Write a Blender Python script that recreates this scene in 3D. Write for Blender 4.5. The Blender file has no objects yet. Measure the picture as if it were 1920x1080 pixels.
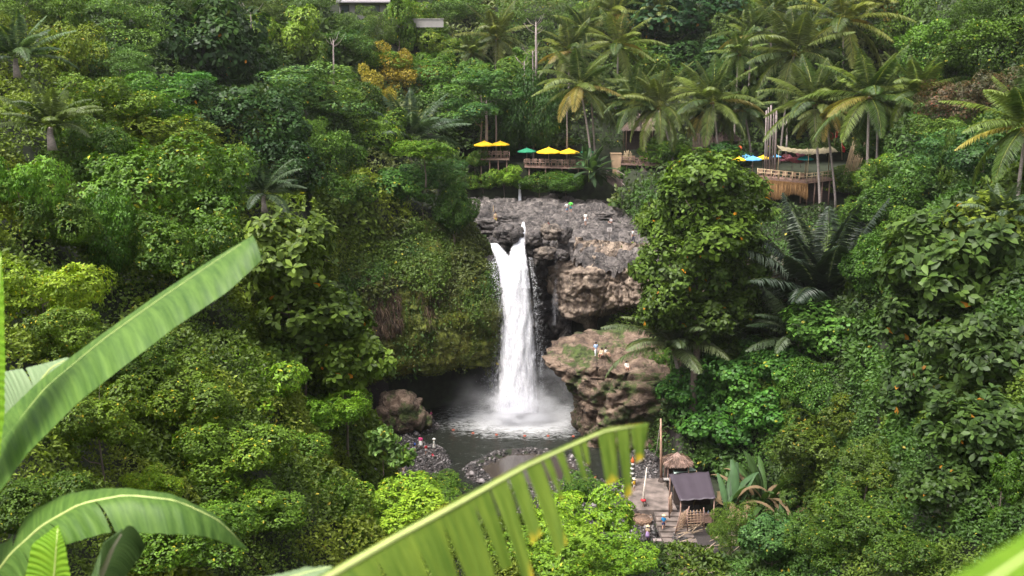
import bpy, bmesh, math, random
import numpy as np
from mathutils import Vector, Matrix

# ---------------------------------------------------------------- camera, light, exposure
S = bpy.context.scene
COL = S.collection
CAMZ = 42.0; PITCH = math.radians(12.0); F = 1867.0
cam_d = bpy.data.cameras.new('camera'); cam = bpy.data.objects.new('camera', cam_d); COL.objects.link(cam)
cam.location = (0, 0, CAMZ); cam.rotation_euler = (math.radians(90) - PITCH, 0, 0)
cam_d.lens = 35.0; cam_d.sensor_width = 36.0; cam_d.clip_start = 0.05; cam_d.clip_end = 5000
cam_d.dof.use_dof = True; cam_d.dof.focus_distance = 100.0; cam_d.dof.aperture_fstop = 2.8
S.camera = cam
S.view_settings.view_transform = 'Standard'; S.view_settings.look = 'None'
S.view_settings.exposure = 1.46; S.view_settings.gamma = 1.0
SUN_EL, SUN_AZ = math.radians(62), math.radians(-128)     # azimuth from +Y towards +X; sun high on the left, a little ahead
w = bpy.data.worlds.new('World'); S.world = w; w.use_nodes = True
wn = w.node_tree; bg = wn.nodes['Background']
sky = wn.nodes.new('ShaderNodeTexSky'); sky.sky_type = 'NISHITA'; sky.sun_disc = False
sky.sun_elevation = SUN_EL; sky.sun_rotation = SUN_AZ
sky.dust_density = 7.0; sky.air_density = 1.0; sky.ozone_density = 1.0; sky.altitude = 100
hsv = wn.nodes.new('ShaderNodeHueSaturation'); hsv.inputs['Saturation'].default_value = 0.2
wn.links.new(sky.outputs[0], hsv.inputs['Color']); wn.links.new(hsv.outputs[0], bg.inputs[0])
bg.inputs[1].default_value = 0.115
sd = bpy.data.lights.new('sun', 'SUN'); sd.energy = 2.0; sd.angle = math.radians(20); sd.color = (1.0, 0.95, 0.86)
sun = bpy.data.objects.new('sun', sd); COL.objects.link(sun)
sv = Vector((math.sin(SUN_AZ) * math.cos(SUN_EL), math.cos(SUN_AZ) * math.cos(SUN_EL), math.sin(SUN_EL)))
sun.rotation_euler = sv.to_track_quat('Z', 'Y').to_euler()
cy = S.cycles
cy.max_bounces = 8; cy.diffuse_bounces = 3; cy.glossy_bounces = 2; cy.transmission_bounces = 4; cy.transparent_max_bounces = 12
cy.volume_bounces = 8; cy.use_denoising = True; cy.caustics_reflective = False; cy.caustics_refractive = False

R = np.random.default_rng(7)
random.seed(7)
CP, SP = math.cos(PITCH), math.sin(PITCH)

def at(px, py, Y):
    """point on the ray through a photograph pixel at ground distance Y"""
    u = (px - 960) / F; v = (540 - py) / F
    t = Y / (CP + v * SP)
    return Vector((u * t, Y, CAMZ + t * (-SP + v * CP)))

def ppm(Y):            # metres per photograph pixel at distance Y
    return Y / 0.97 / F

# ---------------------------------------------------------------- scene helpers
def tag(o, label=None, cat=None, group=None, kind=None):
    if label: o['label'] = label
    if cat: o['category'] = cat
    if group: o['group'] = group
    if kind: o['kind'] = kind
    return o

def empty(name, loc=(0, 0, 0), rz=0.0):
    o = bpy.data.objects.new(name, None); COL.objects.link(o)
    o.location = loc; o.rotation_euler = (0, 0, rz); o.empty_display_size = 0.3
    return o

def link(name, me, parent=None, loc=None):
    o = bpy.data.objects.new(name, me); COL.objects.link(o)
    if parent: o.parent = parent
    if loc is not None: o.location = loc
    return o

def raw_mesh(name, V, faces_idx, loop_tot, mat=None, col=None, smooth=False):
    """V (n,3); faces_idx flat loop vertex indices; loop_tot per-face vertex count (array or int)"""
    me = bpy.data.meshes.new(name)
    V = np.asarray(V, np.float32).reshape(-1, 3); faces_idx = np.asarray(faces_idx, np.int32).ravel()
    if np.isscalar(loop_tot): loop_tot = np.full(len(faces_idx) // loop_tot, loop_tot, np.int32)
    loop_tot = np.asarray(loop_tot, np.int32)
    me.vertices.add(len(V)); me.vertices.foreach_set('co', V.ravel())
    me.loops.add(len(faces_idx)); me.loops.foreach_set('vertex_index', faces_idx)
    me.polygons.add(len(loop_tot))
    st = np.zeros(len(loop_tot), np.int32); st[1:] = np.cumsum(loop_tot)[:-1]
    me.polygons.foreach_set('loop_start', st); me.polygons.foreach_set('loop_total', loop_tot)
    if smooth: me.polygons.foreach_set('use_smooth', np.ones(len(loop_tot), bool))
    if col is not None:
        a = me.color_attributes.new('Col', 'FLOAT_COLOR', 'POINT')
        c = np.ones((len(V), 4), np.float32); c[:, :3] = col
        a.data.foreach_set('color', c.ravel())
    me.update(calc_edges=True)
    if mat: me.materials.append(mat)
    return me

def grid_faces(nu, nv, wrap=False):
    i = np.arange(nu if wrap else nu - 1)[:, None]; j = np.arange(nv - 1)[None, :]
    i2 = (i + 1) % nu
    return np.stack([i * nv + j + 0 * i2, i2 * nv + j, i2 * nv + j + 1, i * nv + j + 1], -1).reshape(-1, 4)

class MB:
    """collects simple solids and links them as ONE mesh object"""
    def __init__(s): s.v = []; s.f = []; s.n = 0; s.sm = []
    def add(s, V, Fc, smooth=False):
        V = [tuple(p) for p in V]
        s.v += V; s.f += [tuple(i + s.n for i in f) for f in Fc]; s.sm += [smooth] * len(Fc); s.n += len(V)
    def box(s, c, size, rz=0.0, rx=0.0, ry=0.0):
        m = Matrix.Translation(Vector(c)) @ Matrix.Rotation(rz, 4, 'Z') @ Matrix.Rotation(ry, 4, 'Y') @ Matrix.Rotation(rx, 4, 'X')
        a, b, d = size[0] / 2, size[1] / 2, size[2] / 2
        V = [m @ Vector((x, y, z)) for x in (-a, a) for y in (-b, b) for z in (-d, d)]
        s.add(V, [(0, 1, 3, 2), (4, 6, 7, 5), (0, 4, 5, 1), (2, 3, 7, 6), (0, 2, 6, 4), (1, 5, 7, 3)])
    def tube(s, pts, rad, n=8, cap=True, smooth=True):
        pts = [Vector(p) for p in pts]
        if not hasattr(rad, '__len__'): rad = [rad] * len(pts)
        V = []; Fc = []
        ref = Vector((0.13, 0.27, 0.95)).normalized()
        for i, p in enumerate(pts):
            d = (pts[min(i + 1, len(pts) - 1)] - pts[max(i - 1, 0)]).normalized()
            a = d.cross(ref)
            if a.length < 0.1: a = d.cross(Vector((1, 0, 0)))
            a.normalize(); b = d.cross(a)
            for k in range(n):
                t = 2 * math.pi * k / n
                V.append(p + a * math.cos(t) * rad[i] + b * math.sin(t) * rad[i])
        for i in range(len(pts) - 1):
            for k in range(n):
                k2 = (k + 1) % n
                Fc.append((i * n + k, i * n + k2, (i + 1) * n + k2, (i + 1) * n + k))
        if cap:
            Fc.append(tuple(range(n - 1, -1, -1))); Fc.append(tuple(range((len(pts) - 1) * n, len(pts) * n)))
        s.add(V, Fc, smooth)
    def lathe(s, c, prof, n=16, smooth=True, sx=1, sy=1):
        """prof: list of (radius, z)"""
        V = []; Fc = []
        for r, z in prof:
            for k in range(n):
                t = 2 * math.pi * k / n
                V.append((c[0] + r * math.cos(t) * sx, c[1] + r * math.sin(t) * sy, c[2] + z))
        for i in range(len(prof) - 1):
            for k in range(n):
                k2 = (k + 1) % n
                Fc.append((i * n + k, i * n + k2, (i + 1) * n + k2, (i + 1) * n + k))
        if prof[0][0] > 1e-4: Fc.append(tuple(range(n - 1, -1, -1)))
        if prof[-1][0] > 1e-4: Fc.append(tuple(range((len(prof) - 1) * n, len(prof) * n)))
        s.add(V, Fc, smooth)
    def mesh(s, name, mat):
        me = bpy.data.meshes.new(name); me.from_pydata(s.v, [], s.f)
        me.polygons.foreach_set('use_smooth', s.sm)
        if mat: me.materials.append(mat)
        me.update(); return me
    def build(s, name, mat, parent=None):
        return link(name, s.mesh(name, mat), parent)

def copy_tree(o, parent=None):
    c = o.copy(); COL.objects.link(c)
    if parent is not None: c.parent = parent
    for ch in list(CH.get(o.name, [])): copy_tree(ch, c)
    return c
CH = {}
def register(o):        # remember the children of a prototype (fast copying)
    CH[o.name] = [x for x in bpy.data.objects if x.parent == o]
    for x in CH[o.name]: CH[x.name] = [y for y in bpy.data.objects if y.parent == x]

# ---------------------------------------------------------------- numpy noise
def _h(ix, iy, iz, s=0):
    n = (ix.astype(np.int64) * 374761393 + iy.astype(np.int64) * 668265263 + iz.astype(np.int64) * 2147483647 + s * 974634777) & 0x7fffffff
    n = ((n ^ (n >> 13)) * 1274126177) & 0x7fffffff
    n = ((n ^ (n >> 16)) * 668265263) & 0x7fffffff
    return ((n ^ (n >> 15)) & 0xffffff) / float(0xffffff)
def vn(x, y, z=0.0, s=0):
    x, y, z = np.broadcast_arrays(np.asarray(x, float), np.asarray(y, float), np.asarray(z, float))
    xi, yi, zi = np.floor(x), np.floor(y), np.floor(z)
    fx, fy, fz = x - xi, y - yi, z - zi
    fx, fy, fz = [f * f * (3 - 2 * f) for f in (fx, fy, fz)]
    r = 0
    for a in (0, 1):
        for b in (0, 1):
            for c in (0, 1):
                wgt = (fx if a else 1 - fx) * (fy if b else 1 - fy) * (fz if c else 1 - fz)
                r = r + wgt * _h(xi + a, yi + b, zi + c, s)
    return r * 2 - 1
def fbm(x, y, z=0.0, oct=4, s=0, g=0.5):
    r = 0; a = 1.0
    for o in range(oct):
        r = r + a * vn(np.asarray(x) * 2 ** o, np.asarray(y) * 2 ** o, np.asarray(z) * 2 ** o, s + o * 17); a *= g
    return r
def voro(x, y, z=0.0, s=0):
    """returns F1, F2-F1, cell random"""
    x, y, z = np.broadcast_arrays(np.asarray(x, float), np.asarray(y, float), np.asarray(z, float))
    xi, yi, zi = np.floor(x), np.floor(y), np.floor(z)
    f1 = np.full(x.shape, 9.0); f2 = np.full(x.shape, 9.0); rid = np.zeros(x.shape)
    for a in (-1, 0, 1):
        for b in (-1, 0, 1):
            for c in (-1, 0, 1):
                X, Y_, Z = xi + a, yi + b, zi + c
                d = np.sqrt((X + _h(X, Y_, Z, s) - x) ** 2 + (Y_ + _h(X, Y_, Z, s + 1) - y) ** 2 + (Z + _h(X, Y_, Z, s + 2) - z) ** 2)
                r = _h(X, Y_, Z, s + 3); nearer = d < f1
                f2 = np.where(nearer, f1, np.minimum(f2, d)); rid = np.where(nearer, r, rid); f1 = np.where(nearer, d, f1)
    return f1, f2 - f1, rid
def sstep(a, b, x):
    t = np.clip((np.asarray(x, float) - a) / (b - a), 0, 1); return t * t * (3 - 2 * t)

# ---------------------------------------------------------------- materials
def mat_new(name):
    m = bpy.data.materials.new(name); m.use_nodes = True; nt = m.node_tree
    return m, nt, nt.nodes['Principled BSDF']
def simple(name, rgb, rough=0.7, var=0.25, scale=6.0, bump=0.15, metal=0.0, stretch=(1, 1, 1)):
    m, nt, b = mat_new(name); N = nt.nodes; L = nt.links
    tc = N.new('ShaderNodeTexCoord'); mp = N.new('ShaderNodeMapping'); mp.inputs['Scale'].default_value = stretch
    no = N.new('ShaderNodeTexNoise'); no.inputs['Scale'].default_value = scale; no.inputs['Detail'].default_value = 6
    rp = N.new('ShaderNodeValToRGB'); e = rp.color_ramp.elements
    e[0].position = 0.3; e[1].position = 0.7
    e[0].color = tuple(c * (1 - var) for c in rgb) + (1,); e[1].color = tuple(min(1, c * (1 + var)) for c in rgb) + (1,)
    L.new(tc.outputs['Object'], mp.inputs[0]); L.new(mp.outputs[0], no.inputs['Vector']); L.new(no.outputs['Fac'], rp.inputs[0]); L.new(rp.outputs[0], b.inputs['Base Color'])
    bp = N.new('ShaderNodeBump'); bp.inputs['Strength'].default_value = bump; bp.inputs['Distance'].default_value = 0.02
    L.new(no.outputs['Fac'], bp.inputs['Height']); L.new(bp.outputs[0], b.inputs['Normal'])
    b.inputs['Roughness'].default_value = rough; b.inputs['Metallic'].default_value = metal
    return m
def leaf_material(name, gloss=0.42, trans=0.35, spec=0.4):
    """colour comes from the leaf's own colour attribute times the plant's tint"""
    m, nt, b = mat_new(name); N = nt.nodes; L = nt.links
    at_ = N.new('ShaderNodeAttribute'); at_.attribute_name = 'Col'
    oi = N.new('ShaderNodeObjectInfo')
    mx = N.new('ShaderNodeMix'); mx.data_type = 'RGBA'; mx.blend_type = 'MULTIPLY'; mx.inputs[0].default_value = 1.0
    L.new(at_.outputs['Color'], mx.inputs[6]); L.new(oi.outputs['Color'], mx.inputs[7])
    L.new(mx.outputs[2], b.inputs['Base Color']); b.inputs['Roughness'].default_value = gloss
    b.inputs['Specular IOR Level'].default_value = spec
    tr = N.new('ShaderNodeBsdfTranslucent')
    br = N.new('ShaderNodeMix'); br.data_type = 'RGBA'; br.blend_type = 'MULTIPLY'; br.inputs[0].default_value = 1.0
    br.inputs[7].default_value = (1.25, 1.35, 0.55, 1)
    L.new(mx.outputs[2], br.inputs[6]); L.new(br.outputs[2], tr.inputs['Color'])
    ms = N.new('ShaderNodeMixShader'); ms.inputs[0].default_value = trans
    L.new(b.outputs[0], ms.inputs[1]); L.new(tr.outputs[0], ms.inputs[2]); L.new(ms.outputs[0], nt.nodes['Material Output'].inputs['Surface'])
    return m
def rock_material(name, cols, scale=0.5, streak=1.0, bump=1.0, rough=0.75, moss=None, moss_amt=0.0, dist=0.25):
    """cols: 4 colours from cracks to bleached faces"""
    m, nt, b = mat_new(name); N = nt.nodes; L = nt.links
    tc = N.new('ShaderNodeTexCoord'); mp = N.new('ShaderNodeMapping'); mp.inputs['Scale'].default_value = (1, 1, streak)
    L.new(tc.outputs['Object'], mp.inputs[0])
    n1 = N.new('ShaderNodeTexNoise'); n1.inputs['Scale'].default_value = scale; n1.inputs['Detail'].default_value = 12; n1.inputs['Roughness'].default_value = 0.65
    n1.inputs['Distortion'].default_value = 0.4
    L.new(mp.outputs[0], n1.inputs['Vector'])
    rp = N.new('ShaderNodeValToRGB'); e = rp.color_ramp.elements
    e[0].position = 0.30; e[0].color = cols[0] + (1,)
    e[1].position = 0.75; e[1].color = cols[3] + (1,)
    a = e.new(0.45); a.color = cols[1] + (1,); a = e.new(0.6); a.color = cols[2] + (1,)
    L.new(n1.outputs['Fac'], rp.inputs[0])
    vo = N.new('ShaderNodeTexVoronoi'); vo.feature = 'DISTANCE_TO_EDGE'; vo.inputs['Scale'].default_value = scale * 0.9
    nd = N.new('ShaderNodeTexNoise'); nd.inputs['Scale'].default_value = scale * 3; L.new(tc.outputs['Object'], nd.inputs['Vector'])
    mv = N.new('ShaderNodeMix'); mv.data_type = 'RGBA'; mv.inputs[0].default_value = 0.55; L.new(tc.outputs['Object'], mv.inputs[6]); L.new(nd.outputs['Color'], mv.inputs[7])
    L.new(mv.outputs[2], vo.inputs['Vector'])
    cr = N.new('ShaderNodeMapRange'); cr.inputs['From Max'].default_value = 0.035; L.new(vo.outputs['Distance'], cr.inputs[0])
    crk = N.new('ShaderNodeMix'); crk.data_type = 'RGBA'; crk.inputs[6].default_value = tuple(.35 * c + .35 * d for c, d in zip(cols[0], cols[1])) + (1,)
    L.new(cr.outputs[0], crk.inputs[0]); L.new(rp.outputs[0], crk.inputs[7])
    outc = crk.outputs[2]
    if moss:
        n2 = N.new('ShaderNodeTexNoise'); n2.inputs['Scale'].default_value = 0.35; n2.inputs['Detail'].default_value = 9; n2.inputs['Roughness'].default_value = 0.7
        L.new(tc.outputs['Object'], n2.inputs['Vector'])
        mr = N.new('ShaderNodeMapRange'); mr.inputs['From Min'].default_value = 0.62 - moss_amt * 0.4; mr.inputs['From Max'].default_value = 0.7 - moss_amt * 0.4
        L.new(n2.outputs['Fac'], mr.inputs[0])
        n3 = N.new('ShaderNodeTexNoise'); n3.inputs['Scale'].default_value = 2.2; n3.inputs['Detail'].default_value = 8; L.new(tc.outputs['Object'], n3.inputs['Vector'])
        r3 = N.new('ShaderNodeValToRGB'); r3.color_ramp.elements[0].color = tuple(c * 0.45 for c in moss) + (1,); r3.color_ramp.elements[1].color = tuple(c * 1.5 for c in moss) + (1,)
        r3.color_ramp.elements[0].position = 0.35; r3.color_ramp.elements[1].position = 0.7
        L.new(n3.outputs['Fac'], r3.inputs[0])
        mm = N.new('ShaderNodeMix'); mm.data_type = 'RGBA'; L.new(mr.outputs[0], mm.inputs[0]); L.new(outc, mm.inputs[6]); L.new(r3.outputs[0], mm.inputs[7]); outc = mm.outputs[2]
    L.new(outc, b.inputs['Base Color']); b.inputs['Roughness'].default_value = rough
    bp = N.new('ShaderNodeBump'); bp.inputs['Strength'].default_value = bump; bp.inputs['Distance'].default_value = dist
    n4 = N.new('ShaderNodeTexNoise'); n4.inputs['Scale'].default_value = scale * 4; n4.inputs['Detail'].default_value = 12; n4.inputs['Roughness'].default_value = 0.7
    L.new(tc.outputs['Object'], n4.inputs['Vector'])
    ad = N.new('ShaderNodeMath'); ad.operation = 'MULTIPLY_ADD'; ad.inputs[1].default_value = 0.25
    L.new(cr.outputs[0], ad.inputs[0]); L.new(n4.outputs['Fac'], ad.inputs[2]); L.new(ad.outputs[0], bp.inputs['Height']); L.new(bp.outputs[0], b.inputs['Normal'])
    return m

M = {}
M['leaf'] = leaf_material('leaf', 0.5, 0.28, 0.25)
M['leaf_gloss'] = leaf_material('glossy_leaf', 0.45, 0.28, 0.2)
M['frond'] = leaf_material('palm_frond', 0.42, 0.3, 0.35)
M['bark'] = simple('bark', (0.16, 0.12, 0.10), 0.85, 0.4, 5, 0.5)
M['palm_bark'] = simple('palm_bark', (0.30, 0.245, 0.23), 0.85, 0.4, 4, 0.5, stretch=(1, 1, 5))
M['soil'] = simple('soil', (0.016, 0.022, 0.008), 0.95, 0.6, 1.2, 0.6)
# ================================================================ TERRAIN
# canopy surface of the hillsides, noted as (pixel column: [(pixel row, distance), ...])
TAB = {
 -260: [(-60,110),(150,62),(300,42),(450,34),(600,29),(750,25),(900,21),(1080,17),(1250,14)],
 0:    [(-60,150),(0,125),(150,75),(300,52),(450,42),(600,36),(750,32),(900,28),(1080,24),(1250,20)],
 250:  [(-60,190),(0,155),(150,95),(300,68),(450,56),(600,48),(750,42),(900,36),(1080,30),(1250,24)],
 420:  [(-60,210),(0,180),(150,118),(300,90),(450,70),(600,52),(750,46),(900,41),(1080,34),(1250,26)],
 540:  [(-60,220),(0,195),(150,130),(300,108),(400,100),(900,47),(1080,38),(1250,29)],
 650:  [(-60,235),(0,210),(150,148),(260,126),(960,56),(1080,43),(1250,32)],
 780:  [(-60,240),(0,225),(150,165),(250,140),(330,126),(1000,58),(1080,48),(1250,35)],
 900:  [(-60,245),(0,232),(150,188),(250,170),(1080,52),(1250,38)],
 1050: [(-60,245),(0,230),(150,192),(240,172),(1080,58),(1250,42)],
 1250: [(-60,240),(0,218),(150,188),(250,170),(300,165),(1100,62),(1250,46)],
 1350: [(-60,235),(0,210),(150,184),(250,168),(310,162),(420,126),(520,120),(640,114),(760,106),(1100,66),(1250,48)],
 1500: [(-60,225),(0,200),(150,176),(250,164),(340,154),(450,124),(560,112),(680,102),(800,93),(900,84),(1000,74),(1080,66),(1250,48)],
 1660: [(-60,200),(0,178),(150,150),(250,136),(350,118),(450,98),(560,86),(680,77),(800,69),(900,63),(1000,58),(1080,54),(1250,42)],
 1800: [(-60,170),(0,150),(150,126),(250,112),(350,94),(450,76),(560,66),(680,60),(800,55),(900,51),(1080,45),(1250,36)],
 1920: [(-60,150),(0,132),(150,106),(250,92),(350,76),(450,62),(560,55),(680,50),(800,47),(900,44),(1080,39),(1250,32)],
 2180: [(-60,120),(0,105),(150,84),(250,70),(350,58),(450,50),(560,45),(680,41),(800,38),(900,36),(1080,32),(1250,27)],
}
CTRL = []
for px_, rows in TAB.items():
    for py_, Y_ in rows:
        p = at(px_, py_, Y_); CTRL.append((p.x, p.y, p.z - (3.2 if Y_ > 60 else 2.2)))
CTRL += [(0, -6, 40.2), (-9, -4, 40.2), (9, -4, 40.2), (0, 3, 39.6), (-6, 4, 38.6), (7, 4, 38.6), (0, 12, 30), (-30, 0, 40), (30, 0, 40),
         (0, 24, 22), (0, 40, 13), (12, 50, 8), (5, 66, 5), (-5, 68, 6), (12, 70, 4), (20, 76, 2.5),
         (-60, -30, 42), (60, -30, 42), (0, -60, 44), (-90, 60, 60), (90, 60, 58), (-160, 160, 78), (170, 160, 74), (0, 330, 78), (-150, 330, 88), (150, 330, 86),
         (-22, 104, 20), (-20, 118, 24), (-12, 124, 24), (-26, 96, 15), (-8, 140, 23.5), (-12, 135, 26), (-10, 152, 24), (-14, 160, 27),
         (16, 135, 22), (18, 150, 24), (20, 122, 19), (20, 112, 12), (20, 100, 5), (19, 90, 3), (18, 82, 2.5)]
CTRL = np.array(CTRL)
GORGE = np.array([(-15.5, 79), (-19, 92), (-20.5, 104), (-19, 113), (-18, 115), (-11.5, 121.5), (-4, 127.5), (-1, 130), (5, 129), (8, 125), (12, 123), (16, 119), (17, 110), (16, 101), (17.5, 97), (17.5, 84), (12, 78)], float)
def poly_sd(P, x, y):
    """signed distance, negative inside"""
    x = np.asarray(x, float); y = np.asarray(y, float); d = np.full(x.shape, 1e9); ins = np.zeros(x.shape, bool)
    n = len(P)
    for i in range(n):
        ax, ay = P[i]; bx, by = P[(i + 1) % n]
        ex, ey = bx - ax, by - ay; t = np.clip(((x - ax) * ex + (y - ay) * ey) / (ex * ex + ey * ey), 0, 1)
        d = np.minimum(d, np.hypot(x - ax - t * ex, y - ay - t * ey))
        c = ((ay > y) != (by > y)) & (x < (bx - ax) * (y - ay) / (by - ay + 1e-12) + ax); ins ^= c
    return np.where(ins, -d, d)
def land(x, y):
    x = np.asarray(x, float); y = np.asarray(y, float)
    num = np.zeros(x.shape); den = np.zeros(x.shape)
    for cx, cy_, cz in CTRL:
        sc = 0.06 * cy_ + 2.0 if cy_ > 0 else 3.0
        w_ = 1.0 / (((x - cx) ** 2 + (y - cy_) ** 2) / sc ** 2 + 0.35) ** 2
        num += w_ * cz; den += w_
    z = num / den
    return z
PLAT = np.array([(-7.5, 124), (-9.5, 140), (-9, 163), (16, 163), (19, 145), (18, 124), (8, 123), (0, 127)], float)
def floor_z(x, y):
    x = np.asarray(x, float); y = np.asarray(y, float)
    z = np.full(x.shape, -0.9)
    # pebble beach on the left
    d = ((x + 12.6) / 6.2) ** 2 + ((y - 103.5) / 8.5) ** 2
    z = z + 1.75 * sstep(1.25, 0.35, d + 0.12 * vn(x * .5, y * .5))
    d = ((x + 13.5) / 5.5) ** 2 + ((y - 116) / 4.5) ** 2
    z = z + 1.3 * sstep(1.2, 0.4, d)
    # gravel ring round the shallow basin and the bank on the near right
    r = np.hypot((x - 1.9) / 5.6, (y - 102.0) / 5.0) + 0.10 * vn(x * .45, y * .45) + 0.06 * vn(x * 1.3, y * 1.3)
    ring = np.exp(-((r - 1.02) / 0.24) ** 2)
    z = np.where(r < 1.0, np.maximum(z, -0.35), z)
    z = np.maximum(z, -0.9 + 1.45 * ring)
    g = sstep(1.15, 0.7, ((x - 7.5) / 7.5) ** 2 + ((y - 90) / 10.0) ** 2)
    z = np.maximum(z, -0.9 + 1.5 * g)
    g = sstep(12.0, 14.5, x + 0.04 * (y - 98))
    z = np.maximum(z, -0.9 + 1.35 * g)
    z = z + 0.06 * fbm(x * 1.3, y * 1.3, oct=3)
    return z
def terrain(x, y, mounds=True):
    x = np.asarray(x, float); y = np.asarray(y, float)
    z = land(x, y)
    D = np.hypot(x, y)
    if mounds:
        a = sstep(6, 40, D)
        z = z + a * (1.1 * fbm(x * .11, y * .11, oct=3, s=3) + 0.55 * np.abs(vn(x * .33, y * .33, s=9)))
    # bench of the cafes behind the ledge
    b = sstep(5, 0, poly_sd(np.array([(-10, 165), (-10, 172), (30, 176), (66, 176), (66, 158), (44, 157), (36, 157), (30, 162), (14, 164)], float), x, y))
    z = z * (1 - b) + np.where(x > 33, 27.4, 28.0) * b
    # dip in front of the bamboo-railed deck
    r_ = sstep(5, -3, poly_sd(np.array([(24, 122), (30, 146), (34, 154), (56, 154), (52, 140), (42, 122)], float), x, y))
    z = z * (1 - r_) + np.minimum(z, 12.6 + .36 * (y - 122)) * r_
    # low ground round the stall and the wild bananas
    r_ = sstep(4, -1, poly_sd(np.array([(14, 76), (15, 99), (21, 101), (26, 96), (29, 88), (27, 70), (20, 66)], float), x, y))
    z = z * (1 - r_) + np.minimum(z, .3 + .35 * np.maximum(0, 78 - y)) * r_
    sp = poly_sd(PLAT, x, y); b = sstep(2.0, -1.0, sp); z = z * (1 - b) + 20.6 * b
    sg = poly_sd(GORGE, x, y)
    wid = np.where(y < 96, 9.0, 3.0)
    b = 1 - sstep(0, 1, sg / wid)
    z = z * (1 - b) + floor_z(x, y) * b
    return z
def axis(lo, mid0, mid1, hi, st):
    core = np.arange(mid0, mid1 + st, st)
    a = mid0 - np.cumsum(st * 1.25 ** np.arange(1, 40)); b = mid1 + np.cumsum(st * 1.25 ** np.arange(1, 40))
    return np.concatenate([a[a > lo][::-1], core, b[b < hi]])
gx = axis(-2600, -130, 130, 2600, 1.0); gy = axis(-2200, -10, 300, 3600, 1.0)
GX, GY = np.meshgrid(gx, gy, indexing='ij'); GZ = terrain(GX, GY)
me = raw_mesh('terrain', np.stack([GX, GY, GZ], -1).reshape(-1, 3), grid_faces(len(gx), len(gy)), 4, M['soil'], smooth=True)
tag(link('terrain', me), kind='structure')
def hgt(x, y): return float(terrain(np.array([x]), np.array([y]))[0])
def tz(x, y):
    """bilinear look-up in the terrain grid"""
    x = np.asarray(x, float); y = np.asarray(y, float)
    i = np.clip(np.searchsorted(gx, x) - 1, 0, len(gx) - 2); j = np.clip(np.searchsorted(gy, y) - 1, 0, len(gy) - 2)
    fx = np.clip((x - gx[i]) / (gx[i + 1] - gx[i]), 0, 1); fy = np.clip((y - gy[j]) / (gy[j + 1] - gy[j]), 0, 1)
    return (GZ[i, j] * (1 - fx) * (1 - fy) + GZ[i + 1, j] * fx * (1 - fy) + GZ[i, j + 1] * (1 - fx) * fy + GZ[i + 1, j + 1] * fx * fy)
def hit(px, py, off=2.5, y0=8.0, y1=400.0):
    """where the line of sight through a photograph pixel meets the terrain raised by off"""
    Ys = np.linspace(y0, y1, 1600)
    u = (px - 960) / F; v = (540 - py) / F; t = Ys / (CP + v * SP)
    X = u * t; Z = CAMZ + t * (-SP + v * CP)
    under = Z < tz(X, Ys) + off
    k = int(np.argmax(under)) if under.any() else 1500
    return Vector((X[k], Ys[k], Z[k]))

# ================================================================ CLIFFS
M['rock_gray'] = rock_material('ledge_rock', [(0.010, 0.011, 0.012), (0.072, 0.060, 0.058), (0.175, 0.150, 0.138), (0.37, 0.32, 0.295)], 0.9, 1.0, 1.0, 0.6, dist=.35)
M['rock_face'] = rock_material('cliff_rock', [(0.05, 0.038, 0.030), (0.21, 0.155, 0.12), (0.38, 0.29, 0.22), (0.58, 0.46, 0.36)], 0.9, 0.28, 1.0, 0.7, dist=.4)
M['rock_block'] = rock_material('block_rock', [(0.03, 0.024, 0.022), (0.12, 0.095, 0.08), (0.24, 0.19, 0.15), (0.38, 0.31, 0.25)], 1.3, .7, 1.0, 0.65, dist=.35)
M['rock_wet'] = rock_material('wet_rock', [(0.012, 0.010, 0.012), (0.035, 0.03, 0.03), (0.075, 0.062, 0.055), (0.16, 0.13, 0.11)], 0.7, 0.5, 1.0, 0.35)
M['rock_brown'] = rock_material('brown_rock', [(0.045, 0.032, 0.026), (0.16, 0.105, 0.075), (0.28, 0.195, 0.14), (0.42, 0.32, 0.25)], 0.9, 1.6, 1.0, 0.8, moss=(0.07, 0.10, 0.02), moss_amt=0.30, dist=.5)
M['rock_moss'] = rock_material('mossy_rock', [(0.025, 0.018, 0.012), (0.07, 0.05, 0.03), (0.13, 0.09, 0.06), (0.2, 0.15, 0.11)], 0.5, 1.2, 1.0, 0.9, moss=(0.12, 0.14, 0.018), moss_amt=0.85, dist=0.35)

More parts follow.
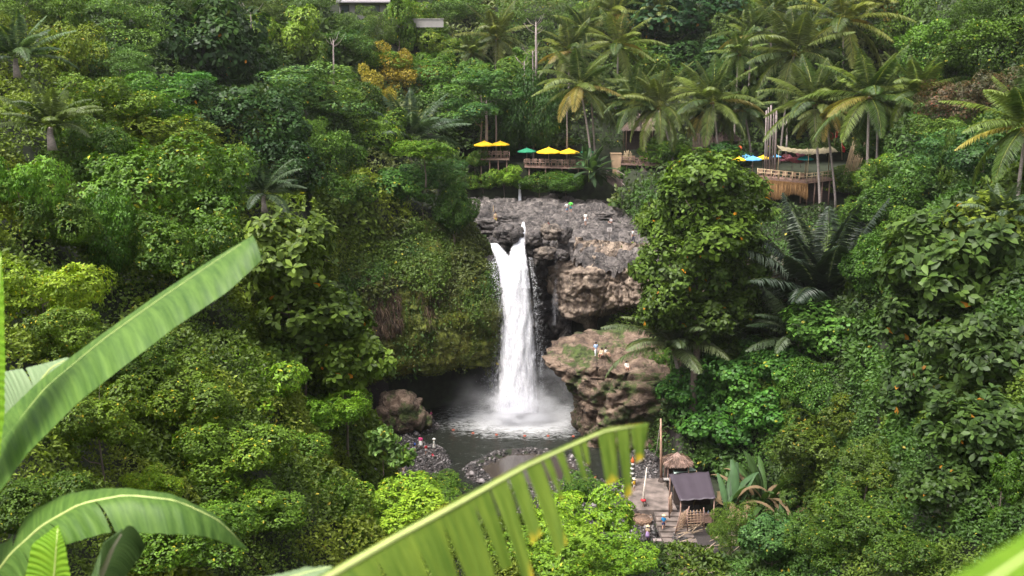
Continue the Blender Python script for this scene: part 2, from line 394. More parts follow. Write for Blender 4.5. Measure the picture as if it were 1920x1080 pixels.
def polyline(P, s):
    P = np.array(P, float); d = np.hypot(*(P[1:] - P[:-1]).T); c = np.concatenate([[0], np.cumsum(d)]); s = np.asarray(s) * c[-1]
    x = np.interp(s, c, P[:, 0]); y = np.interp(s, c, P[:, 1])
    return x, y, c[-1]
def wall(name, P, z0, z1, prof, mat, res=0.22, amp=1.0, block=0.35, blk=(1.0, 1.0), seed=0, smooth_r=1.5):
    """a cliff face over a plan line; prof(x, z, s) = how far the face stands out (towards the viewer)"""
    L_ = polyline(P, [0, 1])[2]; nu = int(L_ / res); nv = int((z1 - z0) / res)
    s = np.linspace(0, 1, nu); x, y, _ = polyline(P, s)
    k = max(1, int(smooth_r / res)); ker = np.ones(2 * k + 1) / (2 * k + 1)
    xs = np.convolve(np.pad(x, k, 'edge'), ker, 'valid'); ys = np.convolve(np.pad(y, k, 'edge'), ker, 'valid')
    dx = np.gradient(xs); dy = np.gradient(ys); ln = np.hypot(dx, dy); nx, ny = dy / ln, -dx / ln
    Zv = np.linspace(z0, z1, nv); X = xs[:, None] + 0 * Zv; Yv = ys[:, None] + 0 * Zv; Z = Zv[None, :] + 0 * X
    off = prof(X, Z, s[:, None])
    off = off + amp * 0.6 * fbm(X * .3, Yv * .3, Z * .3, 4, seed)
    f1, f21, rid = voro((X + .3 * vn(X, Yv, Z)) * blk[0], Yv * blk[0], Z * blk[1], seed)
    off = off + block * (rid - 0.5) * 2.0 - block * 0.8 * np.exp(-(f21 / 0.06) ** 2)
    strat = np.floor(Z * .9 + .5 * vn(X * .2, Z * .1, s=seed + 3)); off = off + .22 * block * (_h(strat, strat * 0, strat * 0, seed) - .5) * 2
    f1, f21, rid = voro(X * blk[0] * 2.6, Yv * blk[0] * 2.6, Z * blk[1] * 2.6, seed + 5)
    off = off + block * 0.8 * (rid - 0.5) - block * 0.3 * np.exp(-(f21 / 0.1) ** 2)
    f1, f21, rid = voro(X * blk[0] * 6, Yv * blk[0] * 6, Z * blk[1] * 7, seed + 8); off = off + block * .28 * (rid - .5)
    off = off + 0.12 * amp * fbm(X * 2.2, Yv * 2.2, Z * 2.2, 3, seed + 2)
    V = np.stack([X + nx[:, None] * off, Yv + ny[:, None] * off, Z], -1)
    me = raw_mesh(name, V.reshape(-1, 3), grid_faces(nu, nv), 4, mat, smooth=False)
    o = tag(link(name, me), kind='structure'); return o, V

# left mossy cliff with the cave beneath its bulge
def prof_left(x, z, s):
    bul = 2.2 * np.exp(-((z - 11) / 5.0) ** 2)
    edge = 6.9 + 0.5 * vn(x * .3, 0.0)
    cave = -9.0 * sstep(0.2, -1.0, (z - edge) / 1.2) * sstep(1.01, 0.90, s) * sstep(0.0, 0.25, s)
    top = -5.0 * sstep(16.5, 24.5, z)
    return bul + cave + top
cliff_left, V_CL = wall('cliff', [(-30, 98), (-24, 107), (-18, 113.5), (-10, 117.5), (-3.2, 120), (-1.8, 124), (-1.6, 130)], -1.5, 24.5, prof_left, M['rock_moss'], 0.25, 1.0, 0.5, (0.25, 0.35), 11)
# dark wet wall behind the fall
def prof_mid(x, z, s):
    p = 1.8 * np.exp(-((x - 2.9) / 1.0) ** 2) * sstep(3, 9, z)            # buttress right of the water
    p = p - 1.0 * np.exp(-((x - 5.4) / 0.9) ** 2)
    p = p - 2.0 * sstep(9, 4, z)
    return p + 0.8 * np.exp(-((z - 20.0) / 2.0) ** 2)
cliff_mid, V_CM = wall('cliff', [(-2.2, 124.5), (0, 125.5), (4, 125.5), (8, 124)], -1.5, 21.4, prof_mid, M['rock_wet'], 0.18, 0.9, 0.9, (0.5, 0.36), 23)
# pale columnar face on the right
def prof_right(x, z, s):
    p = np.where(z > 18.6 + .5 * vn(x * .5, 2.0), -1.3, 0.0) - 1.0 * sstep(20.2, 22, z)
    p = p - 3.8 * sstep(13.2, 11.0, z - 0.9 * vn(x * .35, 1.0) - .25 * (x - 10))
    flute = np.abs(vn(x * .55 + 0.15 * z * .2, z * .06, s=4))
    p = p + sstep(19.2, 18.6, z) * (2.2 * flute - 0.6)
    return p + 0.5 * np.exp(-((z - 18.6) / 0.6) ** 2)
cliff_right, V_CR = wall('cliff', [(5.6, 127.5), (6.6, 124.2), (8.4, 121.6), (13, 120.2), (18, 119), (24, 114), (33, 108), (42, 100)], -1.5, 21.8, prof_right, M['rock_face'], 0.16, 0.9, 0.7, (0.5, 0.30), 31)

# ledge plateau of dark river rock
pxs = np.arange(-10.5, 21, 0.2); pys = np.arange(119.3, 165, 0.2)
PX_, PY_ = np.meshgrid(pxs, pys, indexing='ij')
lipP = np.array([(-11, 121.6), (-2.4, 121.3), (-1.7, 126.2), (1.5, 126.6), (2.0, 122.6), (4.4, 122.2), (5.6, 124.6), (7.3, 122.0), (8.6, 121.0), (14, 119.8), (22, 117.6)])
lip = np.interp(PX_, lipP[:, 0], lipP[:, 1]) + 0.5 * vn(PX_ * .8, 0.0, s=2)
z = 21.0 + 0.9 * fbm(PX_ * .16, PY_ * .16, oct=3, s=5) + 0.035 * (PY_ - 122)
f1, f21, rid = voro(PX_ * .24 + .3 * vn(PX_ * .5, PY_ * .5), PY_ * .34, 0, 8)
z = z + 0.75 * (rid - .45) - 0.5 * np.exp(-(f21 / .10) ** 2)
f1, f21, rid = voro(PX_ * .55 + .3 * vn(PX_, PY_), PY_ * 1.1, 0, 12)
z = z + 0.26 * (rid - .5) - 0.16 * np.exp(-(f21 / .12) ** 2)
z = z + 0.12 * fbm(PX_ * 1.5, PY_ * 1.5, oct=3, s=6)
st_ = np.floor(z * 2.2 + .35 * vn(PX_ * .4, PY_ * .4, s=31)) / 2.2; z = z * .45 + st_ * .55
f1, f21, rid = voro(PX_ * .16 + .4 * vn(PX_ * .3, PY_ * .3, s=3), PY_ * .42, 0, 41); z = z - .75 * np.exp(-(f21 / .05) ** 2)
f1, f21, rid = voro(PX_ * 1.9, PY_ * 2.6, 0, 43); z = z + .12 * (rid - .5)
# river channel on the ledge: comes in from the left, drops through the notch
chx = np.array([-14, -9, -6.2, -4.6, -2.6, -0.6, 1.4]); chy = np.array([143, 139, 131.5, 127.5, 125.6, 127.5, 130])
dch = np.full(PX_.shape, 99.0)
def chan(pts, wd, depth):
    global z
    d = np.full(PX_.shape, 99.0)
    for (ax, ay), (bx, by) in zip(pts[:-1], pts[1:]):
        ex, ey = bx - ax, by - ay; t = np.clip(((PX_ - ax) * ex + (PY_ - ay) * ey) / (ex * ex + ey * ey), 0, 1)
        d = np.minimum(d, np.hypot(PX_ - ax - t * ex, PY_ - ay - t * ey))
    g = sstep(wd * 1.7, wd * .6, d); z = z * (1 - g) + np.minimum(z, depth) * g
chan([(-13, 142), (-8, 140), (-6.5, 133), (-5.5, 128), (-3.2, 124.5), (-2.0, 121)], 1.3, 19.9)
chan([(-6.5, 134), (-2, 135), (1.0, 132), (1.25, 128.5), (0.9, 125)], 0.7, 20.1)
fall = sstep(1.1, .7, PY_ - lip)
z = z - 1.0 * fall - .8 * sstep(.8, .4, PY_ - lip)
V = np.stack([PX_, PY_ + 0.0 * z, z], -1)
kf = (PY_ > lip + .35).ravel(); Fk = grid_faces(len(pxs), len(pys)); Fk = Fk[kf[Fk].all(1)]
me = raw_mesh('rock_ledge', V.reshape(-1, 3), Fk, 4, M['rock_gray'], smooth=False)
tag(link('rock_ledge', me), kind='structure')
LEDGE_Z = z
def ledge_z(x, y):
    i = int(np.clip((x + 10.5) / .2, 0, len(pxs) - 1)); j = int(np.clip((y - 119.3) / .2, 0, len(pys) - 1))
    return float(LEDGE_Z[i, j])

# loose blocks on the ledge and boulders by the pool: each a thing
def boulder(loc, size, mat, label, seed, rz=0.0, group='dark boulders on the river ledge', n=44, ang=0.62):
    th = np.linspace(0, 2 * np.pi, n, endpoint=False); ph = np.linspace(-np.pi / 2, np.pi / 2, n // 2 + 1)
    T, Pp = np.meshgrid(th, ph, indexing='ij')
    X, Y_, Z = np.cos(T) * np.cos(Pp), np.sin(T) * np.cos(Pp), np.sin(Pp)
    q = (np.abs(X) ** 3 + np.abs(Y_) ** 3 + np.abs(Z) ** 3) ** (1 / 3.)
    f1, f21, rid = voro(X * 1.3 + seed, Y_ * 1.3, Z * 1.3, seed)
    r = 1 / q * (1 + 0.16 * fbm(X * 1.6 + seed, Y_ * 1.6, Z * 1.6, 4, seed)) + ang * .5 * (rid - .5) - ang * .4 * np.exp(-(f21 / .12) ** 2)
    V = np.stack([X * r * size[0], Y_ * r * size[1], Z * r * size[2]], -1)
    me = raw_mesh('boulder', V.reshape(-1, 3), grid_faces(n, n // 2 + 1, wrap=True), 4, mat, smooth=False)
    o = link('boulder', me); o.location = loc; o.rotation_euler = (0, 0, rz)
    return tag(o, label, 'boulder', group)
B = [ # px, py, half width px, half height px, label
 (905, 420, 28, 13, 'black angular boulder between the white water and the left stream on the ledge'),
 (880, 428, 18, 9, 'small black boulder at the far left of the ledge beside the rapids'),
 (952, 438, 30, 19, 'grey flat-topped boulder standing in the V between the two streams of the fall'),
 (945, 408, 26, 9, 'low grey boulder behind the forked top of the waterfall'),
 (1002, 448, 17, 16, 'grey-brown block right beside the lip of the waterfall'),
 (1035, 435, 24, 17, 'wide brown-grey block with a smooth face, second right of the waterfall lip'),
 (1056, 440, 16, 19, 'rounded dark block with a tan flank above the thin second trickle'),
 (1022, 476, 21, 13, 'tan-streaked boulder wedged below the lip between fall and trickle'),
 (1053, 478, 12, 12, 'small dark boulder at the head of the thin trickle'),
 (1132, 402, 18, 6, 'low rounded pinkish boulder far back on the right of the ledge'),
]
for i, (bx, by, hw, hh, lb) in enumerate(B):
    Y_ = 121.5 if by > 465 else (123.2 if by > 430 else float(np.interp(by, [400, 408, 420, 430], [146, 141, 132, 127])))
    p = at(bx, by, Y_); k = ppm(Y_)
    boulder(p, (hw * k * .92, hw * k * .8, hh * k * .85), M['rock_gray'] if i not in (5, 7) else M['rock_block'], lb, 40 + i * 3, rz=0.4 * i)
p = at(752, 776, 113.5); boulder(p, (2.5, 1.9, 2.8), M['rock_brown'], 'big brown-grey boulder at the mouth of the cave left of the pool', 91, group='boulders at the cave', n=56)
p = at(790, 790, 114.5); boulder(p, (1.3, 1.1, 1.3), M['rock_brown'], 'smaller mossy boulder leaning on the big brown one by the cave', 95, group='boulders at the cave', n=30)

# brown rock outcrop right of the plunge pool
nu, nz = 190, 74
th = np.linspace(0, 2 * np.pi, nu, endpoint=False)
zz = np.concatenate([np.linspace(-1, 11.6, 56), np.full(18, 12.0)]); sc_ = np.concatenate([np.ones(56), np.linspace(0.97, 0.02, 18)])
rxz = np.interp(zz, [-1, 1.5, 4.3, 7, 9.2, 10.6, 12], [6.9, 7.1, 7.6, 9.4, 11.0, 11.4, 9.6]) * sc_
ryz = np.interp(zz, [-1, 4, 8, 12], [6.0, 6.2, 6.4, 5.4]) * sc_
cxo, cyo = 15.6, 113.2
T, K = np.meshgrid(th, np.arange(nz), indexing='ij')
X = cxo + rxz[K] * np.sign(np.cos(T)) * np.abs(np.cos(T)) ** .8; Yo = cyo + ryz[K] * np.sign(np.sin(T)) * np.abs(np.sin(T)) ** .8
Z = zz[K] - 0.28 * (cyo + 5 - Yo) * sstep(8, 12, zz[K]) - 0.08 * (X - 8) * sstep(8, 12, zz[K])
dn = np.stack([np.cos(T), np.sin(T)], -1)
f1, f21, rid = voro(X * .3, Yo * .3, Z * .35, 77)
o_ = 1.3 * (rid - .5) - .8 * np.exp(-(f21 / .05) ** 2) + .9 * fbm(X * .35, Yo * .35, Z * .35, 4, 78) + 0.35 * fbm(X * 1.5, Yo * 1.5, Z * 1.5, 4, 79) + .5 * (voro(X * .9, Yo * .9, Z * 1.1, 84)[2] - .5)
cl = np.exp(-((X - 10.2 - .25 * (Z - 6)) / .35) ** 2) * sstep(112, 108, Yo)       # cleft down the front
o_ = o_ - 1.1 * cl
top = sstep(11.5, 12, zz[K])
f1, f21, rid2 = voro(X * .9, Yo * .9, 0, 80)
V = np.stack([X + dn[..., 0] * o_ * (1 - top), Yo + dn[..., 1] * o_ * (1 - top), Z + top * (0.6 * fbm(X * .4, Yo * .4, 0, 4, 81) + .45 * (rid2 - .5) - .5 * np.exp(-((X - 6) / 2.0) ** 2)) + (1 - top) * .1 * o_], -1)
me = raw_mesh('rock_outcrop', V.reshape(-1, 3), grid_faces(nu, nz, wrap=True), 4, M['rock_brown'], smooth=False)
tag(link('rock_outcrop', me), kind='structure')
V_OUT = V
def outcrop_z(x, y):
    d = (V_OUT[..., 0] - x) ** 2 + (V_OUT[..., 1] - y) ** 2 + 100.0 * (1 - top) 
    return float(V_OUT[..., 2].ravel()[np.argmin(d)])

# pebbles on the beach and the gravel bars (nobody could count them)
def scatter_pebbles():
    n = 34000
    x = R.uniform(-19, 16, n); y = R.uniform(82, 118, n); z = tz(x, y)
    sg = poly_sd(GORGE, x, y)
    keep = (z > -0.12) & (z < 2.3) & (sg < 2.5); x, y, z = x[keep], y[keep], z[keep]; n = len(x)
    s = 0.06 + 0.20 * R.random(n) ** 3 + .45 * (R.random(n) < .006) * R.random(n)
    base = np.array([(1, 0, 0), (-1, 0, 0), (0, 1, 0), (0, -1, 0), (0, 0, 1), (0, 0, -1)], float)
    a = R.uniform(0, 6.28, n); ca, sa = np.cos(a), np.sin(a)
    sx, sy, sz = s * R.uniform(.8, 1.4, n), s * R.uniform(.7, 1.1, n), s * R.uniform(.5, .9, n)
    b = base[None] * np.stack([sx, sy, sz], -1)[:, None]
    V = np.stack([b[..., 0] * ca[:, None] - b[..., 1] * sa[:, None] + x[:, None], b[..., 0] * sa[:, None] + b[..., 1] * ca[:, None] + y[:, None], b[..., 2] + (z + s * .25)[:, None]], -1)
    fc = np.array([(0, 2, 4), (2, 1, 4), (1, 3, 4), (3, 0, 4), (2, 0, 5), (1, 2, 5), (3, 1, 5), (0, 3, 5)])
    Fc = (fc[None] + 6 * np.arange(n)[:, None, None]).reshape(-1, 3)
    g = 0.016 + 0.24 * R.random(n) ** 3.2
    c = np.stack([g * 1.06, g * .93, g * .93], -1)
    me = raw_mesh('pebbles', V.reshape(-1, 3), Fc, 3, M['pebble'], col=np.repeat(c, 6, 0), smooth=True)
    tag(link('pebbles', me), 'dark grey river pebbles on the beach and round the basin', 'pebbles', kind='stuff')
m, nt, b_ = mat_new('pebble'); a_ = nt.nodes.new('ShaderNodeAttribute'); a_.attribute_name = 'Col'; nt.links.new(a_.outputs['Color'], b_.inputs['Base Color']); b_.inputs['Roughness'].default_value = 0.6
M['pebble'] = m
scatter_pebbles()
xs_ = np.arange(-20, 19, .5); ys_ = np.arange(78, 119, .5); XX, YY = np.meshgrid(xs_, ys_, indexing='ij')
me = raw_mesh('gravel', np.stack([XX, YY, np.where(poly_sd(GORGE, XX, YY) < 2.5, tz(XX, YY) + 0.02, tz(XX, YY) - 0.6)], -1).reshape(-1, 3), grid_faces(len(xs_), len(ys_)), 4,
   simple('gravel', (0.032, 0.025, 0.024), 0.85, 0.6, 9, 1.0), smooth=True)
tag(link('gravel', me), kind='structure')

# ================================================================ WATER
def water_material():
    m, nt, b = mat_new('pool_water'); N = nt.nodes; L = nt.links
    tc = N.new('ShaderNodeTexCoord')
    mp = N.new('ShaderNodeMapping'); mp.inputs['Scale'].default_value = (1.0, 1.9, 1.0); mp.inputs['Rotation'].default_value = (0, 0, 0.25)
    L.new(tc.outputs['Object'], mp.inputs[0])
    n1 = N.new('ShaderNodeTexNoise'); n1.inputs['Scale'].default_value = 1.9; n1.inputs['Detail'].default_value = 10; n1.inputs['Roughness'].default_value = 0.72; n1.inputs['Distortion'].default_value = 0.8
    L.new(mp.outputs[0], n1.inputs['Vector'])
    bp = N.new('ShaderNodeBump'); bp.inputs['Strength'].default_value = 1.0; bp.inputs['Distance'].default_value = 0.7
    L.new(n1.outputs['Fac'], bp.inputs['Height']); L.new(bp.outputs[0], b.inputs['Normal'])
    # foam: strong where the fall lands, streaks further out
    sep = N.new('ShaderNodeSeparateXYZ'); L.new(tc.outputs['Object'], sep.inputs[0])
    vm = N.new('ShaderNodeVectorMath'); vm.operation = 'SUBTRACT'; vm.inputs[1].default_value = (1.6, 118.5, 0); L.new(tc.outputs['Object'], vm.inputs[0])
    vs = N.new('ShaderNodeVectorMath'); vs.operation = 'MULTIPLY'; vs.inputs[1].default_value = (0.8, 1.25, 0); L.new(vm.outputs[0], vs.inputs[0])
    ln = N.new('ShaderNodeVectorMath'); ln.operation = 'LENGTH'; L.new(vs.outputs[0], ln.inputs[0])
    mr = N.new('ShaderNodeMapRange'); mr.inputs['From Min'].default_value = 3.0; mr.inputs['From Max'].default_value = 10.5; mr.inputs['To Min'].default_value = 0.30; mr.inputs['To Max'].default_value = -0.035
    L.new(ln.outputs['Value'], mr.inputs[0])
    n2 = N.new('ShaderNodeTexNoise'); n2.inputs['Scale'].default_value = 0.8; n2.inputs['Detail'].default_value = 14; n2.inputs['Roughness'].default_value = 0.8; n2.inputs['Distortion'].default_value = 1.2
    L.new(mp.outputs[0], n2.inputs['Vector'])
    ad = N.new('ShaderNodeMath'); ad.operation = 'ADD'; L.new(n2.outputs['Fac'], ad.inputs[0]); L.new(mr.outputs[0], ad.inputs[1])
    fo = N.new('ShaderNodeMapRange'); fo.inputs['From Min'].default_value = 0.545; fo.inputs['From Max'].default_value = 0.74; L.new(ad.outputs[0], fo.inputs[0])
    cm = N.new('ShaderNodeMix'); cm.data_type = 'RGBA'; cm.inputs[6].default_value = (0.024, 0.028, 0.020, 1); cm.inputs[7].default_value = (0.72, 0.72, 0.74, 1)
    L.new(fo.outputs[0], cm.inputs[0]); L.new(cm.outputs[2], b.inputs['Base Color'])
    rm = N.new('ShaderNodeMapRange'); rm.inputs['To Min'].default_value = 0.16; rm.inputs['To Max'].default_value = 0.8; L.new(fo.outputs[0], rm.inputs[0]); L.new(rm.outputs[0], b.inputs['Roughness'])
    b.inputs['IOR'].default_value = 1.33
    return m
xs_ = np.arange(-26, 24, .5); ys_ = np.arange(60, 134, .5); XX, YY = np.meshgrid(xs_, ys_, indexing='ij')
ZZ = 0.05 * fbm(XX * .6, YY * .9, oct=3) + 0.22 * np.exp(-(((XX - 1.5) / 5) ** 2 + ((YY - 119) / 4) ** 2)) * (1 + fbm(XX * .8, YY * .8, oct=2))
me = raw_mesh('river_water', np.stack([XX, YY, ZZ], -1).reshape(-1, 3), grid_faces(len(xs_), len(ys_)), 4, water_material(), smooth=True)
tag(link('river_water', me), kind='structure')
mb = MB(); n = 40
mud = simple('basin_water', (0.05, 0.04, 0.034), 0.10, 0.15, 0.6, 0.02)
V = [(1.9 + 5.1 * math.cos(t) * (1 + .05 * math.sin(3 * t)), 102 + 4.5 * math.sin(t), 0.16) for t in np.linspace(0, 2 * np.pi, n, endpoint=False)]
mb.add(V, [tuple(range(n))]); tag(mb.build('basin_water', mud), kind='structure')

def fall_material(name, dens=0.5, soft=0.25, su=1.0, col=(0.90, 0.89, 0.93), vs=0.16):
    m, nt, b = mat_new(name); N = nt.nodes; L = nt.links
    uv = N.new('ShaderNodeAttribute'); uv.attribute_name = 'Col'       # R: across (0-1), G: down (metres/30)
    sep = N.new('ShaderNodeSeparateColor'); L.new(uv.outputs['Color'], sep.inputs[0])
    tc = N.new('ShaderNodeTexCoord'); mp = N.new('ShaderNodeMapping'); mp.inputs['Scale'].default_value = (su * 1.3, su * 1.3, vs); L.new(tc.outputs['Object'], mp.inputs[0])
    n1 = N.new('ShaderNodeTexNoise'); n1.inputs['Scale'].default_value = 2.2; n1.inputs['Detail'].default_value = 12; n1.inputs['Roughness'].default_value = 0.72; n1.inputs['Distortion'].default_value = 0.5
    L.new(mp.outputs[0], n1.inputs['Vector'])
    n2 = N.new('ShaderNodeTexNoise'); n2.inputs['Scale'].default_value = 5.5; n2.inputs['Detail'].default_value = 10; n2.inputs['Roughness'].default_value = 0.8
    mp2 = N.new('ShaderNodeMapping'); mp2.inputs['Scale'].default_value = (1, 1, .45); L.new(tc.outputs['Object'], mp2.inputs[0]); L.new(mp2.outputs[0], n2.inputs['Vector'])
    # edge mask: 4 r (1-r)
    a = N.new('ShaderNodeMath'); a.operation = 'SUBTRACT'; a.inputs[0].default_value = 1.0; L.new(sep.outputs[0], a.inputs[1])
    e = N.new('ShaderNodeMath'); e.operation = 'MULTIPLY'; L.new(sep.outputs[0], e.inputs[0]); L.new(a.outputs[0], e.inputs[1])
    e2 = N.new('ShaderNodeMath'); e2.operation = 'MULTIPLY_ADD'; e2.inputs[1].default_value = 4.0 * dens; L.new(e.outputs[0], e2.inputs[0]); L.new(sep.outputs[2], e2.inputs[2])
    mixn = N.new('ShaderNodeMath'); mixn.operation = 'MULTIPLY_ADD'; mixn.inputs[1].default_value = 0.6; L.new(n2.outputs['Fac'], mixn.inputs[0])
    h_ = N.new('ShaderNodeMath'); h_.operation = 'MULTIPLY'; h_.inputs[1].default_value = 0.6; L.new(n1.outputs['Fac'], h_.inputs[0]); L.new(h_.outputs[0], mixn.inputs[2])
    s_ = N.new('ShaderNodeMath'); s_.operation = 'ADD'; L.new(e2.outputs[0], s_.inputs[0]); L.new(mixn.outputs[0], s_.inputs[1])
    al = N.new('ShaderNodeMapRange'); al.inputs['From Min'].default_value = 0.74; al.inputs['From Max'].default_value = 0.74 + soft; L.new(s_.outputs[0], al.inputs[0])
    L.new(al.outputs[0], b.inputs['Alpha'])
    rp = N.new('ShaderNodeValToRGB'); rp.color_ramp.elements[0].position = 0.36; rp.color_ramp.elements[0].color = (col[0] * .66, col[1] * .66, col[2] * .71, 1)
    rp.color_ramp.elements[1].position = 0.58; rp.color_ramp.elements[1].color = col + (1,)
    L.new(n1.outputs['Fac'], rp.inputs[0]); L.new(rp.outputs[0], b.inputs['Base Color'])
    b.inputs['Roughness'].default_value = 0.55
    bp = N.new('ShaderNodeBump'); bp.inputs['Strength'].default_value = 0.5; bp.inputs['Distance'].default_value = 0.2; L.new(mixn.outputs[0], bp.inputs['Height']); L.new(bp.outputs[0], b.inputs['Normal'])
    return m
def fall_sheet(rows, Yc, bulge, nu=40, sub=14, seed=0, dens_edge=0.0):
    """rows: (pixel row, left px, right px, distance) - a rounded curtain of water"""
    rows = np.array(rows, float); t = np.linspace(0, 1, (len(rows) - 1) * sub + 1) * (len(rows) - 1)
    rr = np.stack([np.interp(t, np.arange(len(rows)), rows[:, k]) for k in range(4)], -1)
    V = []; C = []
    for a, (py, l, r, Y_) in enumerate(rr):
        for k in range(nu):
            s = k / (nu - 1); p = at(l + (r - l) * s, py, Y_ - bulge * math.sqrt(max(0, 1 - (2 * s - 1) ** 2)))
            V.append(p); C.append((s, a / len(rr), 0.0))
    V = np.array([tuple(v) for v in V]); dd = 0.18 * fbm(V[:, 0] * 1.6, V[:, 2] * .35, 0, 4, seed); V[:, 1] -= dd
    return V, np.array(C), grid_faces(len(rr), nu)
wf = empty('waterfall', at(975, 770, 120)); tag(wf, 'tall white forked waterfall plunging into the pool', 'waterfall', kind='structure')
def add_sheet(name, rows, bulge, mat, **k):
    V, C, Fc = fall_sheet(rows, 0, bulge, **k)
    me = raw_mesh(name, V - np.array(wf.location), Fc, 4, mat, col=C, smooth=True)
    return link(name, me, wf)
main = fall_material('falling_water', 0.78, 0.36)
add_sheet('main_curtain', [(488, 930, 984, 120.6), (505, 932, 990, 120.2), (540, 936, 997, 119.9), (600, 938, 1004, 119.6), (660, 934, 1009, 119.3), (720, 930, 1012, 119.1), (775, 924, 1016, 119.0)], 1.5, main, seed=3)
add_sheet('left_stream', [(456, 918, 934, 122.4), (461, 919, 940, 121.7), (470, 921, 948, 121.1), (485, 926, 962, 120.6), (505, 930, 975, 120.0), (540, 936, 978, 119.4)], 0.6, main, seed=4)
add_sheet('right_stream', [(416, 979, 984, 128.0), (430, 974, 987, 126.2), (448, 965, 986, 123.6), (468, 955, 987, 122.0), (490, 948, 992, 120.6), (540, 945, 998, 119.6)], 0.8, main, seed=5)
thin = fall_material('thin_spray', 0.30, 0.5)
add_sheet('spray_veil', [(496, 930, 992, 119.4), (540, 922, 1008, 118.9), (600, 924, 1014, 118.5), (700, 918, 1022, 118.2), (772, 905, 1032, 118.0)], 1.9, thin, seed=6)
trick = fall_material('trickle_water', 0.22, 0.5, 2.0, (0.75, 0.74, 0.8))
add_sheet('trickle', [(475, 1038, 1048, 123.0), (520, 1036, 1049, 123.1), (553, 1034, 1052, 123.0), (580, 1030, 1050, 122.8), (610, 1032, 1046, 122.8)], 0.2, trick, seed=7)
tr2 = fall_material('stream_water', 0.5, 0.3, 2.0, (0.82, 0.82, 0.86))
add_sheet('side_trickle', [(648, 1024, 1027, 117.5), (656, 1018, 1021, 117.35), (668, 1013.5, 1016, 117.2), (705, 1011, 1015, 117.2)], 0.1, trick, seed=8)
# droplets torn off the curtain
n = 3400
t = R.random(n); py = 482 + 285 * t ** 0.9; side = R.choice([-1, 1], n, p=[.66, .34])
edge = np.where(side < 0, np.interp(py, [465, 540, 600, 770], [928, 936, 940, 928]), np.interp(py, [465, 540, 600, 770], [988, 999, 1003, 1014]))
pxd = edge + side * np.abs(R.normal(0, 1, n)) * np.where(side < 0, 13, 7) * (.45 + .55 * np.minimum(1, (py - 482) / 90))
P_ = np.array([tuple(at(a, b, 119.6 + c)) for a, b, c in zip(pxd, py, R.uniform(-1, 1, n))]); s = R.uniform(.010, .026, n)
base = np.array([(-1, 0, -1.6), (1, 0, -1), (0, 0, 1.8), (0, 1, 0)], float)
V = P_[:, None] + base[None] * s[:, None, None]; fc = np.array([(0, 1, 2), (0, 2, 3), (1, 3, 2)])
white = simple('water_drops', (0.85, 0.85, 0.9), 0.5, 0.05)
me = raw_mesh('droplets', V.reshape(-1, 3) - np.array(wf.location), (fc[None] + 4 * np.arange(n)[:, None, None]).reshape(-1, 3), 3, white); link('droplets', me, wf)

# thin waterfall from the cafe bank
wf2 = empty('small_waterfall', at(975, 380, 161)); tag(wf2, 'thin white waterfall dropping from the bank below the cafe', 'waterfall', kind='structure')
V, C, Fc = fall_sheet([(341, 972, 977, 162.0), (345, 971, 977.5, 161.6), (362, 971, 978, 161.4), (378, 970, 979, 161.3), (381, 963, 986, 160.9)], 0, 0.15, seed=9)
link('falling_stream', raw_mesh('falling_stream', V - np.array(wf2.location), Fc, 4, tr2, col=C), wf2)

# rapids and ledge water
def rapids():
    m, nt, b = mat_new('rapids'); N = nt.nodes; L = nt.links
    tc = N.new('ShaderNodeTexCoord'); n1 = N.new('ShaderNodeTexNoise'); n1.inputs['Scale'].default_value = 1.6; n1.inputs['Detail'].default_value = 8; n1.inputs['Distortion'].default_value = 1
    mp = N.new('ShaderNodeMapping'); mp.inputs['Scale'].default_value = (.6, 1.6, 1); L.new(tc.outputs['Object'], mp.inputs[0]); L.new(mp.outputs[0], n1.inputs['Vector'])
    rp = N.new('ShaderNodeValToRGB'); rp.color_ramp.elements[0].position = .46; rp.color_ramp.elements[0].color = (.05, .05, .05, 1); rp.color_ramp.elements[1].position = .6; rp.color_ramp.elements[1].color = (.75, .75, .78, 1)
    L.new(n1.outputs['Fac'], rp.inputs[0]); L.new(rp.outputs[0], b.inputs['Base Color']); b.inputs['Roughness'].default_value = .25
    bp = N.new('ShaderNodeBump'); bp.inputs['Distance'].default_value = .2; L.new(n1.outputs['Fac'], bp.inputs['Height']); L.new(bp.outputs[0], b.inputs['Normal']); return m
xs_ = np.arange(-9.5, 1.6, .3); ys_ = np.arange(125.2, 143, .3); XX, YY = np.meshgrid(xs_, ys_, indexing='ij')
me = raw_mesh('ledge_water', np.stack([XX, YY, 20.25 + .035 * (YY - 122) - .25 * sstep(123, 121.4, YY)], -1).reshape(-1, 3), grid_faces(len(xs_), len(ys_)), 4, rapids(), smooth=True)
tag(link('ledge_water', me), kind='structure')

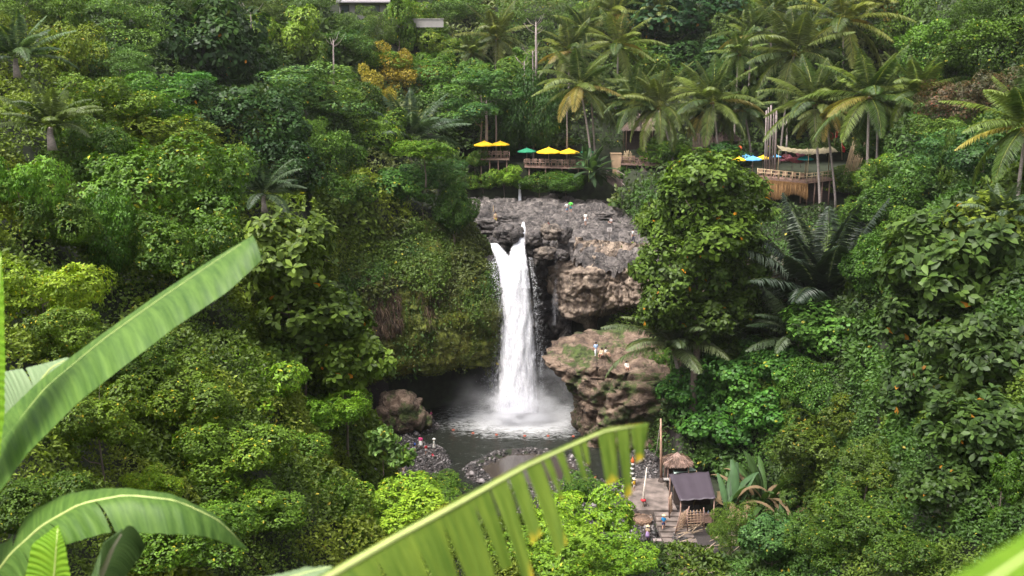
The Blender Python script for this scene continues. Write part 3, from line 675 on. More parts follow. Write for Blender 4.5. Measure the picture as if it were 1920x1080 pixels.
# mist thrown up where the fall lands
def mist(loc, size, dens, seed):
    bm = bmesh.new(); bmesh.ops.create_icosphere(bm, subdivisions=3, radius=1.0); me = bpy.data.meshes.new('spray_mist'); bm.to_mesh(me); bm.free()
    o = link('spray_mist', me); o.location = loc; o.scale = size
    m = bpy.data.materials.new('mist'); m.use_nodes = True; nt = m.node_tree; N = nt.nodes; L = nt.links
    N.remove(N['Principled BSDF']); pv = N.new('ShaderNodeVolumePrincipled'); pv.inputs['Color'].default_value = (.97, .97, 1, 1); pv.inputs['Anisotropy'].default_value = 0.1
    tc = N.new('ShaderNodeTexCoord'); ln = N.new('ShaderNodeVectorMath'); ln.operation = 'LENGTH'; L.new(tc.outputs['Object'], ln.inputs[0])
    mr = N.new('ShaderNodeMapRange'); mr.interpolation_type = 'SMOOTHSTEP'; mr.inputs['From Min'].default_value = 1.0; mr.inputs['From Max'].default_value = .15; L.new(ln.outputs['Value'], mr.inputs[0])
    no = N.new('ShaderNodeTexNoise'); no.inputs['Scale'].default_value = 3.0; no.inputs['Detail'].default_value = 7
    mp = N.new('ShaderNodeMapping'); mp.inputs['Location'].default_value = (seed * 3.1, 0, 0); L.new(tc.outputs['Object'], mp.inputs[0]); L.new(mp.outputs[0], no.inputs['Vector'])
    m2 = N.new('ShaderNodeMapRange'); m2.inputs['From Min'].default_value = .43; m2.inputs['From Max'].default_value = .66; L.new(no.outputs['Fac'], m2.inputs[0])
    mu = N.new('ShaderNodeMath'); mu.operation = 'MULTIPLY'; L.new(mr.outputs[0], mu.inputs[0]); L.new(m2.outputs[0], mu.inputs[1])
    m3 = N.new('ShaderNodeMath'); m3.operation = 'MULTIPLY'; m3.inputs[1].default_value = dens; L.new(mu.outputs[0], m3.inputs[0]); L.new(m3.outputs[0], pv.inputs['Density'])
    L.new(pv.outputs[0], N['Material Output'].inputs['Volume']); me.materials.append(m)
    return tag(o, ['white spray boiling up at the foot of the main waterfall', 'thin pale mist drifting over the pool round the fall'][seed - 1], 'mist', kind='stuff')
mist(at(972, 775, 117.5), (6.6, 3.5, 3.6), 2.0, 1)
mist(at(990, 752, 118.5), (12, 6.5, 6.0), 0.24, 2)
# ================================================================ LEAVES
def nrm(v): return v / (np.linalg.norm(v, axis=-1, keepdims=True) + 1e-9)
def leaf_mesh(name, P, D, Nn, Ln, Wd, Cl, mat, big=False, curl=0.12):
    """one small folded blade per point: P base, D direction, Nn upper side, Ln length, Wd half width, Cl colour"""
    n = len(P); D = nrm(D); B_ = nrm(np.cross(D, Nn)); U = nrm(np.cross(B_, D))
    Ln = np.asarray(Ln)[:, None]; Wd = np.asarray(Wd)[:, None]
    if not big:
        V = np.stack([P, P + D * Ln * .45 + B_ * Wd + U * Wd * .35, P + D * Ln - U * Ln * curl, P + D * Ln * .45 - B_ * Wd + U * Wd * .35], 1)
        fc = np.array([(0, 1, 2), (0, 2, 3)]); k = 4; lt = 3
    else:
        V = np.stack([P, P + D * Ln * .35 + B_ * Wd * .75 + U * Wd * .28, P + D * Ln * .72 + B_ * Wd + U * (Wd * .30 - Ln * curl * .5), P + D * Ln - U * Ln * curl * 1.4,
                      P + D * Ln * .72 - B_ * Wd + U * (Wd * .30 - Ln * curl * .5), P + D * Ln * .35 - B_ * Wd * .75 + U * Wd * .28, P + D * Ln * .55 - U * Ln * curl * .25], 1)
        fc = np.array([(0, 1, 2, 6), (6, 2, 3, 4), (0, 6, 4, 5)]); k = 7; lt = 4
    Fc = (fc[None] + k * np.arange(n)[:, None, None]).reshape(-1)
    return raw_mesh(name, V.reshape(-1, 3), Fc, lt, mat, col=np.repeat(Cl, k, 0))
def lobed_points(n, lobes, rng, inner=0.12):
    """points with outward directions on a heap of lobes (centre, radii)"""
    lc = np.array([l[0] for l in lobes], float); lr = np.array([l[1] for l in lobes], float)
    area = (lr[:, 0] * lr[:, 1] + lr[:, 1] * lr[:, 2] + lr[:, 0] * lr[:, 2]); pr = area / area.sum()
    m = int(n * 3.2); k = rng.choice(len(lobes), m, p=pr)
    d = nrm(rng.normal(size=(m, 3))); P = lc[k] + d * lr[k] * (1 - rng.random(m)[:, None] ** 2 * .22); Nn = nrm(d / lr[k])
    keep = np.ones(m, bool)
    for i in range(len(lobes)):
        q = np.linalg.norm((P - lc[i]) / (lr[i] * .86), axis=1); keep &= ~((q < 1) & (k != i) & (rng.random(m) > inner))
    P, Nn, k = P[keep], Nn[keep], k[keep]
    return P[:n], Nn[:n], k[:n]
def make_lobes(rng, kind):
    L_ = []
    if kind == 'dome':
        L_ = [((0, 0, 0), (.72, .72, .62))]
        for i in range(26):
            a = rng.uniform(0, 6.28); e = math.asin(rng.uniform(-.25, 1)); r = rng.uniform(.20, .36)
            L_.append(((math.cos(a) * math.cos(e) * .74, math.sin(a) * math.cos(e) * .74, math.sin(e) * .62), (r, r, r * .8)))
    elif kind == 'tiers':       # flat layered sprays
        for i in range(20):
            z = rng.uniform(-.7, .75); q = math.sqrt(max(.1, 1 - z * z)) * rng.uniform(.3, .8); a = rng.uniform(0, 6.28); r = rng.uniform(.26, .42)
            L_.append(((math.cos(a) * q, math.sin(a) * q, z), (r, r, r * .42)))
    elif kind == 'heap':        # irregular mound, vine-grown
        for i in range(24):
            a = rng.uniform(0, 6.28); q = math.sqrt(rng.random()) * .78; r = rng.uniform(.20, .40)
            L_.append(((math.cos(a) * q, math.sin(a) * q, rng.uniform(-.55, .55) * (1 - q * .5) + .1), (r, r * rng.uniform(.8, 1.1), r * rng.uniform(.6, 1.0))))
    elif kind == 'loose':       # open, airy crown
        for i in range(30):
            d = rng.normal(size=3); d /= np.linalg.norm(d); q = rng.uniform(.35, .85); r = rng.uniform(.12, .26)
            L_.append(((d[0] * q, d[1] * q, d[2] * q * .85), (r * 1.2, r * 1.2, r * .7)))
    elif kind == 'column':
        for i in range(26):
            z = rng.uniform(-1.1, 1.0); q = .42 * math.sqrt(max(.05, 1 - (z * .8) ** 2)) * rng.uniform(.3, 1); a = rng.uniform(0, 6.28); r = rng.uniform(.17, .30)
            L_.append(((math.cos(a) * q, math.sin(a) * q, z), (r, r, r * .9)))
    return L_
def vary(rng, n, base, tip, amt=.28, yel=None, yp=0.0, grp=None):
    """a colour of its own for each leaf"""
    t = rng.random(n) ** 1.5
    if grp is not None: t = np.clip(t * .6 + .55 * grp, 0, 1)
    c = np.array(base)[None] * (1 - t)[:, None] + np.array(tip)[None] * t[:, None]
    c = c * (1 + amt * rng.normal(size=n).clip(-1.5, 1.8))[:, None]
    if yel is not None:
        m = rng.random(n) < yp; c[m] = np.array(yel) * rng.uniform(.6, 1.2, (m.sum(), 1))
    return np.clip(c, .004, .9)
DK, MD, LT, LIME, BLU, OLV, YEL, ORG, BRN = (.028, .050, .010), (.055, .100, .013), (.115, .185, .020), (.23, .30, .025), (.035, .085, .040), (.08, .11, .025), (.45, .36, .04), (.60, .22, .02), (.16, .10, .06)
PROTO = {}
def proto_crown(key, kind, n, ln, wd, base, tip, big=False, rosette=0, droop=.3, yel=YEL, yp=.01, seed=1, flat=(1, 1, 1), mat='leaf', amt=.28, inner=.12, up=.5):
    """crown mesh of unit radius; several per kind so that neighbours differ"""
    out = []
    for v in range(PROTO_VAR.get(key, 2)):
        rng = np.random.default_rng(seed * 100 + v)
        lobes = make_lobes(rng, kind)
        lt = rng.random(len(lobes)) ** 1.6
        if rosette:
            m = n // rosette
            C, O, k = lobed_points(m, lobes, rng, inner); O = nrm(O + np.array([0, 0, up]))
            C = np.repeat(C, rosette, 0); Oo = np.repeat(O, rosette, 0); k = np.repeat(k, rosette)
            t1 = nrm(np.cross(Oo, rng.normal(size=(len(C), 3)))); ph = rng.uniform(-.15, .15, len(C))
            el = rng.uniform(-.25, .85, len(C))[:, None]
            D = nrm(t1 * 1.0 + Oo * (el - droop)); Nn = nrm(Oo - D * (Oo * D).sum(-1, keepdims=True) + rng.normal(size=D.shape) * .1)
            P = C + D * ln * .08
        else:
            P, O, k = lobed_points(n, lobes, rng, inner)
            rnd = rng.normal(size=P.shape)
            D = nrm(O * .5 + rnd * .55 + np.array([0, 0, -droop])); Nn = nrm(O + np.array([0, 0, up]) + rng.normal(size=P.shape) * .35)
        nz = fbm(P[:, 0] * 1.7 + v * 9, P[:, 1] * 1.7 + seed, P[:, 2] * 1.7, 3, seed); P = P * (1 + .26 * nz)[:, None] * np.array([1.0 + .15 * math.sin(v * 2 + seed), 1, 1])
        s = rng.uniform(.65, 1.25, len(P))
        cl = vary(rng, len(P), base, tip, amt, yel, yp, lt[k])
        me = leaf_mesh('crown', P * np.array(flat), D, Nn, ln * s, wd * s, cl, M[mat], big=big)
        out.append(me)
    PROTO[key] = out
PROTO_VAR = {'broad': 3, 'bush': 3, 'fine': 3, 'vine': 3}
proto_crown('bush', 'heap', 14000, .062, .017, MD, LT, seed=1, yp=.02, rosette=4, droop=.25)
proto_crown('lime', 'heap', 9000, .085, .020, LT, LIME, seed=2, yp=.03, rosette=5, droop=.15)
proto_crown('vine', 'dome', 13000, .060, .022, MD, LT, seed=3, yp=.012, droop=.55)
proto_crown('broad', 'dome', 3400, .155, .038, (.045, .075, .016), (.12, .175, .028), big=True, rosette=7, droop=.12, seed=4, yel=ORG, yp=.003, mat='leaf_gloss')
proto_crown('fig', 'dome', 6500, .085, .024, (.018, .042, .013), (.05, .10, .02), big=True, rosette=5, droop=.2, seed=5, yel=ORG, yp=.003, mat='leaf_gloss')
proto_crown('tiered', 'tiers', 12000, .060, .018, (.04, .10, .03), LT, seed=6, yp=.004, rosette=4, droop=.1)
proto_crown('fine', 'loose', 15000, .045, .010, (.055, .105, .022), (.12, .19, .035), seed=7, yp=.004)
proto_crown('yellow', 'loose', 13000, .05, .013, (.20, .16, .02), (.48, .34, .04), seed=8, yp=.15)
proto_crown('column', 'column', 11000, .065, .018, MD, LT, seed=9, yp=.01, rosette=4, droop=.4)
proto_crown('willow', 'dome', 12000, .085, .012, (.04, .095, .02), (.09, .17, .03), seed=10, droop=1.0, yp=.005)
proto_crown('mulberry', 'dome', 7000, .085, .034, (.05, .115, .02), (.125, .215, .03), big=True, rosette=3, droop=.5, seed=11, yp=.01)
proto_crown('reddish', 'heap', 9000, .06, .018, (.06, .07, .03), (.16, .10, .05), seed=12, yp=.05, yel=(.25, .08, .04), rosette=3)

proto_crown('bigleaf', 'loose', 330, .46, .12, (.07, .13, .035), (.15, .24, .05), big=True, rosette=6, droop=.1, seed=14, yp=.02)
def limb_trunk(h, r, rng, spread, n=6, crooked=.08):
    """tapered trunk with limbs; base at z=0, limbs reach into a crown around z=h"""
    mb = MB(); pts = []; x = y = 0
    for i in range(7):
        t = i / 6; pts.append((x, y, t * h)); x += rng.uniform(-1, 1) * crooked * h * .3; y += rng.uniform(-1, 1) * crooked * h * .3
    mb.tube(pts, [r * (1.25 - .75 * i / 6) if i else r * 1.6 for i in range(7)], 8)
    for i in range(n):
        t = rng.uniform(.5, .97); k = min(5, int(t * 6)); b = Vector(pts[k]).lerp(Vector(pts[k + 1]), t * 6 - k)
        a = 6.28 * i / n + rng.uniform(-.4, .4); L_ = spread * rng.uniform(.5, .85)
        e = b + Vector((math.cos(a) * L_, math.sin(a) * L_, L_ * rng.uniform(.3, 1.0))); m_ = b.lerp(e, .5) + Vector((0, 0, -.08 * L_))
        rr = r * .5 * (1 - .4 * t); mb.tube([b, m_, e], [rr, rr * .7, rr * .25], 5)
    return mb
TRUNKS = {}
def trunk_mesh(key, h, r, spread, mat='bark'):
    if key not in TRUNKS:
        TRUNKS[key] = limb_trunk(h, r, np.random.default_rng(len(TRUNKS) + 5), spread).mesh('trunk', M[mat])
    return TRUNKS[key]
NAMES = {'bush': 'leafy_bush', 'lime': 'leafy_bush', 'vine': 'vine_covered_tree', 'broad': 'broadleaf_tree', 'fig': 'evergreen_tree', 'tiered': 'layered_tree', 'fine': 'feathery_tree', 'yellow': 'yellow_tree',
         'column': 'slender_tree', 'willow': 'drooping_tree', 'bigleaf': 'broadleaf_bush', 'mulberry': 'leafy_bush', 'reddish': 'reddish_bush'}
CATS = {'broadleaf_bush': 'bush', 'leafy_bush': 'bush', 'reddish_bush': 'bush'}
NPLANT = [0]
def plant(key, px, py, rpx, label, ry=None, Y=None, tint=(1, 1, 1), off=3.4, trunk=0.0, group=None, name=None, stem=0.0):
    """crown centred on a photograph pixel, standing on the slope that is seen there"""
    NPLANT[0] += 1; i = NPLANT[0]
    p = hit(px, py, off) if Y is None else at(px, py, Y)
    rr = rpx * ppm(p.y); rz_ = (ry if ry else rpx * .85) * ppm(p.y) / .85
    nm = name or NAMES[key]
    g = float(tz(p.x, p.y)); p2 = Vector((p.x, p.y + rr * .35, p.z))
    base = empty(nm, (p2.x, p2.y, max(min(float(tz(p2.x, p2.y)), p.z - rz_ * .3), p.z - max(2.2 * rz_, stem))), 0)
    h = p2.z - base.location.z
    me = PROTO[key][i % len(PROTO[key])]
    c = link('crown', me, base, (0, 0, h)); c.scale = (rr, rr, rz_); c.rotation_euler = (0, 0, i * 2.399)
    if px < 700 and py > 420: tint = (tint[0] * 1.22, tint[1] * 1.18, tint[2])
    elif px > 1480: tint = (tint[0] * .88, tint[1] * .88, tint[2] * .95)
    b = (0.84 + .32 * ((i * 7919) % 100) / 100)
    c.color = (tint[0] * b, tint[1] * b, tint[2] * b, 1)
    th = max(h, .6)
    t = link('trunk', trunk_mesh('t%d' % (i % 4), 1.0, .022, .5), base, (0, 0, -.3)); t.scale = (max(rr * 1.0, .6 + .3 * th), max(rr * 1.0, .6 + .3 * th), th + .3)
    return tag(base, label, CATS.get(nm, 'tree'), group)

# ---------------------------------------------------------------- ground cover scattered on surfaces
def surf_samples(V, Fc, n, wfun=None, rng=R):
    A, B_, C = V[Fc[:, 0]], V[Fc[:, 1]], V[Fc[:, 2]]; D_ = V[Fc[:, 3]]
    ar = np.linalg.norm(np.cross(C - A, D_ - B_), axis=1) * .5
    cen = (A + B_ + C + D_) / 4; nn = nrm(np.cross(C - A, D_ - B_))
    wt = ar * (wfun(cen, nn) if wfun else 1); wt = np.maximum(wt, 0); k = rng.choice(len(Fc), n, p=wt / wt.sum())
    u, v = rng.random(n)[:, None], rng.random(n)[:, None]
    P = (A[k] * (1 - u) + B_[k] * u) * (1 - v) + (D_[k] * (1 - u) + C[k] * u) * v
    return P, nn[k]
def domes(x, y, z, patch, seed):
    r = 0
    for q, a in ((1.0, .32), (.42, .17)):
        s = patch * q; f1 = voro(x / s, y / s, z / s, seed + int(q * 50))[0]
        r = r + a * patch * np.sqrt(np.clip(1 - (f1 / .85) ** 2, 0, 1))
    return r
def cover(name, label, P, Nn, size, palette, seed, patch=4.0, hang=.3, lift=.25, mat='leaf', wd=.30, yp=.004, bulge=1.0):
    rng = np.random.default_rng(seed); n = len(P)
    rid = voro(P[:, 0] / (patch * 1.6), P[:, 1] / (patch * 1.6), P[:, 2] / (patch * 1.6), seed)[2]
    rid2 = voro(P[:, 0] / (patch * .35), P[:, 1] / (patch * .35), P[:, 2] / (patch * .35), seed + 9)[2]
    h0 = domes(P[:, 0], P[:, 1], P[:, 2], patch, seed); e = .15 * patch / 3
    kp = rng.random(n) < np.clip((h0 - .07 * patch) / (.16 * patch), .0, 1); P, Nn, size, rid, rid2, h0 = P[kp], Nn[kp], size[kp], rid[kp], rid2[kp], h0[kp]; n = len(P)
    hx = (domes(P[:, 0] + e, P[:, 1], P[:, 2], patch, seed) - h0) / e; hy = (domes(P[:, 0], P[:, 1] + e, P[:, 2], patch, seed) - h0) / e; hz = (domes(P[:, 0], P[:, 1], P[:, 2] + e, patch, seed) - h0) / e
    G_ = np.stack([hx, hy, hz], -1).clip(-1.6, 1.6) * bulge; up = np.array([0, 0, 1])
    dirn = nrm(Nn * .8 + up * .5); Ng = nrm(Nn - G_ * .8)
    P = P + dirn * (h0 * bulge)[:, None] + rng.normal(size=P.shape) * (size * lift)[:, None]
    N2 = nrm(Ng + up * .25 + rng.normal(size=P.shape) * .38); D = nrm(rng.normal(size=P.shape) * .7 + Ng * .45 - up * hang)
    pal = np.array(palette); k = (rid * 0.999 * len(pal)).astype(int)
    t = np.clip(rng.random(n) * .6 + rid2 * .4, 0, 1)[:, None]
    c = pal[k, 0] * (1 - t) + pal[k, 1] * t; c = c * (1 + .16 * rng.normal(size=n).clip(-1.5, 2))[:, None]
    m = rng.random(n) < yp; c[m] = np.array(YEL) * rng.uniform(.5, 1.1, (m.sum(), 1)); c = np.clip(c, .004, .8)
    sp = _h(np.floor(rid * 9973), np.floor(rid * 331), np.floor(rid * 77), 5); s = size * rng.uniform(.6, 1.3, n) * (.72 + .75 * sp ** 1.5)
    me = leaf_mesh(name, P, D, N2, s, s * wd, c, M[mat]); return tag(link(name, me), label, 'undergrowth', kind='stuff')
TF = grid_faces(len(gx), len(gy)); TV = np.stack([GX, GY, GZ], -1).reshape(-1, 3)
cen = TV[TF].mean(1); uu = cen[:, 0] / np.maximum(cen[:, 1], 1); vv = (cen[:, 2] - CAMZ) / np.maximum(cen[:, 1], 1)
TF = TF[(cen[:, 1] > 9) & (cen[:, 1] < 270) & (np.abs(uu) < .66) & (vv < .12) & (vv > -.62) & (poly_sd(GORGE, cen[:, 0], cen[:, 1]) > np.where(cen[:, 1] < 96, 1.0, .3)) & (poly_sd(PLAT, cen[:, 0], cen[:, 1]) > -.5)]
# the terrace, its stairs and path on the near right stay clear of leaves
TERR = np.array([(13.2, 77), (11.0, 88), (11.2, 97.5), (21, 98), (21, 84), (18.5, 76)], float)
VILLA_P = np.array([(-38, 184), (-38, 204), (-14, 204), (-14, 184)], float)
CAFE = np.array([(-9, 157), (-9, 170), (26, 172), (58, 170), (58, 147), (28, 147), (26, 156), (14, 157)], float)
PAL_L = [((.045, .080, .011), (.15, .21, .020)), ((.07, .11, .013), (.22, .28, .028)), ((.035, .062, .011), (.11, .165, .018)), ((.07, .11, .016), (.20, .27, .028)), ((.08, .11, .013), (.20, .25, .026))]
PAL_R = [((.025, .055, .012), (.070, .14, .022)), ((.035, .08, .018), (.09, .18, .028)), ((.020, .042, .012), (.06, .10, .018)), ((.045, .08, .013), (.12, .18, .022))]
PAL_F = [((.022, .050, .012), (.065, .11, .022)), ((.035, .065, .016), (.09, .14, .034)), ((.022, .045, .012), (.06, .10, .022)), ((.06, .09, .025), (.15, .17, .05))]
def cover_region(name, label, n, sel, pal, seed, lsize, **k):
    f = TF[sel(TV[TF].mean(1))]
    P, Nn = surf_samples(TV, f, n, lambda c, nn: 1 / (np.hypot(c[:, 0], c[:, 1]) + 8) ** 1.7)
    keep = (poly_sd(TERR, P[:, 0], P[:, 1]) > .3) & (poly_sd(CAFE, P[:, 0], P[:, 1]) > .3) & (poly_sd(VILLA_P, P[:, 0], P[:, 1]) > 0); keep &= ~((P[:, 0] > -24) & (P[:, 0] < 0) & (P[:, 1] > 109) & (P[:, 1] < 131) & (P[:, 2] < 17)); P, Nn = P[keep], Nn[keep]
    D = np.hypot(P[:, 0], P[:, 1]); return cover(name, label, P, Nn, lsize(D), pal, seed, **k)
cover_region('undergrowth', 'yellow-green tangle of creepers and shrubs covering the left hillside', 300000, lambda c: (c[:, 0] < 0) & (c[:, 1] < 124), PAL_L, 61, lambda D: np.clip(.0050 * D, .11, .50), patch=4.2)
cover_region('undergrowth', 'dark green creepers and shrubs covering the right hillside', 270000, lambda c: (c[:, 0] >= 0) & (c[:, 1] < 150), PAL_R, 62, lambda D: np.clip(.0050 * D, .12, .5), patch=4.6)
cover_region('undergrowth', 'mixed far undergrowth between the trees on the slope behind the ledge', 190000, lambda c: ((c[:, 0] < 0) & (c[:, 1] >= 124)) | ((c[:, 0] >= 0) & (c[:, 1] >= 150)), PAL_F, 63, lambda D: np.clip(.0044 * D, .3, .85), patch=6.5)
# creepers hanging over the left cliff
Fl = grid_faces(V_CL.shape[0], V_CL.shape[1]); VL = V_CL.reshape(-1, 3)
def wl(c, nn):
    nz_ = fbm(c[:, 0] * .25, c[:, 1] * .25, c[:, 2] * .25, 3, 44)
    edge = 17.2 + 2.2 * vn(c[:, 0] * .22, 3.0) - 3.0 * sstep(-12, -24, c[:, 0]) - 3.5 * sstep(-7, -3, c[:, 0])
    return sstep(-1.0, 1.2, c[:, 2] - edge + 1.2 * nz_) + .05 * (nz_ > .05) * (c[:, 2] > 6.5)
P, Nn = surf_samples(VL, Fl, 60000, wl); Nn = np.where(Nn[:, 1:2] > 0, -Nn, Nn)
cover('hanging_creepers', 'dense green creepers hanging over the top of the mossy left cliff', P, Nn, R.uniform(.22, .4, len(P)), [((.03, .07, .014), (.08, .15, .022)), ((.045, .085, .014), (.11, .17, .024)), ((.04, .06, .014), (.10, .12, .024))], 64, patch=2.6, hang=.9, bulge=.8)
def wm(c, nn):
    nz_ = fbm(c[:, 0] * .3, c[:, 1] * .3, c[:, 2] * .5, 3, 45)
    return ((c[:, 2] > 6.6) & (c[:, 2] < 17)) * sstep(-.1, .5, nz_ + .35 * np.exp(-((c[:, 2] - 10) / 3.5) ** 2))
P, Nn = surf_samples(VL, Fl, 36000, wm); Nn = np.where(Nn[:, 1:2] > 0, -Nn, Nn)
cover('moss_tufts', 'yellow-green moss and small ferns on the bulging left cliff', P, Nn, R.uniform(.10, .22, len(P)), [((.05, .070, .008), (.14, .16, .016)), ((.035, .055, .008), (.10, .14, .016)), ((.055, .055, .01), (.15, .14, .02))], 65, patch=1.2, hang=.6, wd=.4, bulge=.4)
P, Nn = surf_samples(VL, Fl, 420, lambda c, nn: ((c[:, 2] > 14.5) & (c[:, 2] < 21)) * 1.0); Nn = np.where(Nn[:, 1:2] > 0, -Nn, Nn)
m_ = 26; ln_ = R.uniform(1.8, 5.5, len(P)); q = np.linspace(0, 1, m_); Pv = P[:, None] + Nn[:, None] * .9 - np.array([0, 0, 1.0]) * (ln_[:, None] * q)[..., None] + .06 * R.normal(size=(len(P), m_, 3)); Pv = Pv.reshape(-1, 3); n = len(Pv)
me = leaf_mesh('hanging_vines', Pv, nrm(R.normal(size=Pv.shape) * .6 + np.array([0, -.3, -1])), nrm(np.array([0, -1.0, .3]) + R.normal(size=Pv.shape) * .4), R.uniform(.16, .3, n), R.uniform(.05, .08, n), vary(R, n, (.035, .075, .014), (.10, .17, .025)), M['leaf'])
tag(link('hanging_vines', me), 'thin green vines hanging in strings down the left cliff', 'vines', kind='stuff')
# brown dead roots and dry hanging stems on the cliff
def dry(c, nn): return ((c[:, 2] > 13) & (c[:, 2] < 19)) * np.exp(-((c[:, 0] + 16) / 5) ** 2) * sstep(-.2, .5, fbm(c[:, 0] * .5, c[:, 1] * .5, c[:, 2] * .3, 3, 49))
P, Nn = surf_samples(VL, Fl, 9000, dry); Nn = np.where(Nn[:, 1:2] > 0, -Nn, Nn); n = len(P)
me = leaf_mesh('dry_roots', P + Nn * .3, nrm(Nn * .25 + R.normal(size=P.shape) * .25 + np.array([0, 0, -1])), Nn, R.uniform(.5, 1.6, n), np.full(n, .03), vary(R, n, (.07, .045, .03), (.22, .15, .10)), M['leaf'])
tag(link('dry_roots', me), 'brown dry roots and dead stems hanging on the left cliff', 'roots', kind='stuff')
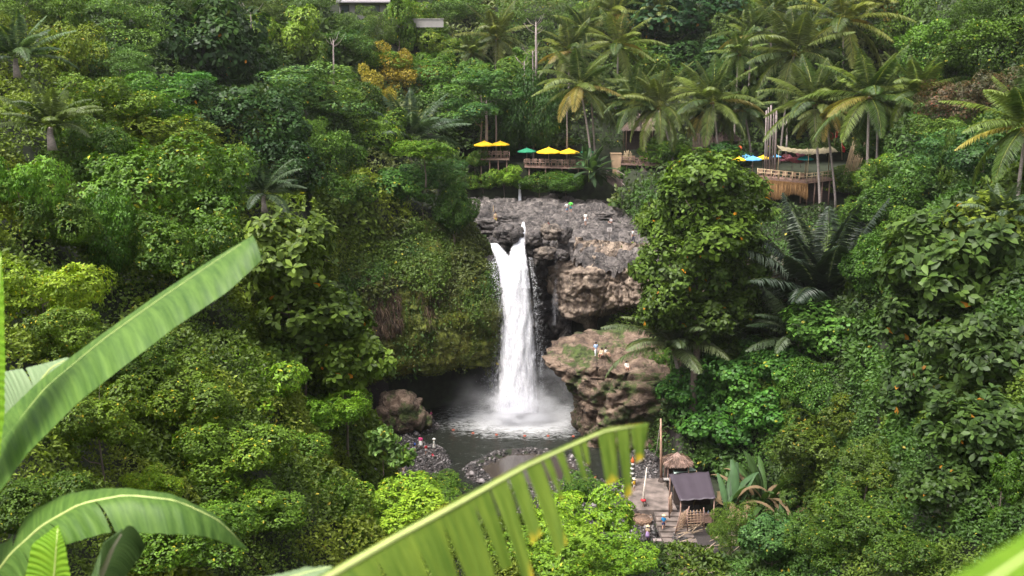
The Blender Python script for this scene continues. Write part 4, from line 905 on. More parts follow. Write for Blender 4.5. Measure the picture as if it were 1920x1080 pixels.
# ================================================================ TREES AND BUSHES (kind, px, py, radius px, vertical radius px, tint, label)
PL = [
# --- far slope, top left
('fine', 30, 8, 70, 50, (1.2,1.2,1), 'pale green feathery tree cut by the top left corner of the picture'),
('column', 110, 40, 50, 75, (1.5,1.55,.8), 'bright yellow-green vine-hung tree near the top left corner'),
('lime', 118, 105, 48, 50, (.8,.78,.6), 'lime bush with orange-tinged tips below the top left vine-hung tree'),
('fine', 220, 60, 95, 70, (1.2,1.25,1.2), 'pale feathery tree left of the dark dome-shaped tree, upper left'),
('fine', 215, 130, 70, 50, (.9,1.0,1), 'mid green feathery tree just below the palest feathery one, upper left'),
('fig', 372, 110, 100, 96, (.95,1.0,.85), 'big dark dome-shaped tree with large glossy leaves, upper left'),
('fig', 350, 215, 66, 50, (.85,.95,.8), 'dark large-leaved tree directly below the dome-shaped one'),
('fig', 470, 240, 76, 58, (.9,1.0,.9), 'dark grey-green large-leaved tree right of the yellow-tipped bush'),
('tiered', 285, 190, 55, 38, (1.0,1.2,.8), 'small flat-layered bright green tree below the left edge of the dome-shaped tree'),
('tiered', 350, 165, 45, 22, (.9,1.3,.9), 'small umbrella-topped fresh green tree against the dark dome-shaped tree'),
('fine', 310, 15, 70, 35, (.8,.8,1), 'greyish feathery crown at the top edge above the dome-shaped tree'),
('fine', 430, 20, 75, 40, (.95,.85,.9), 'greyish green airy tree at the top edge, right of the dome-shaped tree'),
('lime', 520, 75, 50, 50, (.9,1,1.1), 'pale yellowish large-leaved bush right of the dome-shaped tree'),
('fig', 560, 110, 42, 46, (3.0,2.2,1.2), 'yellow-green broad-leaved tree with a few orange leaves, upper left of centre'),
('tiered', 560, 190, 80, 50, (1.2,1.15,1.3), 'spreading grey-green layered tree reaching right above the dark cliff vines'),
('fine', 555, 265, 40, 45, (1.5,1.6,1), 'bright light-green feathery patch in the dark gap above the mossy cliff'),
('fig', 520, 330, 55, 50, (.8,.9,.9), 'dark shaded bush right of the yellow-tipped bush at mid height'),
('fine', 600, 30, 55, 45, (1,1,1), 'airy green tree at the top edge left of the villa'),
('fine', 640, 75, 55, 45, (.9,.95,.95), 'thin open tree with pale bare branches below and left of the villa'),
('tiered', 620, 120, 55, 45, (.9,.95,1), 'soft grey-green tree between the broad-leaved tree and the yellow tree'),
('column', 610, 200, 30, 60, (.6,.65,.6), 'narrow very dark drooping tree left of the yellow tree'),
('vine', 665, 220, 50, 50, (.7,.8,.8), 'dark green tree just left below the yellow tree'),
# --- far slope, top centre
('fine', 500, 30, 40, 30, (1.1,1,.9), 'small yellowish feathery tree at the top edge between two greyish ones'),
('bush', 795, 66, 30, 20, (1,1.1,.9), 'round green bush in front of the right end of the garden wall'),
('bush', 755, 35, 38, 26, (1.3,1.3,1), 'fresh green round tree in front of the villa wall'),
('column', 745, 75, 40, 50, (1.3,1.35,1.1), 'vine-draped bright green tree just below the villa'),
('fine', 700, 60, 40, 38, (1.2,1.1,1), 'pale airy tree left below the villa'),
('yellow', 735, 145, 56, 48, (1,1,1), 'golden yellow tree standing alone in the green slope'),
('yellow', 700, 190, 36, 50, (.85,.95,1), 'smaller duller golden tree leaning against the left of the golden yellow one'),
('bush', 690, 118, 42, 22, (1.2,1.3,.9), 'bright green bush peeping over the left of the golden yellow tree'),
('bush', 800, 140, 40, 34, (1,1.1,1), 'rounded green tree right beside the golden yellow tree'),
('fig', 870, 110, 52, 36, (1.5,1.6,1.2), 'rounded deep green tree top right of the golden yellow tree'),
('bush', 850, 160, 62, 42, (.85,1.1,1.1), 'dense green tree in the middle of the slope behind the left cafe deck'),
('tiered', 900, 180, 55, 36, (1,1.15,1.3), 'grey-green flat-topped tree right above the left pair of yellow umbrellas'),
('bush', 930, 150, 50, 32, (1,1.1,1.1), 'green spreading tree up and right of the flat-topped one'),
('column', 985, 165, 45, 45, (1,1.15,.9), 'vine-grown tree top between the flat-topped tree and the nearest palms'),
('willow', 1000, 222, 54, 56, (.75,.85,.7), 'large drooping-leaved tree hanging over the green umbrella'),
('willow', 955, 250, 28, 40, (.7,.82,.7), 'drooping-leaved tree between the left and middle umbrellas'),
('vine', 830, 220, 60, 40, (.6,.75,.8), 'dark leafy tree behind the left umbrellas, left of the brown trunks'),
('lime', 815, 85, 36, 28, (.9,.95,1), 'pale green tree among the far palms right of the villa'),
('fine', 850, 25, 60, 35, (.9,.95,.9), 'airy grey-green tree at the top edge right of the villa'),
('fine', 960, 60, 62, 55, (1,.95,.9), 'wide airy tree with long thin branches at the top centre'),
('fine', 1030, 90, 60, 45, (.9,.9,.9), 'feathery tree around the tall pale bare trunk at top centre'),
('fine', 1090, 40, 55, 40, (1,1,.9), 'yellowish airy tree top right of the tall pale trunk'),
('lime', 1115, 35, 36, 25, (1.1,1.2,1), 'bright lime crown behind the far palms at top centre right'),
('bush', 1190, 105, 34, 24, (1.2,1.2,1), 'small bright green tree left under the dark evergreen at top centre right'),
('fig', 1290, 35, 98, 62, (.62,.8,.95), 'huge blue-green dark evergreen with a dense crown, top right of centre'),
('fig', 1240, 60, 45, 38, (.65,.8,.9), 'lower left lobe tree of dark evergreen leaves beside the huge one'),
('bush', 1390, 45, 45, 38, (.9,.9,.8), 'mid green tree between the huge evergreen and the tall palms'),
('bush', 1200, 150, 50, 35, (1,1,1), 'leafy tree behind the palm crowns above the thatched hut'),
('fig', 1300, 130, 60, 40, (.9,1,.8), 'shaded tree behind the palms below the huge dark evergreen'),
('fig', 1380, 130, 55, 45, (.8,.9,.8), 'dark tree gap-filling behind the tall central palms'),
('vine', 1460, 190, 50, 50, (.7,.8,.8), 'dark tree behind the bundle of bamboo poles'),
('vine', 1570, 140, 55, 50, (.8,.85,.8), 'dark leafy tree behind the two bright upright palms'),
# --- upper right slope
('column', 1740, 45, 55, 70, (1.2,1.3,1), 'green vine-covered tree at the top edge right of the highest palm'),
('vine', 1690, 60, 50, 45, (1,1.05,.9), 'rounded creeper-clad tree left of the vine-covered one, top right'),
('vine', 1780, 105, 62, 52, (.95,1.15,1), 'creeper-draped tree with a dark hollow on its right, upper right'),
('column', 1800, 130, 34, 52, (.55,.6,.55), 'shadowy narrow tree in the dark hollow, upper right'),
('fine', 1860, 30, 70, 55, (1,1.05,.8), 'green feathery crown in the top right corner'),
('vine', 1875, 95, 70, 48, (.9,1,.8), 'leafy tree at the right edge below the corner crown'),
('reddish', 1810, 195, 55, 42, (.9,.9,.9), 'reddish green shrub between the vine-clad slope and the right edge palm'),
('reddish', 1880, 165, 45, 36, (.9,1,.9), 'smaller reddish shrub at the right edge above the big palm fronds'),
('bush', 1760, 160, 42, 36, (1.1,1.25,1.1), 'fresh green mound left of the reddish shrub'),
('column', 1900, 60, 40, 55, (.8,.9,.7), 'dark upright tree cut by the right edge near the top'),
('bush', 1675, 270, 52, 45, (.75,.95,.9), 'dark green tree right of the pair of pale palm trunks'),
('bush', 1770, 250, 45, 30, (1.2,1.25,1.3), 'small whitish-green layered tree on a thin pale trunk, right side'),
('tiered', 1790, 300, 62, 42, (.9,1.05,1.1), 'grey-green layered tree below the whitish one, right side'),
('bush', 1660, 335, 45, 36, (1.2,1.3,1), 'bright green rounded bush right of the thatch-skirted deck'),
('bush', 1600, 350, 46, 32, (1.1,1.2,.9), 'bright green bush at the foot of the twin leaning palm trunks'),
('vine', 1700, 400, 66, 48, (.8,1,.95), 'dark green tree below the bright rounded bush, right side'),
('column', 1785, 330, 24, 50, (1,1,1), 'slim young tree with a thin pale stem on the right slope'),
('fig', 1860, 300, 55, 42, (1,1.15,1), 'shaded tree behind the drooping right-edge palm fronds'),
('bush', 1745, 440, 55, 38, (1,1.15,.9), 'mid green tree left above the large-leaved grey tree, right side'),
('fine', 1700, 450, 46, 32, (1,1.1,1), 'soft feathery green tree right of the dark sugar palm'),
('bush', 1640, 420, 42, 34, (1,1.2,.9), 'bright-topped bush right above the dark sugar palm fronds'),
# --- right mid slope (vine clad) 
('vine', 1660, 510, 60, 55, (.8,1.05,1), 'creeper-covered tree right beside the dark sugar palm'),
('mulberry', 1580, 640, 72, 48, (.95,1.15,1), 'broad mound of heart-shaped light green leaves under the sugar palm'),
('mulberry', 1500, 700, 62, 42, (.85,1.1,1), 'heart-leaved mound left below the broad mound'),
('mulberry', 1400, 720, 70, 50, (.75,1.05,.95), 'large green climber mound left of the heart-leaved mounds'),
('mulberry', 1350, 800, 72, 52, (.7,1,.9), 'green climber slope right above the small brown-roofed hut'),
('mulberry', 1460, 780, 62, 46, (.85,1.15,1), 'bright climber mound directly above the wild banana clump'),
('mulberry', 1300, 735, 48, 46, (.65,.9,.85), 'shaded climber curtain right of the brown rock outcrop'),
('vine', 1560, 740, 55, 46, (.7,.95,.9), 'dark green climber mass behind the yellowish tree on the right'),
('column', 1270, 640, 24, 62, (.7,.95,.9), 'narrow creeper column hanging in the dark gap right of the rock outcrop'),
('column', 1330, 640, 26, 66, (.7,1,.9), 'narrow creeper column under the big orange-leaved tree'),
('vine', 1440, 590, 44, 42, (.55,.7,.7), 'very dark bush in the shade left of the sugar palm'),
('bush', 1240, 690, 30, 34, (.8,1,.8), 'small bush growing on the right end of the brown outcrop'),
# --- right foreground
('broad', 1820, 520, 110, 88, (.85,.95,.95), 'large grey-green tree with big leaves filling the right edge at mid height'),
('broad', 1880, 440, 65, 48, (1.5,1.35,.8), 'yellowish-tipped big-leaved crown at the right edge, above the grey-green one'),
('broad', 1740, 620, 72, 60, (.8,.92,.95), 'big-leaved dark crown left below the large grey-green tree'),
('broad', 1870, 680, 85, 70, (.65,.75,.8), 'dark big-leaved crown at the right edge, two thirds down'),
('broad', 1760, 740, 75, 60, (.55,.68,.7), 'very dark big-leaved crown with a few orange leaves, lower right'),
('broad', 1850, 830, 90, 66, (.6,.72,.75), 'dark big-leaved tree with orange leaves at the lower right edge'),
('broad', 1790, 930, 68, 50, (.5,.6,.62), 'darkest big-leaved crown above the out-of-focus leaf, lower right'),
('bush', 1620, 790, 58, 48, (1.2,1.05,.8), 'yellowish small-leaved tree top beside the dark big-leaved crowns'),
('bush', 1570, 860, 80, 55, (.95,.9,.75), 'wide olive tree with small leaves in the lower right'),
('bush', 1660, 900, 62, 46, (.85,.85,.7), 'olive tree right of the wide one with a dark gap beneath'),
('bush', 1520, 925, 58, 44, (.8,.85,.7), 'olive small-leaved bush between the banana clump and the wide olive tree'),
('bush', 1640, 985, 70, 46, (.75,.85,.7), 'shaded olive bush in the lower right above the bottom edge'),
('bush', 1560, 1035, 60, 42, (.8,.95,.75), 'low olive bush at the bottom edge right of the blue-green bush'),
('mulberry', 1455, 1025, 44, 38, (.75,.9,1.4), 'round blue-green bush at the bottom right of the debris slope'),
('fine', 1375, 1000, 42, 45, (1.2,1.2,.7), 'light yellow-green feathery bush in front of the banana clump'),
('bush', 1710, 1050, 60, 40, (.7,.8,.65), 'dark bush at the bottom edge left of the blurred leaf'),
('column', 1890, 930, 45, 50, (.7,.9,.5), 'dark leafy shrub above the blurred leaf at the right edge'),
# --- left cliff top
('vine', 600, 300, 50, 42, (.75,.9,.85), 'dark creeper-clad tree where the left cliff begins'),
('bush', 640, 370, 42, 36, (.8,1,.9), 'green creeper mound on the upper left of the mossy cliff'),
('tiered', 790, 345, 36, 30, (.75,.95,.85), 'creeper mound just left of the top of the ledge'),
('bush', 700, 260, 50, 40, (1.1,1.2,.8), 'bright green shrub above the left cliff below the grey-green palm'),
('lime', 795, 285, 44, 18, (.6,.8,.6), 'light green spray of branches reaching towards the left umbrellas'),
('mulberry', 742, 352, 44, 30, (.65,.8,.7), 'dark leafy mound on the cliff top left of the layered tree'),
('tiered', 845, 335, 26, 28, (.75,.95,.9), 'dark green shrub at the left end of the ledge'),
('vine', 850, 400, 30, 40, (.6,.8,.75), 'dark creeper knob beside the rapids on the ledge'),
('bush', 890, 300, 20, 18, (.8,.9,.7), 'small dark shrub left under the left cafe deck'),
# --- bank under the cafes
('bush', 905, 345, 30, 20, (1,1.15,.9), 'green bush on the bank under the left cafe deck'),
('lime', 945, 333, 24, 18, (.8,1,.8), 'yellow-green bush on the bank left of the thin waterfall'),
('vine', 1012, 343, 34, 18, (.8,1,.85), 'leafy bush under the middle cafe deck right of the thin waterfall'),
('vine', 1062, 345, 34, 18, (.75,1,.8), 'leafy bush under the right half of the middle cafe deck'),
('bush', 1185, 330, 24, 20, (.7,.95,.75), 'green bush under the deck beside the stone stair'),
('bush', 1165, 385, 26, 15, (.9,1.05,.7), 'low grassy bush at the foot of the stair on the ledge'),
('bush', 1260, 290, 40, 24, (.9,1.05,.8), 'green shrub between two leaning palm trunks behind the deck'),
('fig', 1360, 300, 40, 24, (.8,1,.8), 'dark shrub behind the blue and yellow umbrellas'),
# --- left mid slope
('lime', 20, 360, 55, 70, (.75,1.1,1.2), 'bush with large round light-green leaves on the left edge at mid height'),
('bush', 180, 300, 60, 60, (.7,.85,.8), 'dark tangled bush left of the yellow-tipped bush'),
('bush', 200, 200, 70, 45, (1.2,1.2,.8), 'bright yellow-green mound above the yellow-tipped bush'),
('lime', 295, 270, 78, 42, (.85,.85,.8), 'yellow-tipped crown on top of the tall dark green bush, left of centre'),
('bush', 300, 370, 110, 88, (.8,.95,.8), 'tall dense dark green bush under the yellow-tipped crown'),
('bush', 330, 490, 90, 70, (.7,.85,.75), 'dark small-leaved bush below the tall dense one, behind the big banana leaf'),
('lime', 420, 350, 45, 60, (.8,.95,.7), 'olive-yellow bush on the right flank of the tall dense bush'),
('vine', 190, 450, 50, 75, (.6,.85,.8), 'hanging curtain of dark climber leaves left of the big banana leaf'),
('lime', 60, 560, 75, 62, (.9,.95,.8), 'bright yellow-green bush at the left edge above the banana plant'),
('bush', 110, 640, 72, 55, (.85,.85,.7), 'yellowish small-leaved bush behind the base of the big banana leaf'),
('bush', 80, 430, 60, 55, (.65,.75,.7), 'dark bush between the round-leaved bush and the bright one on the left edge'),
('broad', 530, 500, 80, 72, (1.15,1.15,1.1), 'large-leaved grey-green tree right at the tip of the big banana leaf'),
('broad', 560, 610, 85, 60, (.9,.95,.95), 'large-leaved grey-green tree with yellow leaves, second down from the banana leaf tip'),
('broad', 640, 690, 72, 54, (1.2,1.25,1.0), 'large-leaved tree leaning out to the right over the cave boulder'),
('broad', 500, 700, 55, 40, (.9,1,.9), 'small group of large dark leaves between the two lime mounds'),
('lime', 450, 740, 85, 55, (.85,1.1,.9), 'bright green pointed-leaved mound under the large-leaved trees'),
('lime', 600, 790, 65, 42, (.75,1.05,.9), 'light green mound left of the cave boulder, above the beach'),
('bush', 330, 760, 85, 62, (1.0,1.0,.8), 'mottled yellow and green mound in the lower left middle'),
('bush', 250, 690, 62, 45, (.7,.8,.65), 'shaded bush under the middle of the big banana leaf'),
('bush', 170, 800, 85, 70, (.8,.8,.6), 'olive and yellow small-leaved bush right of the banana leaf bases'),
('bush', 420, 860, 95, 66, (.95,1,.8), 'yellow-flecked green mound in the lower left, above the arching banana leaf'),
('lime', 285, 915, 45, 28, (1.0,1.15,.6), 'small bright lime dome just above the arching banana leaf'),
('bush', 540, 860, 68, 52, (.9,1.05,.85), 'green mound beside the beach, left of the lime bush'),
('bush', 600, 950, 80, 55, (.9,1.05,.8), 'green mound in the lower middle, left of the blurred banana leaf'),
('bush', 460, 970, 95, 60, (.85,.95,.75), 'green mound right of the arching banana leaf tip'),
('bush', 330, 1020, 95, 55, (.7,.85,.65), 'dark green mound under the arching banana leaf'),
('bush', 60, 960, 80, 60, (.6,.7,.55), 'dark bush behind the lower left banana leaves'),
('mulberry', 800, 800, 1, 1, (1,1,1), None),
# --- bottom centre
('lime', 730, 960, 86, 40, (1.2,1.35,.9), 'bright lime bush with pointed leaves, bottom centre left of the blurred leaf'),
('bush', 810, 925, 46, 20, (1,1.15,.9), 'green bush at the river edge right of the bright lime one'),
('bush', 640, 1030, 90, 45, (.9,1.05,.75), 'deep green bush at the bottom edge under the blurred banana leaf'),
('lime', 1100, 985, 66, 54, (.95,1.15,.85), 'leafy green bush standing in front of the gravel bank'),
('bush', 1088, 930, 36, 30, (.8,1.05,.8), 'top of the leafy bush beside the gravel bank, just left of the stair'),
('lime', 1050, 1050, 85, 45, (.9,1.1,.8), 'green bush at the bottom edge right of the blurred leaf'),
('lime', 1165, 1060, 58, 32, (.8,1.05,.75), 'green bush at the bottom edge below the stone stair'),
]
YOV = {  # plants that stand clear of the slope: fixed ground distance
 'broad|530': 60, 'broad|560': 61, 'broad|640': 62, 'broad|500': 58, 'lime|450': 50, 'lime|600': 58,
 'lime|730': 50, 'bush|810|925': 62, 'bush|640|1030': 48, 'vine|655': 62, 'lime|1100': 62, 'bush|1088': 66, 'lime|1050': 52, 'lime|1165': 56,
 'bush|540|860': 50, 'bush|600|950': 48, 'tiered|790': 122, 'vine|720': 120, 'bush|640|380': 116, 'tiered|845': 124, 'mulberry|742': 123, 'vine|850': 121, 'bush|760': 119.5, 'vine|660': 114,
 'mulberry|1300': 103, 'column|1270': 112, 'column|1330': 110, 'bush|1240': 112, 'bush|905': 162, 'lime|945': 161, 'vine|1012': 161, 'vine|1062': 161, 'bush|1185': 160, 'bush|1165': 157,
 'willow|1000': 166, 'tiered|900': 163, 'bush|930': 170, 'willow|955': 168, 'lime|795': 119, 'bush|890': 163,
}
for row in PL:
    key, px, py, r_, ry_, tint, label = row
    if label is None: continue
    Y_ = YOV.get('%s|%d|%d' % (key, px, py), YOV.get('%s|%d' % (key, px)))
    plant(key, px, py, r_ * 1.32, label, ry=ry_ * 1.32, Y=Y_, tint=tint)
# the big tree with orange leaves in front of the right cliff: many crowns on one trunk
YB = 103; p0 = at(1310, 640, YB); g0 = float(tz(p0.x, p0.y))
bt = empty('broadleaf_tree', (p0.x, p0.y, g0)); tag(bt, 'tall tree with large glossy leaves and orange flecks in front of the right cliff', 'tree')
limb_trunk(at(1320, 330, YB).z - g0, .38, np.random.default_rng(3), 4.0, 9).build('trunk', M['bark'], bt)
for i, (px, py, r_, q) in enumerate([(1325, 335, 72, 50), (1292, 385, 80, 50), (1370, 385, 76, 56), (1262, 440, 72, 52), (1340, 450, 88, 56), (1250, 510, 70, 56), (1320, 520, 80, 56), (1385, 500, 66, 52), (1245, 580, 60, 48), (1310, 600, 72, 46), (1385, 575, 56, 44), (1345, 660, 46, 36)]):
    p = at(px, py, YB + 1.6 * ((i * 5) % 4) - 2); rr = r_ * ppm(YB)
    c = link('crown', PROTO['broad'][i % 3], bt, (p.x - p0.x, p.y - p0.y, p.z - g0)); c.scale = (rr, rr * .85, q * ppm(YB) * 1.25); c.rotation_euler = (0, 0, i * 1.7)
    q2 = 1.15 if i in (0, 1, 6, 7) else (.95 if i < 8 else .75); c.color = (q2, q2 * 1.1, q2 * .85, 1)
# low leafy branch reaching over the beach people
for i, (px, py, r_, lb) in enumerate([(716, 826, 26, 'group of big light green leaves hanging left of the beach people'), (752, 860, 24, 'group of big leaves in front of the beach people')]):
    plant('bigleaf', px, py, r_ * 1.15, lb, ry=r_, Y=58, tint=(1.1, 1.1, 1.1))

# ================================================================ PALMS
def frond_geo(rng, Lf, az, el, droop, leaf_len, nl, wd, base=(0, 0, 0), stiff=.0, vshape=.5, col=((.05, .09, .02), (.16, .19, .05))):
    """one feather frond: arching midrib with a row of leaflets each side; returns leaf arrays and the midrib line"""
    d0 = np.array([math.cos(az) * math.cos(el), math.sin(az) * math.cos(el), math.sin(el)]); hx = np.array([math.cos(az), math.sin(az), 0])
    t = np.linspace(0, 1, 15); ang = el - droop * t ** 1.3
    seg = np.stack([hx[0] * np.cos(ang), hx[1] * np.cos(ang), np.sin(ang)], -1) * (Lf / 14)
    line = np.array(base) + np.concatenate([np.zeros((1, 3)), np.cumsum(seg[:-1], 0)])
    s = np.linspace(.16, 1.0, nl); P = np.stack([np.interp(s, t, line[:, k]) for k in range(3)], -1)
    T = nrm(np.stack([np.interp(s, t, seg[:, k]) for k in range(3)], -1)); side = nrm(np.cross(T, [0, 0, 1.0]) + 1e-6); up = nrm(np.cross(side, T))
    prof = np.sin(np.pi * (s * .86 + .12)) ** .6; out = []
    tw = rng.uniform(-.5, .5)
    for sg in (-1, 1):
        D = nrm(side * sg * (1 - stiff) + T * (.45 + stiff) + up * (vshape * .4 + tw * sg * .3) + rng.normal(size=P.shape) * .09 - np.array([0, 0, 1]) * (.35 + .35 * s[:, None]))
        out.append((P, D, nrm(up + side * sg * .3), leaf_len * prof * rng.uniform(.85, 1.1, nl), np.full(nl, wd)))
    c = rng.random() ** 1.2
    base_c = np.array(col[0]) * (1 - c) + np.array(col[1]) * c
    cl = base_c[None] * (1 + .18 * rng.normal(size=(nl * 2, 1)))
    P2, D2, N2, L2, W2 = [np.concatenate([o[i] for o in out]) for i in range(5)]
    return P2, D2, N2, L2, W2, np.clip(cl, .005, .8), line
def palm_crown(name, rng, nf, Lf, mat, col, old=.25, leaf_len=.8, nl=46, wd=.035, el_rng=(-.5, 1.45), droop=(1.1, 1.9), rib_col=(.25, .26, .07), stiff=0.0):
    A = []; ribs = []
    for i in range(nf):
        q = (i + .5) / nf; el = el_rng[1] + (el_rng[0] - el_rng[1]) * q ** .85 + rng.uniform(-.12, .12); az = i * 2.39996 + rng.uniform(-.25, .25)
        cc = col if rng.random() > old * q * 2 else ((.20, .16, .05), (.36, .28, .09))
        g = frond_geo(rng, Lf * rng.uniform(.82, 1.08) * (1 - .15 * (q < .12)), az, el, rng.uniform(*droop) * (.45 + .55 * math.cos(max(-.2, el) * .6) ** 2) * (.7 if q < .2 else 1), leaf_len, nl, wd, col=cc, stiff=stiff)
        A.append(g[:6]); ribs.append(g[6])
    P, D, N_, Ln, W, C = [np.concatenate([a[i] for a in A]) for i in range(6)]
    # midribs as thin long blades
    rp = np.concatenate([r[:-1] for r in ribs]); rd = np.concatenate([r[1:] - r[:-1] for r in ribs]); rl = np.linalg.norm(rd, axis=1) * 1.25
    tt = np.tile(np.linspace(1, .25, 14), len(ribs))
    P = np.concatenate([P, rp]); D = np.concatenate([D, rd]); N_ = np.concatenate([N_, np.tile([[0, 0, 1.0]], (len(rp), 1))]); Ln = np.concatenate([Ln, rl]); W = np.concatenate([W, .045 * tt]); C = np.concatenate([C, np.tile([rib_col], (len(rp), 1))])
    return leaf_mesh(name, P, D, N_, Ln, W, C, mat, curl=.18)
COCO = ((.06, .10, .028), (.19, .225, .075))
PC = [palm_crown('crown', np.random.default_rng(200 + i), 22 + 2 * (i % 3), 6.1, M['frond'], COCO, leaf_len=1.05, wd=.030, old=.03 + .04 * (i % 3), nl=66, el_rng=(-.6, 1.5), droop=(.6, 1.3 + .1 * i)) for i in range(5)]
PDK = [palm_crown('crown', np.random.default_rng(300 + i), 20, 6.0, M['frond'], ((.035, .055, .028), (.10, .12, .07)), old=.0, leaf_len=.95, nl=60, wd=.045, el_rng=(.25, 1.42), droop=(.7, 1.6), rib_col=(.10, .12, .05)) for i in range(3)]
PDK_ = list(PDK)
def heart():
    mb = MB()
    for i in range(10):
        a = i * 2.4; mb.lathe((math.cos(a) * .32, math.sin(a) * .32, -.35 + .05 * (i % 3)), [(0, -.14), (.12, -.06), (.14, .03), (.08, .12), (0, .14)], 8)
    return mb.mesh('coconuts', simple('coconut', (.26, .14, .04), .6, .4, 5))
HEART = heart()
def palm(px, py, Y, size, label, foot=None, crown='coco', lean=0.0, tint=(1, 1, 1), tr=.17, group='coconut palms round the cafes', name='coconut_palm', tilt=(0, 0), i=[0], nuts=True):
    """crown heart at a photograph pixel; foot = pixel where the trunk meets the ground"""
    i[0] += 1; k = i[0]
    top = at(px, py, Y)
    if foot: b = at(foot[0], foot[1], Y - .5); 
    else: b = Vector((top.x + lean, top.y, max(float(tz(top.x + lean, top.y)), top.z - 11)))
    g = float(tz(b.x, b.y))
    if not foot: b.z = g
    elif g < b.z: b.z = max(g, b.z - (3.0 if crown == 'coco' else .5))
    base = empty(name, b); tag(base, label, 'palm', group)
    d = top - b; mb = MB(); pts = []; bend = Vector((-d.x * .12 - .1, 0, 0))
    for q in np.linspace(0, 1, 12): pts.append(d * float(q) + bend * math.sin(q * 3.14))
    pts[0].z -= .6
    mb.tube(pts, [tr * (1.55 if j == 0 else 1.12 - .35 * j / 11) for j in range(12)], 8)
    mb.build('trunk', M['palm_bark'], base)
    c = link('crown', (PC[k % 5] if crown == 'coco' else PDK[k % 3]), base, d); sc = size * ppm(Y) / (4.5 if crown == 'coco' else 5.0); c.scale = (sc, sc, sc); c.rotation_euler = (tilt[0], tilt[1], k * 1.3)
    c.color = (tint[0], tint[1], tint[2], 1)
    if crown == 'coco' and nuts: link('coconuts', HEART, base, d)
    return base
Gd = 'coconut palms round the cafes'
palm(1087, 160, 163, 72, 'leaning palm right of the middle yellow umbrellas, nearer of the pair', foot=(1112, 285), tint=(.95, 1, .9))
palm(1108, 178, 168, 55, 'second palm of the pair above the middle yellow umbrellas, trunk more upright', foot=(1117, 282), tint=(.9, .95, .9))
palm(1190, 190, 162, 62, 'palm leaning left in front of the thatched hut', foot=(1222, 345), tint=(.95, 1, .9))
palm(1237, 200, 159, 76, 'palm with yellowish hanging fronds, leaning left over the deck railing', foot=(1266, 330), tint=(1.15, 1.1, .9))
palm(1337, 190, 161, 82, 'tallest palm above the big orange-flecked tree, fronds spread wide', foot=(1350, 290), tint=(1, 1.05, .9))
palm(1320, 205, 166, 60, 'palm with a thin trunk just left of the tall one above the orange-flecked tree', foot=(1336, 285), tint=(.9, .95, .9))
palm(1395, 205, 166, 52, 'darker palm between the orange-flecked tree and the bamboo poles', foot=(1412, 295), tint=(.75, .85, .8))
palm(1355, 215, 167, 45, 'small palm whose trunk stands right of the tall one by the bamboo screen', foot=(1362, 285), tint=(.8, .9, .8))
palm(1490, 100, 172, 100, 'big feathery palm with the widest fronds high above the bamboo poles', foot=(1462, 300), tint=(.95, .95, .85))
palm(1526, 193, 147, 84, 'palm whose pale trunk crosses the railing of the thatch-skirted deck', foot=(1540, 385), tr=.2, tint=(.95, 1, .9))
palm(1545, 205, 147.5, 62, 'palm leaning left, its trunk just right of the thatch-skirted deck', foot=(1570, 348), tint=(.9, .9, .8))
palm(1630, 180, 136, 92, 'palm with bright upright central fronds over twin pale trunks', foot=(1628, 345), tr=.21, tint=(1.05, 1.15, .8))
palm(1648, 190, 138, 55, 'half hidden palm just right of the twin pale trunks', foot=(1646, 320), tint=(.8, .9, .8))
palm(1722, 172, 134, 78, 'palm with an orange heart, rightmost of the palms round the cafes', foot=(1735, 300), tint=(1.1, 1.15, .8))
palm(1582, 40, 176, 88, 'yellowish palm high at the top edge, right of centre', foot=(1583, 130), tint=(1.25, 1.15, .8))
palm(1655, 8, 182, 60, 'yellowish palm cut by the top edge above the upright palm', tint=(1.2, 1.1, .8))
palm(1410, 65, 180, 58, 'palm half hidden left of the widest feathery palm', tint=(.9, .95, .85))
palm(1450, 20, 188, 55, 'palm cut by the top edge above the widest feathery palm', tint=(1, 1, .85))
palm(1385, 100, 174, 48, 'young upright palm left below the widest feathery palm', tint=(1, 1.15, .8))
palm(1160, 85, 186, 66, 'palm with bright upright fronds left of the dark evergreen', tint=(1.1, 1.1, .85))
palm(1152, 25, 205, 60, 'palm at the top edge left of the dark evergreen', tint=(1.15, 1.1, .85))
palm(1068, 95, 182, 60, 'palm with drooping yellow fronds above the leaning pair', tint=(1.05, 1, .85))
palm(1095, 55, 200, 50, 'small far palm right of the tall pale bare trunk', tint=(1, 1, .85))
palm(930, 70, 196, 62, 'far palm with a reddish trunk top and drooping fronds, top centre', tint=(1.1, 1, .85))
palm(905, 15, 225, 52, 'far palm cut by the top edge right of the villa', tint=(1.1, 1.05, .85))
palm(820, 72, 208, 50, 'far palm with upright fronds right below the villa', tint=(1, 1.1, .85))
palm(715, 85, 206, 48, 'far palm left below the villa', tint=(.95, 1, .85))
palm(672, 40, 226, 40, 'far palm with its crown in front of the villa left wing', tint=(1, 1.1, .85))
palm(880, 100, 192, 45, 'far palm behind the rounded deep green tree', tint=(1, 1, .85))
palm(1015, 20, 225, 48, 'far palm at the top edge above the wide airy tree', tint=(1, 1, .85))
palm(1230, 20, 200, 42, 'palm at the top edge touching the dark evergreen', tint=(1.1, 1.1, .85))
palm(1925, 235, 84, 110, 'palm with long arching yellow-green fronds at the right edge', tint=(1.05, 1.15, .8), group=None)
